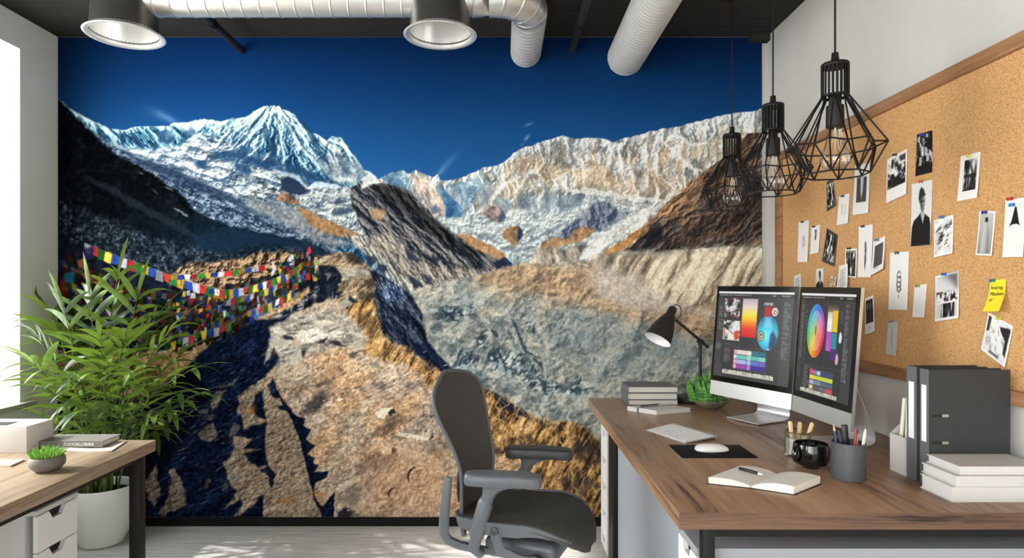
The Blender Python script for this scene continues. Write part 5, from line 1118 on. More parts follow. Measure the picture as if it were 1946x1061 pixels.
def frond(tip, root, bow, nl, ll, start=.42):
    root = Vector(root); tip = Vector(tip); mid = root.lerp(tip, .5) + Vector((0, 0, bow)) ; mid.x = root.x + (tip.x - root.x) * .36; mid.y = root.y + (tip.y - root.y) * .36
    pts = [root * (1 - q) ** 2 + mid * 2 * q * (1 - q) + tip * q * q for q in np.linspace(0, 1, 22)]
    mb = MB(); mb.tube([clampv(p) for p in pts], [.0058 - .0045 * i / 21 for i in range(22)], 6)
    for k in range(nl):
        f = start + (1 - start) * (k + .5) / nl; i = min(20, int(f * 21)); p = pts[i].lerp(pts[i + 1], f * 21 - i); tg = (pts[i + 1] - pts[i]).normalized()
        sd = tg.cross(Vector((0, 0, 1)));
        sd = (sd if sd.length > .1 else Vector((1, 0, 0))).normalized(); up = sd.cross(tg).normalized()
        fan = 1.05 - .62 * (f - start) / (1 - start)
        for s_ in (-1, 1):
            a = fan * rnd.uniform(.82, 1.12)
            dv = tg * math.cos(a) + sd * (s_ * math.sin(a)) + up * rnd.uniform(-.12, .55)
            leaflet(mb, p, dv, up, ll * rnd.uniform(.8, 1.12) * (1 - .22 * abs(f - .62) * 2), rnd.uniform(.0135, .0205), rnd.uniform(.5, 1.7))
    leaflet(mb, pts[-1], (pts[-1] - pts[-3]), Vector((0, 0, 1)), ll * .9, .012, .5)
    mb.build('frond', palm_leaf, pp, fix=False, angle=80)
FR = [((225, 520), 3.20, .18), ((262, 560), 3.12, .20), ((170, 560), 3.15, .22), ((120, 585), 3.05, .20), ((95, 600), 3.28, .20), ((300, 600), 3.30, .18), ((328, 622), 3.15, .16), ((68, 640), 3.0, .18), ((60, 690), 2.92, .16), ((350, 668), 3.22, .16),
      ((372, 700), 3.12, .16), ((110, 700), 2.72, .18), ((150, 720), 2.66, .18), ((205, 690), 2.66, .2), ((260, 700), 2.72, .2), ((318, 720), 2.85, .16), ((350, 745), 3.0, .14), ((90, 740), 2.85, .12), ((385, 745), 3.25, .12), ((190, 640), 2.9, .22), ((240, 640), 2.95, .22),
      ((140, 640), 3.3, .2), ((215, 600), 3.36, .2), ((280, 650), 3.38, .18), ((300, 790), 3.0, .08), ((330, 800), 3.15, .06), ((100, 800), 2.95, .06), ((240, 770), 2.78, .1), ((170, 775), 2.74, .1)]
for k, ((px, py), d, bow) in enumerate(FR):
    a = rnd.uniform(0, 6.28); r = rnd.uniform(.01, .085); base_z = rnd.uniform(.262, .264)
    tip = P3(px, py, d)
    frond(tip, (-2.06 + math.cos(a) * r, 3.25 + math.sin(a) * r, base_z), bow, rnd.randint(5, 7), rnd.uniform(.19, .27), .45 if py < 760 else .5)
for k in range(7):
    a = k * .9; r = .03 + .01 * k
    MB().tube([(-2.06 + math.cos(a) * r, 3.25 + math.sin(a) * r, .262), (-2.06 + math.cos(a) * r * 1.2, 3.25 + math.sin(a) * r * 1.2, .62 + .05 * (k % 3))], [.011, .007], 8).build('cane', cane_m, pp)
# ================================================================ the two computers
alu = mat('satin_aluminium', (226, 227, 229), .32, .75)
alu_side = mat('satin_aluminium_side', (196, 196, 194), .38, .7)
bezel_m = mat('black_glass', (9, 9, 10), .12, 0, .5)
SCREEN = attr_mat('lit_screen', 1.0, .25, .3)
def ui_canvas(side):
    P = Painter(0, 0, 100, 118, .5, 9); R = np.random.RandomState(4 + side); P.C[:] = (50, 50, 51)
    def rect(u0, v0, u1, v1, c, a=1): P.put(P.poly([(u0, v0), (u1, v0), (u1, v1), (u0, v1)], .35), c, a)
    def textcol(u0, u1, v0, v1, step, c=(190, 190, 190), a=.8):
        v = v0
        while v < v1:
            if R.rand() < .85:
                u = u0
                while u < u0 + (u1 - u0) * R.uniform(.4, 1): 
                    l = R.uniform(.6, 1.8); rect(u, v, u + l, v + step * .42, c, a * R.uniform(.5, 1)); u += l + .5
            v += step
    rect(0, 0, 100, 3.0, (226, 226, 226)); rect(0, 3, 100, 8, (38, 38, 39))
    for u in np.arange(2, 44, 2.2): rect(u, 4.4, u + R.uniform(.8, 1.9), 5.8, (190, 190, 190), .8)
    for u in (74, 76, 86, 88.5, 91, 93.5): rect(u, 4.4, u + 1.6, 5.8, (210, 210, 210), .8)
    if side == 0:
        rect(0, 8, 9, 100, (62, 62, 63)); rect(87, 8, 100, 118, (60, 60, 61)); rect(0, 100, 12, 118, (66, 66, 67))
        textcol(3, 8.5, 21, 52, 1.7); textcol(1, 11, 70, 80, 2.4); textcol(89, 98, 12, 84, 1.6)
        w_, m = P.poly([(10, 9), (32, 9), (32, 36), (10, 36)], .3); g = P.fbm(6, 4, seed=3); g2 = P.fbm(3, 3, seed=4)
        P.put((w_, m), P.ramp((g - .5) * 2 + g2 * .9, [(.1, (20, 20, 22)), (.45, (90, 86, 82)), (.6, (150, 150, 152)), (.8, (210, 210, 214))])); P.put((w_, m * np.clip((P.fbm(5, 3, seed=8)[w_] - .62) * 9, 0, 1)), (150, 46, 36))
        w_, m = P.poly([(10, 40), (34, 40), (34, 67), (10, 67)], .3)
        P.put((w_, m), P.ramp((P.fbm(7, 4, seed=5) - .5) * 2.4 + .55, [(.1, (28, 28, 30)), (.4, (120, 120, 116)), (.6, (206, 206, 200)), (.9, (228, 226, 220))])); P.put(P.poly([(26, 55), (31, 52), (34, 62), (30, 67), (27, 66)], .8, 1.5, 6), (206, 74, 58)); P.put(P.poly([(10, 52), (13, 50), (14, 58), (10, 62)], .8, 1, 6), (204, 130, 104))
        textcol(12, 32, 70, 74, 2, a=.6); rect(9.5, 8, 9.8, 76, (84, 84, 86)); rect(34.5, 8, 34.8, 76, (84, 84, 86)); rect(56, 8, 56.3, 76, (84, 84, 86)); rect(8, 75, 100, 75.4, (90, 90, 92))
        w_, m = P.poly([(35.5, 9.5), (55.5, 9.5), (55.5, 61), (35.5, 61)], .3); P.put((w_, m), P.ramp((P.Y - 9.5) / 51.5, [(0, (178, 164, 176)), (.2, (222, 206, 196)), (.38, (244, 222, 96)), (.52, (246, 200, 34)), (.66, (240, 120, 30)), (.8, (226, 52, 32)), (1, (206, 30, 30))]))
        cx, cy = 70.5, 53; el = lambda cx, cy, rx, ry: [(cx + rx * math.cos(a), cy + ry * math.sin(a)) for a in np.linspace(0, 6.28, 40)[:-1]]
        w_, m = P.poly(el(cx, cy, 13.6, 23), .6); q = np.clip((P.X - 57) / 27, 0, 1)
        P.put((w_, m), P.ramp(.5 + .5 * np.sin((P.Y - 30) / 46 * 3.1 - .25), [(0, (16, 44, 96)), (.5, (20, 104, 160)), (.9, (62, 190, 214)), (1, (96, 210, 226))]) * (.75 + .35 * np.sin(q * 3.14))[..., None]); P.put(P.poly([(74, 56), (77, 50), (83, 60), (80, 72), (73, 74)], 1.5), (12, 34, 82), .8); P.put(P.poly([(66, 32), (74, 32), (75, 46), (66, 46)], 2), (170, 226, 232), .6)
        rect(65, 19, 73.5, 32, (176, 28, 36)); rect(64, 14, 75, 17.5, (206, 206, 206), .8); rect(66, 15, 67, 17, (30, 30, 30)); rect(70, 15, 71, 17, (30, 30, 30)); P.put(P.poly(el(78, 25.5, 3.9, 5.6), .4), (222, 206, 192)); P.put(P.poly(el(78.4, 26, 2.1, 3), .4), (190, 92, 84)); P.put(P.poly(el(78.6, 26.2, .9, 1.4), .3), (240, 230, 220))
        P.put(P.poly(el(62.5, 58, 4.2, 6.6), .4), (20, 40, 60)); P.put(P.poly(el(62.5, 58, 3.5, 5.7), .4), (226, 204, 140)); P.put(P.poly(el(62.5, 58, 2.2, 3.8), .4), (64, 74, 64)); P.put(P.poly(el(62.7, 58.6, 1.2, 2), .4), (226, 200, 150)); rect(71, 73, 74, 75, (190, 200, 220))
        textcol(14, 26, 78, 102, 2.6, a=.7); rect(26, 77, 72, 106, (64, 64, 66))
        rows = [((240, 150, 170), (222, 214, 206), (232, 224, 170), (40, 116, 140), (34, 108, 128)), ((232, 214, 206), (110, 190, 180), (108, 200, 186), (96, 184, 180), (120, 206, 190)), ((236, 160, 214), (170, 180, 220), (126, 150, 214), (96, 116, 206), (110, 96, 200)), ((240, 170, 190), (150, 70, 170), (130, 56, 160), (56, 46, 150), (60, 40, 140))]
        for k, r_ in enumerate(rows):
            us = [28, 32, 45, 52, 61, 70.5]
            for j in range(5): rect(us[j], 79 + k * 6.4, us[j + 1], 84.6 + k * 6.4, r_[j])
        P.put(P.poly([(47, 79), (51, 79), (51, 104), (47, 104)], .6), (226, 226, 236), .45)
        for k in range(32): rect(13 + k * 2.15, 107 + R.uniform(0, 1), 13 + k * 2.15 + 1.7, 111.5, R.choice([190, 220, 236]) * np.array((1, .99, .93)))
        rect(13, 111.5, 82, 113, (206, 200, 186))
    else:
        rect(0, 8, 8, 100, (64, 64, 65)); rect(84, 8, 100, 118, (60, 60, 61))
        for u in (3.5, 6, 12): textcol(u, u + 2.4, 14, 80, 1.5, a=.7)
        textcol(85, 91, 12, 96, 1.4, a=.8); textcol(90, 92, 60, 96, 1.2, (220, 220, 220))
        cx, cy, rx, ry = 33, 44, 17, 32; dx = (P.X - cx) / rx; dy = (P.Y - cy) / ry; rad = np.hypot(dx, dy); h = (np.arctan2(dy, dx) / (2 * math.pi)) % 1
        hue = P.ramp(h, [(0, (226, 48, 126)), (.10, (220, 40, 80)), (.22, (226, 110, 40)), (.34, (210, 196, 50)), (.45, (80, 180, 90)), (.56, (40, 176, 176)), (.70, (46, 150, 206)), (.82, (98, 92, 206)), (.92, (196, 70, 190)), (1, (226, 48, 126))])
        inner = (rad < .74)[..., None]; hue2 = hue * .72 + 70
        ctr = np.exp(-(rad / .5) ** 2)[..., None] * .6
        colr = np.where(inner, hue2 * (1 - ctr) + np.array((230, 200, 70), np.float32) * ctr, hue)
        P.put((np.s_[0:P.ny, 0:P.nx], np.clip((1 - rad) * 30, 0, 1)), colr.astype(np.float32)); P.put(P.poly([(32, 39), (33.6, 38), (34, 48), (32.4, 50)], .5), (54, 56, 30), .85)
        rect(52, 9, 52.4, 86, (84, 84, 86)); rect(8, 84, 100, 84.4, (90, 90, 92))
        w_, m = P.poly([(54, 11), (72.5, 11), (72.5, 22), (54, 22)], .3); P.put((w_, m), P.ramp((P.Y - 11) / 11, [(0, (44, 40, 36)), (1, (150, 138, 118))]))
        w_, m = P.poly([(54, 21), (62.8, 21), (62.8, 43), (54, 43)], .3); P.put((w_, m), P.ramp((P.Y - 21) / 22, [(0, (206, 196, 180)), (.5, (236, 236, 236)), (1, (226, 226, 226))]))
        rect(63.2, 19, 72.5, 43, (226, 190, 40)); w_, m = P.poly([(54, 43), (62.8, 43), (62.8, 65), (54, 65)], .3); P.put((w_, m), P.ramp((P.Y - 43) / 22, [(0, (170, 80, 186)), (1, (206, 84, 190))])); rect(63.2, 44, 72.5, 62, (36, 140, 160)); rect(63.2, 62, 72.5, 74, (76, 40, 130)); rect(54, 65, 62.8, 74, (56, 54, 58))
        rect(76, 18, 82, 33, (62, 66, 80)); 
        for (cx, cy, c) in ((78.5, 48, (226, 224, 222)), (75, 72, (206, 176, 170))):
            P.put(P.poly([(cx - 2.6, cy + 4), (cx - 1.8, cy - 4), (cx + .6, cy - 6.5), (cx + 3, cy - 1), (cx + 2.2, cy + 5.5), (cx - 1, cy + 6.5)], .6), c)
        textcol(15, 27, 86, 112, 2.4, a=.7); rect(27, 87, 72, 113, (64, 64, 66))
        rows = [[(28, 36, (206, 90, 110)), (36, 42, (120, 130, 170)), (42, 48, (190, 206, 226)), (48, 71, (54, 74, 110))], [(28, 35, (232, 214, 90)), (35, 71, (196, 206, 70))], [(28, 36, (176, 170, 206)), (36, 50, (120, 140, 156)), (50, 71, (84, 104, 112))], [(28, 35, (226, 206, 110)), (35, 48, (90, 90, 94)), (48, 60, (110, 100, 110)), (60, 71, (206, 74, 84))]]
        rect(28, 87.5, 33, 89.5, (190, 50, 60))
        for k, r_ in enumerate(rows):
            for (a_, b_, c) in r_: rect(a_, 89.5 + k * 5.8, b_, 94.2 + k * 5.8, c)
        for k in range(30): rect(11 + k * 2.3, 112 + R.uniform(0, 1), 11 + k * 2.3 + 1.8, 115.5, R.choice([190, 220, 236]) * np.array((1, .98, .88)))
        rect(11, 115.5, 80, 116.8, (206, 200, 180))
    return P
def computer(label, TL, TR, BL, BR, f_chin, mar, foot_c, side, thick=.016):
    t = thing('desktop_computer', label, 'computer', (foot_c[0], foot_c[1], DT), 0)
    TL, TR, BL, BR = [Vector(p) for p in (TL, TR, BL, BR)]
    e1 = ((TR + BR) - (TL + BL)).normalized(); e2 = ((TL + TR) - (BL + BR)).normalized(); nb = e2.cross(e1).normalized()     # nb points away from the viewer side
    if nb.y < 0 and nb.x < 0: nb = -nb
    bil = lambda u, v, o=0.0: TL * (1 - u) * (1 - v) + TR * u * (1 - v) + BL * (1 - u) * v + BR * u * v + nb * o
    def rim(u): return max(0, 1 - abs(2 * u - 1) ** 6)
    def back(u, v): return bil(u, v, thick * .75 + .030 * (math.sin(math.pi * u) * math.sin(math.pi * v)) ** .8 if 0 < u < 1 and 0 < v < 1 else thick * .75)
    MB().sheet(lambda u, v: bil(u, v), 20, 20, thick=back).build('body', alu, t, angle=45)
    MB().sheet(lambda u, v: bil(u, v * f_chin, -.0012), 6, 6, thick=nb * .001).build('front_glass', bezel_m, t)
    P = ui_canvas(side)
    U = (mar[0] + (mar[1] - mar[0]) * P.X / 100.0); Vv = f_chin * (mar[2] + (mar[3] - mar[2]) * P.Y / 118.0)
    A = [np.array(q) for q in (TL, TR, BL, BR)]; nbv = np.array(nb)
    pts = (A[0] * ((1 - U) * (1 - Vv))[..., None] + A[1] * (U * (1 - Vv))[..., None] + A[2] * ((1 - U) * Vv)[..., None] + A[3] * (U * Vv)[..., None]) - nbv * .0016
    print_mesh('screen', pts.reshape(-1, 3), linA(P.C.reshape(-1, 3)), grid_faces(P.nx, P.ny), SCREEN, t)
    # bent plate stand
    hb = Vector((nb.x, nb.y, 0)).normalized(); hs = Vector((-hb.y, hb.x, 0)); fc = Vector((foot_c[0], foot_c[1], DT)); mid = bil(.5, .55, thick + .022)
    dm = (mid - fc).dot(hb)
    prof = [(-.0, .0035), (.08, .0036), (.150, .004), (.172, .008), (.186, .018), (.190, .032), (.184, .055), (.160, .115)]
    prof += [(max(dm, .05) + (.160 - max(dm, .05)) * .4, .115 + (mid.z - DT - .115) * .6), (max(dm, .05), mid.z - DT)]
    hw = .083
    def pl(u, v):
        f = v * (len(prof) - 1); i = min(len(prof) - 2, int(f)); q = f - i
        a = prof[i]; b = prof[i + 1]
        return fc + hb * (a[0] + (b[0] - a[0]) * q) + Vector((0, 0, a[1] + (b[1] - a[1]) * q)) + hs * ((u * 2 - 1) * hw * (1 - .18 * max(0, v - .7)))
    def pl2(u, v):
        d = .01; p = (pl(u, min(1, v + d)) - pl(u, max(0, v - d))).normalized(); n_ = hs.cross(p).normalized()
        return pl(u, v) + n_ * (-.0035)
    MB().sheet(pl, 6, 36, thick=pl2).build('stand', alu, t, angle=50)
    return t
computer('slim silver all-in-one computer at left with an orange gradient on its screen', P3(1364, 544, 2.869), P3(1520, 545, 2.489), P3(1349, 748, 2.85), P3(1502.6, 779.6, 2.47), .873, (.03, .955, .055, .945), (1.0, 2.635), 0)
computer('slim silver all-in-one computer at right with a colour wheel on its screen', P3(1522, 545.6, 2.465), P3(1637, 547, 2.108), P3(1504.5, 779.8, 2.45), P3(1616, 821, 2.09), .876, (.04, .945, .055, .945), (1.105, 2.265), 1)

# ================================================================ things on the walnut desk
def on_desk(px, py): 
    d = (EYE - DT) * FOC / (py - CY); return Vector(((px - CX) * d / FOC, d, DT))
paper = mat('paper_white', (236, 233, 226), .7, spec=.2); page_edge = mat('page_edges', (214, 210, 200), .8, spec=.2, var=.08, vscale=4, stretch=(1, 1, 160))
grey_cover = mat('grey_book_cover', (104, 104, 106), .6, var=.04, vscale=40); white_cover = mat('white_book_cover', (200, 198, 193), .6, var=.02, vscale=60)
def book(label, o, ex, ey, ln, wd, z0, h, cover, pages, spine='left', group=None, cat='book', ct=.0028):
    """closed book lying flat: spine along ey at the ex=0 side (left) or along ex at the front"""
    ex = Vector(ex).normalized(); ey = Vector(ey).normalized(); o = Vector(o); Z = Vector((0, 0, 1))
    t = thing('book', label, cat, (o + ex * ln / 2 + ey * wd / 2).to_tuple()[:2] + (z0,), 0, group)
    def slab(x0, x1, y0, y1, a, b, bev=0): 
        q = [o + ex * x + ey * y + Z * (zz - o.z) for zz in (a, b) for x, y in ((x0, y0), (x1, y0), (x1, y1), (x0, y1))]
        return q
    c = MB(); c.hexa(slab(0, ln, 0, wd, z0, z0 + ct)); c.hexa(slab(0, ln, 0, wd, z0 + h - ct, z0 + h))
    if spine == 'left': c.hexa(slab(0, ct, 0, wd, z0 + ct, z0 + h - ct))
    else: c.hexa(slab(0, ln, 0, ct, z0 + ct, z0 + h - ct))
    c.build('cover', cover, t, smooth=False)
    i = .003
    if spine == 'left': q = slab(ct, ln - i, i, wd - i, z0 + ct, z0 + h - ct)
    else: q = slab(i, ln - i, ct, wd - i, z0 + ct, z0 + h - ct)
    MB().hexa(q).build('pages', pages, t, smooth=False)
    return t
zz = DT
for k, (h, dx, dy, nm) in enumerate(((.026, .003, .0, 'lowest'), (.032, .0, .0, 'middle'), (.030, .004, .006, 'topmost'))):
    book('grey hardback book, %s of the three stacked at the far desk corner' % nm, (.598 + dx, 3.022 + dy, DT), (1, 0, 0), (0, 1, 0), .240, .170, zz, h - .0004, grey_cover, page_edge, 'left', 'grey hardbacks at the far corner of the desk'); zz += h
A_, B_, C_ = on_desk(1192, 780.5), on_desk(1248, 789), on_desk(1317, 783)
e1 = (C_ - B_); e2 = (A_ - B_)
nb_ = book('white notebook with a grey elastic band lying before the stacked grey books', B_, e1, e2, e1.length * .95, e2.length, DT, .019, white_cover, page_edge, 'left', None, 'notebook')
MB().hexa([B_ + e2 * f + e1.normalized() * x + Vector((0, 0, zz_)) for zz_ in (-.0, .0198) for f, x in ((.60, -.0012), (.60, .0), (.66, .0), (.66, -.0012))]).hexa([B_ + e2 * f + e1.normalized() * x + Vector((0, 0, zz_)) for zz_ in (.0191, .0199) for f, x in ((.60, -.0012), (.60, e1.length * .95), (.66, e1.length * .95), (.66, -.0012))]).build('elastic_band', mat('elastic_grey', (92, 92, 92), .7), nb_)
q0 = B_ + e2 * .72 + e1 * .12 + Vector((0, 0, .0235)); q1 = B_ + e2 * .80 + e1 * .70 + Vector((0, 0, .0235))
tag(MB().tube([q0, q0.lerp(q1, .1), q0.lerp(q1, .9), q1], [.0012, .0034, .0034, .0026], 10).build('pen', mat('grey_pen', (70, 70, 72), .4)), 'slim grey pen lying on the white notebook near the stacked books', 'pen')

# desk lamp
LDp = 3.125; lamp_x = (1329 - CX) * LDp / FOC
lamp_m = mat('lamp_black', (34, 34, 33), .5, 0, .4)
dl_ = thing('desk_lamp', 'black adjustable desk lamp with bell shade at the back of the desk', 'lamp', (.935, LDp, DT))
MB().lathe([(0, 0), (.085, 0), (.088, .004), (.088, .018), (.084, .024), (.02, .026), (0, .026)], (.935, LDp, DT), 48).build('base', lamp_m, dl_)
piv = P3(1331, 649, LDp)
MB().tube([(lamp_x + .004, LDp, DT + .024), piv], .0075, 12).build('pole', lamp_m, dl_)
a0_, a1_ = P3(1346.5, 660.5, LDp), P3(1283, 607.5, LDp)
MB().tube([a0_, a1_], .0075, 12).build('arm', lamp_m, dl_)
jt = MB(); jt.tube([piv + Vector((0, -.016, 0)), piv + Vector((0, .016, 0))], .014, 16); jt.tube([piv + Vector((0, -.022, .0)), piv + Vector((0, -.016, 0))], .008, 12); jt.tube([piv - Vector((0, 0, .02)), piv - Vector((0, 0, .004))], .011, 12); jt.build('joint', lamp_m, dl_)
s_top, s_open = P3(1279.5, 586, LDp), P3(1249.5, 646, LDp - .05)
ax = (s_open - s_top); Ls = ax.length; ax.normalize()
Mx = Matrix.Translation(s_top) @ rot_to(ax)
prof_out = [(.0, -.006), (.014, -.005), (.019, .0), (.021, .012), (.022, Ls * .20), (.027, Ls * .27), (.040, Ls * .42), (.052, Ls * .60), (.061, Ls * .80), (.0665, Ls * .97), (.0675, Ls)]
shade = MB().lathe(prof_out, n=44, M=Mx).build('lamp_shade', lamp_m, dl_, angle=50)
MB().lathe([(.0675, Ls + .0002), (.0655, Ls + .0002), (.060, Ls * .80), (.051, Ls * .60), (.038, Ls * .42), (.024, Ls * .27), (0, Ls * .25)], n=44, M=Mx).build('shade_lining', mat('lamp_white_lining', (238, 238, 240), .5), shade)
MB().tube([P3(1278, 588, LDp), P3(1280, 581, LDp), P3(1286, 579, LDp), P3(1292, 583, LDp), P3(1295, 591, LDp), P3(1293.5, 599, LDp), P3(1289, 606, LDp), P3(1284.5, 609, LDp)], .0024, 8).build('cable', lamp_m, dl_)
MB().tube([a1_, P3(1280, 604, LDp)], .011, 12).build('hinge', mat('brass_hinge', (96, 84, 60), .4, .6), shade)

# cactus in a shallow bowl
cc_ = Vector((.968, 2.945, DT)); rnd2 = random.Random(5)
cact = thing('potted_cactus', 'green clustered cactus in a shallow stone bowl beside the left computer', 'plant', cc_)
MB().lathe([(0, 0), (.034, 0), (.038, .003), (.062, .018), (.080, .034), (.083, .040), (.079, .041), (.060, .031), (0, .029)], cc_, 44).build('bowl', mat('stone_bowl', (112, 106, 88), .6, var=.3, vscale=26), cact)
MB().lathe([(0, .034), (.04, .036), (.066, .033)], cc_, 28).build('soil', mat('dark_soil', (38, 30, 24), .95), cact)
cact_m = mat('cactus_green', (96, 160, 58), .5, var=.45, vscale=34, col2=(36, 86, 28))
for k in range(48):
    a = rnd2.uniform(0, 6.28); r = .062 * math.sqrt(rnd2.random()); h = rnd2.uniform(.115, .155) * (1.05 - (r / .06) * .35); lean = r * .38
    p = cc_ + Vector((math.cos(a) * r - .016, math.sin(a) * r * .8, .033)); q = p + Vector((math.cos(a) * lean, math.sin(a) * lean * .6, h))
    if q.x > 1.0: q.x = 1.0
    mb = MB(); n_ = 15; rings = []
    for i in range(12):
        f = i / 11; c0 = p.lerp(q, f); rr = .0165 * (math.sin(math.pi * min(1, .35 + f * .62)) ** .6) * (1 if i < 11 else .1)
        rings.append([mb.bm.verts.new(c0 + Vector((math.cos(2 * math.pi * j / n_) * rr * (1.18 if j % 3 == 0 else .86) * (1 + .12 * (-1) ** i), math.sin(2 * math.pi * j / n_) * rr * (1.18 if j % 3 == 0 else .86) * (1 + .12 * (-1) ** i), 0))) for j in range(n_)])
    for u_, v_ in zip(rings, rings[1:]):
        for j in range(n_): mb.bm.faces.new([u_[j], u_[(j + 1) % n_], v_[(j + 1) % n_], v_[j]])
    mb.bm.faces.new(rings[0][::-1]); mb.bm.faces.new(rings[-1]); mb.build('cactus_stem', cact_m, cact, angle=30)

# keyboard, mat, mouse
K0, K1, K2, K3 = on_desk(1227, 820), on_desk(1281.7, 811), on_desk(1365, 836), on_desk(1303, 844)
kb = thing('keyboard', 'thin white wireless keyboard lying on the walnut desk', 'keyboard', (K0 + K2) / 2)
Kf = lambda u, v, z: (K0 * (1 - u) * (1 - v) + K3 * u * (1 - v) + K1 * (1 - u) * v + K2 * u * v) + Vector((0, 0, z + .009 * v))
MB().hexa([Kf(u, v, z) for z in (.0008, .0055) for u, v in ((0, 0), (1, 0), (1, 1), (0, 1))], .001).build('base', alu, kb)
MB().tube([Kf(0, .95, -.0005), Kf(1, .95, -.0005)], .0075, 14).build('battery_tube', alu_side, kb)
keys = MB()
for r_ in range(6):
    x = .02; ncol = 14 if r_ != 0 else 9
    for c_ in range(ncol):
        wk = .96 / 14
        if r_ == 0 and c_ == 4: wk *= 5.6
        if r_ == 5: pass
        v0, v1 = .05 + r_ * .142, .05 + r_ * .142 + .118
        if x + wk > 1: break
        keys.hexa([Kf(u, v, z) for z in (.0052, .0072) for u, v in ((x + .006, v0), (x + wk - .006, v0), (x + wk - .006, v1), (x + .006, v1))], .0004, 1); x += wk
keys.build('keys', white_paint, kb)
mpad = MB().box(.588, .838, 2.068, 2.236, DT, DT + .0028, .0012, 2).build('mouse_pad', mat('black_mat', (22, 22, 23), .75, spec=.2))
tag(mpad, 'black rectangular mouse pad on the walnut desk', 'mouse pad')
mo = thing('computer_mouse', 'low white computer mouse on the black mouse pad', 'mouse', (.712, 2.15, DT + .0028))
mu = MB()
def mouse_fn(u, v):
    a = 2 * math.pi * u; e = .75; x = math.copysign(abs(math.cos(a)) ** e, math.cos(a)); y = math.copysign(abs(math.sin(a)) ** e, math.sin(a)); r = math.sin(math.pi / 2 * v)
    xx = .057 * x * r; yy = .029 * y * r
    return Vector((.712 + xx, 2.15 + yy, DT + .0032 + .004 + .021 * (math.cos(math.pi / 2 * v)) ** .8 * (1 - .12 * xx / .057)))
mu.sheet(mouse_fn, 40, 14); bmesh.ops.remove_doubles(mu.bm, verts=mu.bm.verts[:], dist=.0002)
mu.build('shell', mat('gloss_white', (240, 240, 240), .18, coat=.4), mo)
MB().lathe([(0, 0), (1, 0), (1, .004), (0, .004)], n=36, M=Matrix.Translation((.712, 2.15, DT + .003)) @ Matrix.Diagonal((.052, .026, 1, 1))).build('underside', alu_side, mo)

# open notebook with a pen on it
ob = thing('open_notebook', 'open blank notebook lying on the walnut desk near the front edge', 'notebook', (.74, 1.80, DT))
SF, SB = on_desk(1427, 929), on_desk(1476, 905); LF, LB = on_desk(1346, 920.5), on_desk(1407, 897.5); RF, RB = on_desk(1509, 941.5), on_desk(1559, 921)
def page_half(F0, F1, B0, B1, hs):
    def top(u, v):
        p = F0.lerp(F1, u).lerp(B0.lerp(B1, u), v); h = .021 * (math.sin(math.pi * min(1, u * .62 + .02)) ** .8) * (1 - .35 * u) + .001 + .004 * u
        return p + Vector((0, 0, .0025 + h * hs))
    def bot(u, v):
        p = F0.lerp(F1, u * .99).lerp(B0.lerp(B1, u * .99), v); return p + Vector((0, 0, .0024))
    return MB().sheet(top, 18, 10, thick=bot)
page_half(SF, LF, SB, LB, .95).build('left_pages', paper, ob, angle=40)
page_half(SF, RF, SB, RB, 1.15).build('right_pages', paper, ob, angle=40)
cvr = MB()
for F1, B1 in ((LF, LB), (RF, RB)):
    g = lambda p, c=(SF + SB) / 2: c + (p - c) * 1.03
    q = [g(SF), g(F1), g(B1), g(SB)]
    cvr.hexa([Vector((p.x, p.y, DT + z)) for z in (.0004, .0022) for p in q])
cvr.build('cover', mat('black_cover', (26, 22, 20), .6), ob, smooth=False)
MB().tube([SF + Vector((0, 0, .004)), SF + Vector((-.004, -.006, .0035)), SF + Vector((-.006, -.010, .0015))], .0016, 6, flat=.4).build('ribbon', mat('red_ribbon', (96, 26, 20), .7), ob)
pa, pb = P3(1404.5, 899.5, 1.853) , P3(1441, 914, 1.800)
hp = DT + .0275
pa = Vector((pa.x, pa.y, hp)); pb = Vector((pb.x, pb.y, hp)); pc_ = pb + (pb - pa) * .25
pen = thing('fountain_pen', 'black pen with a pale tip lying across the open notebook', 'pen', (pa + pb) / 2)
MB().tube([pa, pa.lerp(pb, .04), pa.lerp(pb, .9), pb], [.003, .0046, .0048, .0042], 14).build('barrel', mat('pen_black', (20, 22, 28), .3), pen)
MB().tube([pb, pb.lerp(pc_, .6), pc_], [.004, .0032, .0006], 12).build('tip', mat('pen_white', (222, 222, 222), .35), pen)

# glass of wooden sticks, black cup, pen holder
g0 = on_desk(1519, 869); g0 = Vector((g0.x + .004, g0.y + .02, DT))
glass_j = mat('clear_glass', (255, 255, 255), .03, trans=1.0)
gj = thing('glass_tumbler', 'small clear glass with a white liner behind the black cup', 'glass', g0)
MB().lathe([(0, .001), (.040, .001), (.041, .004), (.041, .078), (.0395, .079), (.038, .078), (.038, .008), (0, .007)], g0, 40).build('glass_wall', BULB, gj)
MB().lathe([(0, .009), (.0365, .009), (.0368, .06), (.0358, .061), (.0345, .058), (.0345, .014), (0, .013)], g0, 40).build('liner', mat('pale_liner', (206, 214, 208), .5), gj)
MB().lathe([(.0383, .078), (.0415, .078), (.0415, .082), (.0383, .082), (.0383, .078)], g0, 40).build('rim', mat('smoked_rim', (104, 90, 66), .25, .3), gj)
stick = mat('pale_wood_stick', (226, 196, 146), .6, var=.08, vscale=30, stretch=(1, 1, .2))
for k, (dx, dy, tx, ty, nm) in enumerate(((-.014, .0, -.006, 800.5, 'leftmost'), (.004, .008, .006, 802, 'middle'), (.012, -.006, .030, 803.5, 'rightmost'))):
    b0 = g0 + Vector((dx, dy, .0145)); top = Vector((g0.x + dx * 1.4 + tx, g0.y + dy, EYE - (ty - CY) * (g0.y + dy) / FOC))
    d_ = (top - b0)
    tag(MB().tube([b0, b0.lerp(top, .9), b0.lerp(top, .97), top], [.0062, .0072, .0062, .0034], 12).build('wooden_stick', stick), 'pale wooden stick standing in the small glass, %s of three' % nm, 'stick', 'wooden sticks in the glass')
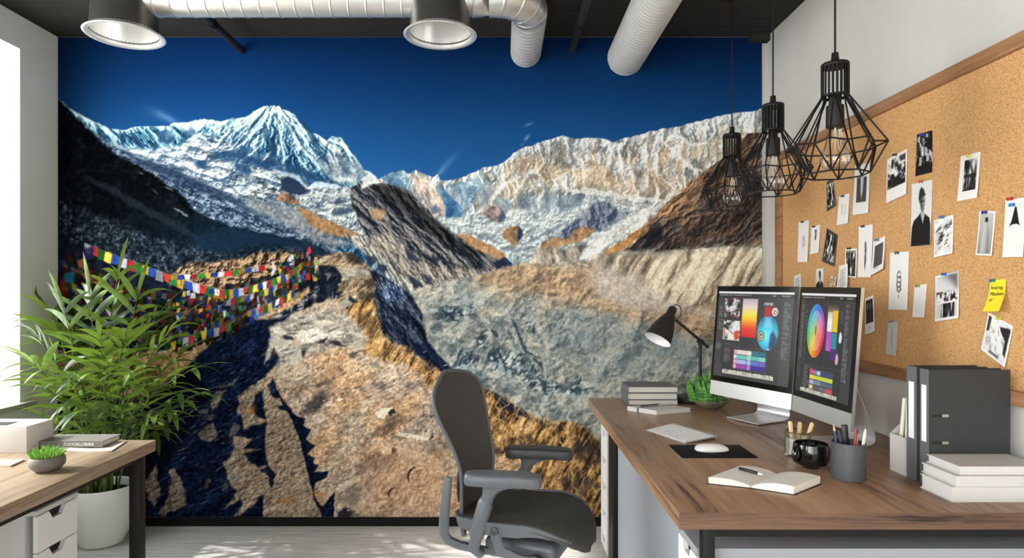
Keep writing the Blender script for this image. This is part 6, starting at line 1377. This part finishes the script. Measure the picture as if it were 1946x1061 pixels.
c0 = Vector(((1541.5 - CX) * 1.965 / FOC, 1.965, DT))
gloss_black = mat('black_glaze', (14, 14, 15), .10, 0, .6, coat=.5)
cup = thing('black_cup', 'glossy black ceramic cup with a side handle on the walnut desk', 'cup', c0)
MB().lathe([(0, 0), (.027, 0), (.028, .003), (.030, .006), (.045, .012), (.0515, .024), (.0535, .042), (.0525, .062), (.0505, .074), (.049, .075), (.0475, .073), (.0485, .05), (.044, .018), (0, .014)], c0, 48).build('body', gloss_black, cup)
MB().tube([c0 + Vector(p) for p in ((-.048, -.012, .062), (-.058, -.020, .064), (-.064, -.026, .052), (-.064, -.027, .038), (-.058, -.022, .026), (-.047, -.012, .024))], .0055, 12, flat=1.5).build('handle', gloss_black, cup)
bd = MB(); r3 = random.Random(3)
for k in range(34):
    a = r3.uniform(0, 6.28); r_ = .040 * math.sqrt(r3.random()); bd.ball(c0 + Vector((math.cos(a) * r_, math.sin(a) * r_, .058 + r3.uniform(0, .008))), .0062, 1)
bd.lathe([(0, .05), (.046, .05), (.046, .057), (0, .06)], c0, 24)
tag(bd.build('black_beads', mat('black_bead', (16, 16, 17), .35)), 'loose black beads filling the glossy black cup', 'beads', kind='stuff')
h0 = Vector(((1612.5 - CX) * 1.845 / FOC, 1.845, DT))
ph = thing('pen_holder', 'dark grey cylindrical pen holder on the walnut desk', 'pen holder', h0)
MB().lathe([(0, 0), (.0435, 0), (.0455, .002), (.0455, .1065), (.0445, .1075), (.0425, .1065), (.0425, .006), (0, .005)], h0, 56).build('body', mat('slate_grey', (72, 74, 77), .5), ph)
def standing(name, label, px, py, r, col, offs, tipcol=None, tiplen=.014, lean_d=0.0, flat=1.0, cat='pen', r_top=None):
    d = h0.y + offs[1]; top = P3(px, py, d + lean_d); bot = h0 + Vector((offs[0], offs[1], .0075 + r * .3)); dirv = (top - bot).normalized()
    t = thing(name, label, cat, bot)
    end = top - dirv * (tiplen if tipcol else 0)
    MB().tube([bot, bot.lerp(end, .5), end - dirv * .002, end], [r, r, r_top or r, (r_top or r) * .9], 12, flat=flat).build('barrel', col, t)
    if tipcol: MB().tube([end, end + dirv * tiplen * .7, top], [r * .9, r * .45, r * .2], 10).build('tip', tipcol, t)
blue_p = mat('navy_pencil', (46, 62, 86), .4); dark_p = mat('black_pen', (22, 24, 28), .4); red_p = mat('red_pencil', (150, 40, 38), .4); cream_p = mat('cream_pen', (216, 208, 190), .45); wood_p = mat('pencil_wood', (206, 180, 150), .6)
standing('pencil', 'navy blue pencil with a bare tip at the left of the pen holder', 1584, 806, .0040, blue_p, (-.020, .004), wood_p, .020)
standing('pen', 'short dark blue pen beside the navy pencil in the pen holder', 1594, 818, .0046, mat('dark_blue_pen', (28, 36, 52), .35), (-.011, -.008))
standing('marker_pen', 'thick black marker in the middle of the pen holder', 1604.5, 808, .0098, dark_p, (.008, .016), flat=.7, cat='marker')
standing('red_pencil', 'red pencil leaning right in the pen holder', 1627, 815.5, .0036, red_p, (.000, -.018), None)
standing('pink_pencil', 'dull pink pencil with dark end next to the red pencil', 1630.5, 816, .0036, mat('pink_pencil', (184, 140, 132), .45), (.012, -.004), dark_p, .012)
standing('cream_pen', 'cream coloured pen leaning furthest right in the pen holder', 1645, 815, .0044, cream_p, (.014, -.026), mat('pale_cap', (206, 206, 198), .4), .010)

# binders, magazine file, white books
binder_m = mat('grey_binder_board', (46, 48, 49), .65, var=.05, vscale=90); spine_m = mat('grey_binder_spine', (96, 97, 99), .6, var=.04, vscale=90)
label_m = mat('label_white', (232, 232, 232), .6); chrome = mat('chrome_slot', (190, 188, 184), .25, .9)
def binder(label, x0, y0, y1, ht):
    t = thing('ring_binder', label, 'binder', (x0 + .12, (y0 + y1) / 2, DT), 0, 'grey ring binders standing on the desk'); w_ = .231 if x0 > 1.196 else .205
    c = MB(); c.box(x0 + .002, x0 + w_, y0, y0 + .003, DT, DT + ht); c.box(x0 + .002, x0 + w_, y1 - .003, y1, DT, DT + ht); c.build('cover', binder_m, t, smooth=False)
    MB().box(x0, x0 + .003, y0, y1, DT, DT + ht).build('spine', spine_m, t, smooth=False)
    MB().box(x0 + .01, x0 + w_ - .01, y0 + .005, y1 - .005, DT + .004, DT + ht - .012).build('papers', page_edge, t, smooth=False)
    MB().box(x0 - .0006, x0, y0 + (y1 - y0) * .22, y1 - (y1 - y0) * .22, DT + .12, DT + ht - .045).build('spine_label', label_m, t, smooth=False)
    for z in ((1.3 - (790.5 - CY) * y0 / FOC), (1.3 - (842 - CY) * y0 / FOC)):
        px0, px1, pxm = 1771.5, 1802.5, 1790
        xa_, xb_, xm_ = [(p - CX) * y0 / FOC for p in (px0, px1, pxm)]
        MB().box(xa_, xm_, y0 - .0006, y0 - .0002, z - .0038, z + .0038, 0).build('ring_slot', slot_dark, t, smooth=False)
        MB().box(xm_, xb_, y0 - .0010, y0 - .0002, z - .0038, z + .0038, 0).build('ring_end', chrome, t, smooth=False)
    return t
binder('dark grey ring binder in front with two metal ring slots on its cover', 1.2, 1.780, 1.816, .326)
binder('dark grey ring binder standing behind the front one', 1.192, 1.820, 1.862, .329)
mf = thing('magazine_file', 'pale grey magazine file behind the dark ring binders', 'file box', (1.29, 1.90, DT))
fy0, fy1, fx0, fx1 = 1.868, 1.940, 1.190, 1.400
lg = mat('pale_grey_board', (190, 188, 182), .65)
m_ = MB(); th = .002
m_.box(fx0, fx0 + th, fy0, fy1, DT, DT + .113); m_.box(fx1 - th, fx1, fy0, fy1, DT, DT + .25); m_.box(fx0 + th, fx1 - th, fy0, fy1, DT, DT + th)
for yy in (fy0, fy1 - th):
    m_.prism([(fx0 + th, DT + th), (fx1 - th, DT + th), (fx1 - th, DT + .25), (fx0 + .15, DT + .25), (fx0 + th, DT + .113)], lambda x, z, q, yy=yy: Vector((x, yy + q * th, z)))
m_.build('box', lg, mf, smooth=False)
for k, (px, py, dd, r_, nm) in enumerate(((1719.5, 757, 1.925, .0062, 'leftmost'), (1726.5, 755.5, 1.905, .0060, 'tallest'), (1732, 760, 1.885, .0058, 'rightmost'))):
    tp = P3(px, py, dd); b0 = Vector((1.205 + .01 * k, dd - .004, DT + .0030 + r_ * .3))
    tag(MB().tube([b0, tp], r_, 12).build('paper_roll', mat('rolled_paper', (222, 216, 200), .7)), 'thin rolled paper standing in the pale magazine file, %s of three' % nm, 'paper roll', 'paper rolls in the magazine file')
zz = DT
for k, (h, x0, y0, x1, y1, nm) in enumerate(((.0395, 1.166, 1.638, 1.412, 1.762, 'lowest'), (.0275, 1.178, 1.640, 1.416, 1.775, 'middle'), (.0225, 1.195, 1.650, 1.420, 1.778, 'topmost'))):
    book('white hardback book, %s of the stack in front of the ring binders' % nm, (x0, y0, DT), (1, 0, 0), (0, 1, 0), x1 - x0, y1 - y0, zz, h - .0004, white_cover, mat('pale_pages', (198, 196, 192), .75), 'front', 'white hardbacks in front of the binders'); zz += h

# ================================================================ things on the oak desk
bxw = mat('white_box_board', (214, 210, 206), .65, var=.02, vscale=80)
wb = thing('white_box', 'plain white box with a dark lid slot at the left end of the oak desk', 'box', (-1.74, 2.19, DT))
MB().box(-1.885, -1.607, 2.132, 2.26, DT, DT + .090, .002).build('body', bxw, wb)
MB().box(-1.79, -1.69, 2.150, 2.20, DT + .0901, DT + .0915).build('lid_slot', slot_dark, wb)
gb = book('grey hardback book with white title lettering on its spine', (-1.612, 2.187, DT + .0062), (1, .012, 0), (-.03, 1, 0), .226, .108, DT + .0062, .0205, mat('warm_grey_cover', (116, 113, 106), .6, var=.04, vscale=50), page_edge, 'front')
tw = words_mesh('ZOOOKLOBIIRE', .0150, lambda x, y, z: Vector((-1.612 + .090 + x * 1.0, 2.187 + .0125 * .1 - .0006 - z, DT + .0062 + .0050 + y)), gb, 'spine_lettering', mat('title_white', (236, 236, 230), .6), sx=.98)
mg = MB().sheet(lambda u, v: Vector((-1.575 + .245 * u - .03 * v, 2.150 + .13 * v, DT + .0038 + .0016 * math.sin(u * 7))), 16, 4, thick=(0, 0, -.0032)).build('magazine', mat('magazine_paper', (216, 208, 194), .6))
tag(mg, 'thin pale magazine lying under the grey book', 'magazine')
s0 = Vector((-1.388, 1.925, DT))
sc_ = thing('succulent', 'small spiky green succulent in a round grey bowl on the oak desk', 'plant', s0)
MB().lathe([(0, 0), (.024, 0), (.034, .004), (.046, .017), (.0485, .028), (.046, .041), (.0435, .0445), (.041, .043), (.043, .03), (0, .022)], s0, 48).build('bowl', mat('grey_stone_bowl', (116, 110, 104), .55, var=.08, vscale=40), sc_)
MB().lathe([(0, .040), (.03, .040), (.042, .038)], s0, 28).build('soil', mat('dark_soil', (38, 30, 24), .95), sc_)
sp_ = MB(); r4 = random.Random(8)
for k in range(95):
    a = r4.uniform(0, 6.28); r_ = .034 * math.sqrt(r4.random()); p = s0 + Vector((math.cos(a) * r_, math.sin(a) * r_, .039)); l = r4.uniform(.024, .040) * (1.15 - r_ * 9)
    d_ = Vector((math.cos(a) * r_ * 22, math.sin(a) * r_ * 22, 1.0)).normalized(); q = p + d_ * l
    sp_.tube([p, p.lerp(q, .45), q], [.0028, .0030, .0005], 6)
sp_.build('leaves', mat('succulent_green', (126, 176, 70), .45, var=.35, vscale=60), sc_)
tag(MB().sheet(lambda u, v: Vector((-1.66 + .13 * u - .01 * v, 1.965 + .07 * v, DT + .0062 + .002 * math.sin(u * 6))), 10, 3, thick=(0, 0, -.005)).build('notepad', mat('kraft_pad', (206, 186, 156), .7)), 'small beige notepad on the oak desk in front of the white box', 'notepad')

# ================================================================ prints pinned to the cork board
XW = 1.4495
def on_cork(px, py, off=0.0):
    d = XW * FOC / (px - CX); return Vector((XW - off, d, EYE - (py - CY) * d / FOC))
def z5(x, y): return (1460 + x / 2.121, 200 + y / 2.121)
PRINT = attr_mat('photo_print', 0, .45, .3)
def canvas(kind, asp, seed):
    H = 100.0 * asp; P = Painter(0, 0, 100, H, 2.0, seed); R = np.random.RandomState(seed); P.C[:] = (232, 230, 226)
    rect = lambda u0, v0, u1, v1, c, a=1: P.put(P.poly([(u0 * 100, v0 * H), (u1 * 100, v0 * H), (u1 * 100, v1 * H), (u0 * 100, v1 * H)], 1.0), c, a)
    def pic(u0, v0, u1, v1, tex): P.put(P.poly([(u0 * 100, v0 * H), (u1 * 100, v0 * H), (u1 * 100, v1 * H), (u0 * 100, v1 * H)], 1.0), tex)
    n = lambda sz, **k: P.fbm(sz, 4, seed=seed, **k)
    bw = [(.2, (12, 12, 13)), (.5, (88, 88, 88)), (.8, (228, 228, 226))]
    pt = lambda L_: [(u * 100, v * H) for u, v in L_]
    if kind == 'trees':
        t = (n(16) - .5) * 2.6 + .5 - (P.Y / H - .3) * .55; pic(.06, .07, .94, .72, P.ramp(t, [(.1, (10, 10, 11)), (.5, (52, 52, 52)), (.75, (190, 190, 190)), (1, (236, 236, 234))])); rect(.66, .07, .94, .2, (24, 24, 24), .8)
    elif kind == 'dark':
        P.C[:] = P.ramp((n(12, ang=80, asp=2.5) - .5) * 2.4 + .28, [(.2, (10, 10, 12)), (.55, (44, 44, 46)), (.85, (196, 196, 196))]); rect(0, .75, 1, 1, (14, 14, 15), .85)
        for u, v in ((.28, .68), (.72, .62), (.42, .45), (.62, .46)): P.put(P.poly(pt([(u - .08, v - .1), (u + .08, v - .1), (u + .08, v + .1), (u - .08, v + .1)]), 2, 5, 14), (206, 206, 206), .8)
    elif kind == 'portrait':
        P.C[:] = (216, 216, 214)
        P.put(P.poly(pt([(.02, 1), (.06, .70), (.14, .60), (.40, .52), (.50, .47), (.66, .50), (.92, .58), (.98, .70), (1, 1)]), 1.2), (18, 18, 19))
        P.put(P.poly(pt([(.48, .46), (.66, .46), (.68, .54), (.60, .66), (.50, .54)]), 1.5), (176, 176, 174)); P.put(P.poly(pt([(.44, .20), (.68, .20), (.72, .34), (.66, .44), (.56, .48), (.48, .42), (.44, .30)]), 1.5), P.ramp((P.X - 42) / 30, [(0, (40, 40, 40)), (.45, (96, 96, 94)), (1, (190, 190, 186))])); P.put(P.poly(pt([(.38, .26), (.40, .14), (.50, .08), (.62, .12), (.70, .22), (.56, .24), (.46, .26), (.44, .34)]), 1.5, 2, 10), (36, 36, 38)); P.put(P.poly(pt([(.48, .30), (.66, .29), (.66, .315), (.48, .33)]), 1.2), (34, 34, 34), .8)
    elif kind == 'stripes':
        t = n(7, ang=90, asp=6); pic(.24, .12, .88, .80, P.ramp((t - .5) * 2 + .55, bw)); rect(.24, .44, .88, .52, (30, 30, 30), .85); rect(.24, .52, .88, .80, (60, 60, 60), .35); rect(.24, .77, .88, .80, (22, 22, 22))
    elif kind == 'dress':
        P.put(P.poly(pt([(.50, .14), (.58, .14), (.72, .40), (.78, .46), (.60, .43), (.40, .44), (.26, .47), (.36, .38)]), 1.2), (16, 16, 17))
    elif kind == 'vase':
        pic(.08, .04, .92, .96, P.ramp(P.Y / H * .5 + n(20) * .2, [(0, (206, 206, 204)), (.4, (160, 160, 158)), (.8, (104, 104, 104))])); P.put(P.poly(pt([(.36, .22), (.60, .22), (.70, .5), (.74, .94), (.26, .94), (.32, .5)]), 3), P.ramp(P.X / 100, [(.2, (214, 214, 212)), (.55, (176, 176, 174)), (.8, (70, 70, 70))]), .8); P.put(P.poly(pt([(.40, .15), (.58, .14), (.60, .24), (.42, .25)]), 2), (28, 28, 28))
    elif kind == 'sketch':
        pic(.06, .05, .94, .95, P.ramp((n(16, ang=-30, asp=2) - .5) * 2.2 + .68, [(.0, (26, 26, 28)), (.3, (120, 120, 120)), (.5, (206, 206, 206)), (1, (232, 232, 230))]))
        for k in range(9):
            u, v = R.uniform(.12, .7), R.uniform(.15, .85); P.put(P.line(pt([(u, v), (u + .1, v - .05), (u + .2, v - .06)]), 2.2, 1.2, 4, 10), (30, 30, 32), .85)
    elif kind == 'oval':
        for s_ in (1, .78, .55): P.put(P.line([(55 + 12 * s_ * math.cos(a), H * .50 + H * .15 * s_ * math.sin(a)) for a in np.linspace(0, 6.28, 26)], 1.0, 1.2, 3, 10, False), (70, 70, 70), .7)
        P.put(P.line(pt([(.55, .70), (.55, .76)]), .8, 1), (120, 120, 120), .6)
    elif kind == 'bottle':
        P.put(P.poly(pt([(.40, .16), (.66, .14), (.64, .30), (.66, .46), (.52, .54), (.42, .46), (.50, .30)]), 2, 3, 10), (70, 70, 72), .85)
    elif kind == 'dancers':
        P.C[:] = (62, 62, 64); pic(.10, .10, .90, .90, P.ramp((n(14, ang=85, asp=3) - .5) * 3 + .5, bw))
    elif kind == 'forest':
        pic(.08, .07, .92, .95, P.ramp((n(9, ang=88, asp=4) - .5) * 2.4 + .45, bw)); rect(.08, .07, .92, .14, (120, 126, 122))
    elif kind == 'feather':
        P.put(P.line(pt([(.52, .30), (.55, .48), (.54, .66), (.52, .84)]), 7, 3, 4, 10), (96, 96, 96), .6); P.put(P.line(pt([(.52, .32), (.55, .5), (.53, .72), (.53, .88)]), 2.2, 1.2, 4, 8), (26, 26, 28), .9)
        for k in range(22): v = .33 + k * .018; P.put(P.line(pt([(.46 + R.uniform(-.05, .05), v + .01), (.62 + R.uniform(-.05, .05), v - .008)]), .9, 1), (36, 36, 38), .7)
    elif kind == 'text':
        rect(.16, .16, .88, .82, (96, 96, 98))
        for k in range(19): rect(.18, .18 + k * .034, .18 + .68 * R.uniform(.7, 1), .196 + k * .034, (34, 34, 36), .8)
        rect(.3, .86, .6, .875, (60, 60, 60))
    elif kind == 'link':
        for k, (cy, r_) in enumerate(((.40, .05), (.48, .055), (.56, .055), (.63, .045))): P.put(P.line([(52 + 9 * math.cos(a) + (k % 2) * 3, H * cy + H * r_ * math.sin(a)) for a in np.linspace(0, 6.28, 22)], 1.5, 1.2, 2, 8, False), (24, 24, 26), .9)
        P.put(P.line([(52 + 12 * math.cos(a), H * .51 + H * .19 * math.sin(a)) for a in np.linspace(0, 6.28, 30)], 1.3, 1.2, 2, 8, False), (30, 30, 32), .8); P.put(P.line(pt([(.53, .74), (.53, .80)]), 1.6, 1.2), (40, 40, 42), .8)
    elif kind == 'scape':
        pic(.06, .05, .94, .60, P.ramp(P.Y / H * 1.2 + (P.X / 100 - .5) * -.5, [(0, (150, 150, 150)), (.3, (206, 206, 206)), (.8, (220, 220, 218))])); P.put(P.poly(pt([(.6, .05), (.94, .05), (.94, .32)]), 14), (70, 70, 72), .8)
        pic(.06, .38, .94, .60, P.ramp((n(7, ang=80, asp=2) - .5) * 2.6 + .6, bw)); pic(.26, .64, .84, .94, P.ramp((n(8, ang=90, asp=6) - .5) * 2 + .25, bw)); rect(.06, .64, .26, .94, (200, 200, 200)); rect(.84, .64, .94, .94, (200, 200, 200))
    elif kind == 'figure':
        P.put(P.poly(pt([(.06, .05), (.94, .05), (.94, .95), (.06, .95)]), 1), P.ramp((n(20) - .5) * 1.2 + .75, [(.2, (110, 110, 110)), (.6, (206, 206, 206)), (1, (230, 230, 228))])); P.put(P.poly(pt([(.55, .18), (.94, .10), (.94, .80), (.82, .74), (.84, .45), (.62, .30)]), 2, 3, 14), (30, 30, 32)); P.put(P.poly(pt([(.06, .06), (.18, .06), (.16, .42), (.06, .46)]), 2), (48, 48, 50))
        P.put(P.poly(pt([(.24, .10), (.46, .12), (.50, .36), (.70, .44), (.76, .66), (.64, .86), (.42, .84), (.28, .56)]), 2, 3, 14), (222, 222, 220))
        for k in range(16): u, v = R.uniform(.25, .7), R.uniform(.15, .8); P.put(P.line(pt([(u, v), (u + R.uniform(-.08, .1), v + R.uniform(.03, .12))]), 1.0, 1.1, 3), (60, 60, 62), .7)
        rect(.3, .86, .7, .93, (60, 60, 62), .7)
    elif kind == 'polaroid':
        rect(.10, .08, .90, .72, (18, 18, 19)); 
        for u in (.3, .62): P.put(P.poly(pt([(u - .1, .20), (u + .12, .16), (u + .05, .34), (u - .06, .34)]), 2, 3, 10), (120, 120, 122), .9)
        P.put(P.line(pt([(.35, .86), (.45, .82), (.55, .88), (.65, .83)]), 1.6, 1.2), (50, 50, 52), .8)
    elif kind == 'scribble':
        for k in range(14): u = R.uniform(.25, .75); v = R.uniform(.2, .6); P.put(P.line(pt([(u, v), (u + R.uniform(-.05, .05), v + R.uniform(.1, .25))]), .9, 1.2, 3), (120, 120, 122), .6)
    elif kind == 'leaf':
        rect(.20, .26, .84, .76, (70, 70, 72)); P.put(P.poly(pt([(.44, .26), (.64, .26), (.60, .56), (.52, .70), (.46, .5)]), 2), (200, 200, 198))
    elif kind == 'pale':
        P.C[:] = (190, 190, 188); P.put(P.line(pt([(.5, .2), (.48, .5), (.55, .8)]), 6, 5, 6, 14), (130, 130, 130), .6)
    elif kind == 'blue':
        P.C[:] = (214, 220, 226)
        for k in range(9): P.put(P.line(pt([(.15, .25 + k * .09), (.85, .12 + k * .09)]), 2.6, 1.5, 4), (70, 104, 134) if k % 2 else (40, 44, 52), .8)
    elif kind == 'lines':
        for k in range(12): P.put(P.line(pt([(.12, .22 + k * .062), (.12 + R.uniform(.5, .78), .19 + k * .062)]), 1.8, 1.2, 2), (60, 60, 66), .75)
    elif kind == 'mottle':
        P.C[:] = P.ramp((n(12) - .5) * 2 + .5, [(.2, (120, 96, 66)), (.5, (206, 186, 150)), (.8, (232, 222, 200))])
    return P
def print_sheet(kind, label, corners, seed, lift=(.0015, .006), cat='photo', name='pinned_photo'):
    q = [on_cork(*z5(*c)) for c in corners]; TL, TR, BR, BL = [np.array(v) for v in q]
    asp = np.linalg.norm(BL - TL) / max(1e-6, np.linalg.norm(TR - TL)); P = canvas(kind, max(.5, asp), seed); u = P.X / 100; v = P.Y / P.ys[-1]
    front = TL * ((1 - u) * (1 - v))[..., None] + TR * (u * (1 - v))[..., None] + BR * (u * v)[..., None] + BL * ((1 - u) * v)[..., None]
    off = lift[0] + (lift[1] - lift[0]) * v ** 1.6
    front[..., 0] -= off; back = front.copy(); back[..., 0] += .0008
    nx, ny = P.nx, P.ny; F = grid_faces(nx, ny); N = nx * ny; B = F[:, ::-1] + N
    i = np.arange(N).reshape(ny, nx); loop = np.concatenate([i[0, :], i[1:, -1], i[-1, -2::-1], i[-2:0:-1, 0]]); nxt = np.roll(loop, -1)
    side = np.stack([loop, nxt, nxt + N, loop + N], -1)
    col = linA(P.C.reshape(-1, 3)); bc = np.tile(np.array(lin((214, 212, 206))), (N, 1))
    o = print_mesh(name, np.concatenate([front.reshape(-1, 3), back.reshape(-1, 3)]), np.concatenate([col, bc]), np.concatenate([F, B, side]), PRINT)
    return tag(o, label, cat, 'prints pinned to the cork board')
PR = [('dancers', 'small dark striped print tilted beneath the nearest pendant lamp', [(236, 310), (262, 297), (277, 405), (241, 428)]),
      ('scribble', 'white card with faint grey scribble below the nearest pendant lamp', [(286, 368), (328, 355), (326, 475), (280, 485)]),
      ('leaf', 'white card with a pale leaf on a grey square, behind the nearest pendant cage', [(350, 242), (410, 232), (408, 435), (344, 444)]),
      ('trees', 'instant photo of dark trees on a white frame below the board\'s top edge', [(480, 217), (560, 176), (562, 358), (480, 396)]),
      ('dark', 'dark photo with pale patches under a violet pin, highest print on the board', [(601, 118), (663, 101), (665, 270), (597, 287)]),
      ('portrait', 'tall photo of a person in a black coat on a white ground', [(579, 319), (662, 299), (659, 563), (579, 570)]),
      ('stripes', 'white framed photo of vertical stripes under a yellow pin', [(777, 206), (857, 187), (848, 373), (768, 388)]),
      ('dress', 'white card with a black flared shape under red and blue pins', [(957, 383), (1040, 371), (1034, 612), (950, 613)]),
      ('vase', 'grey photo of a pale bottle shape under a dark blue pin', [(853, 427), (918, 427), (907, 608), (843, 604)]),
      ('sketch', 'photo with scattered dark brush marks, right of the tall portrait', [(670, 464), (747, 441), (749, 597), (674, 615)]),
      ('oval', 'narrow white card with a faint oval drawing, nearest the board\'s far edge', [(123, 470), (165, 464), (162, 632), (122, 634)]),
      ('bottle', 'small white card with a little dark bottle', [(174, 491), (210, 480), (207, 595), (173, 603)]),
      ('dancers', 'dark framed photo of pale figures hung at a steep tilt', [(238, 496), (282, 524), (270, 651), (221, 629)]),
      ('forest', 'photo of streaky tree trunks partly behind the curled note', [(312, 580), (358, 578), (356, 697), (310, 691)]),
      ('feather', 'tall white card with a black feather drawing', [(366, 490), (422, 480), (419, 694), (366, 694)]),
      ('text', 'tilted white print with a grey block of dark lines', [(424, 551), (472, 526), (474, 660), (424, 687)]),
      ('link', 'tall white card with a chain-like ink drawing under a green pin', [(492, 595), (567, 589), (566, 827), (490, 825)]),
      ('blank', 'small blank white slip of paper under a yellow-green pin', [(590, 727), (640, 720), (634, 856), (586, 855)]),
      ('scape', 'large grey photo of a bright field above a dark block', [(674, 689), (769, 666), (773, 859), (678, 873)]),
      ('figure', 'photo of a pale seated shape hung at a tilt below the yellow note', [(888, 835), (988, 891), (960, 1058), (864, 985)]),
      ('polaroid', 'instant photo with a black picture beside the right computer', [(391, 779), (424, 766), (435, 912), (396, 926)]),
      ('pale', 'narrow grey print hanging lowest on the board', [(484, 868), (523, 873), (520, 1011), (478, 1004)]),
      ('blue', 'small blue lined print just above the left screen', [(106, 690), (132, 679), (134, 760), (104, 764)]),
      ('portrait', 'narrow dark print just above the right screen\'s left end', [(194, 661), (224, 657), (224, 756), (190, 758)]),
      ('lines', 'curled white note with written lines overlapping the tree trunk photo', [(290, 648), (324, 640), (332, 742), (288, 746)]),
      ('mottle', 'small mottled beige scrap above the right screen', [(252, 690), (276, 686), (276, 730), (252, 732)])]
for k, (kind, lab, cs) in enumerate(PR):
    lift = {4: (.0015, .004), 15: (.0015, .012), 12: (.002, .006), 24: (.005, .016), 13: (.0012, .003), 22: (.0015, .002), 23: (.0015, .002)}.get(k, (.0015, .006))
    if kind == 'blank':
        kind = 'none'
    print_sheet(kind, lab, cs, 20 + k, lift)
# the yellow note curls off the board
nq = [on_cork(*z5(*c)) for c in ((894, 705), (957, 701), (928, 831), (862, 833))]
def note_fn(u, v, off=0.0):
    a = [np.array(z5(*c)) for c in ((894, 705), (957, 701), (928, 831), (862, 833))]
    p = (a[0] * (1 - u) + a[1] * u) * (1 - v) + (a[3] * (1 - u) + a[2] * u) * v
    xw = XW - .002 - .030 * v ** 1.8 - off; d = xw * FOC / (p[0] + 4.0 * math.sin(math.pi * v) - CX)
    return Vector((xw, d, EYE - (p[1] - CY) * d / FOC))
yn = thing('sticky_note', 'yellow note with handwritten words curling off the cork board', 'note', note_fn(.5, 1))
MB().sheet(lambda u, v: note_fn(u, v), 8, 16, thick=(.0006, 0, 0)).build('paper', mat('note_yellow', (240, 222, 44), .6), yn)
ink = mat('note_ink', (50, 46, 20), .6)
Wn = (nq[0] - nq[1]).length; Hn = (nq[0] - nq[3]).length
for txt, u0, v0 in (('hcarng;', .10, .30), ('Mbelistin', .10, .50), ("m'", .12, .68)):
    words_mesh(txt, .0165, lambda x, y, z, u0=u0, v0=v0: note_fn(u0 + x / Wn, v0 - y / Hn, .0008 + z), yn, 'handwriting', ink, sx=.82 if len(txt) > 7 else .95)
pins = [((631, 117), (70, 60, 170), 'violet push pin in the dark photo at the top of the board'), ((624, 307), (190, 90, 70), 'dull red push pin above the tall portrait'), ((819, 203), (206, 206, 60), 'yellow push pin in the striped photo'),
        ((985, 377), (196, 36, 44), 'red push pin at the top of the black dress card'), ((993, 401), (40, 120, 190), 'blue push pin just below the red pin'), ((882, 431), (44, 44, 150), 'dark blue push pin in the bottle photo'),
        ((709, 450), (70, 120, 180), 'light blue push pin in the brush mark photo'), ((527, 595), (30, 90, 76), 'green push pin in the chain drawing card'), ((611, 728), (140, 150, 40), 'yellow-green push pin in the blank slip'),
        ((718, 681), (40, 100, 180), 'blue push pin in the large grey field photo'), ((914, 706), (20, 110, 130), 'teal push pin in the yellow note'), ((389, 488), (40, 50, 140), 'blue push pin in the feather card'),
        ((447, 543), (30, 130, 160), 'teal push pin in the tilted text print'), ((332, 577), (40, 44, 50), 'black push pin in the tree trunk photo'), ((143, 470), (60, 64, 74), 'black push pin in the oval drawing card'),
        ((190, 489), (40, 40, 44), 'black push pin in the little bottle card'), ((307, 366), (40, 90, 130), 'blue-grey push pin in the scribble card'), ((519, 199), (60, 56, 44), 'dark push pin in the tree photo'), ((940, 858), (190, 190, 60), 'pale yellow push pin in the seated shape photo'), ((503, 872), (110, 116, 120), 'grey push pin in the lowest narrow print')]
for k, (p, c, lab) in enumerate(pins):
    b0 = on_cork(*z5(*p)); Mp = Matrix.Translation(Vector((XW - .0032, b0.y, b0.z))) @ rot_to((-1, 0, -.12))
    mb = MB().lathe([(0, 0), (.0052, 0), (.0052, .0016), (.0030, .0030), (.0030, .0078), (.0050, .0094), (.0052, .0110), (0, .0116)], n=16, M=Mp); mb.tube([Mp @ Vector((0, 0, .001)), Mp @ Vector((0, 0, -.005))], .0006, 5)
    tag(mb.build('push_pin', mat('pin_%d_%d_%d' % c, c, .3)), lab, 'push pin', 'push pins on the cork board')
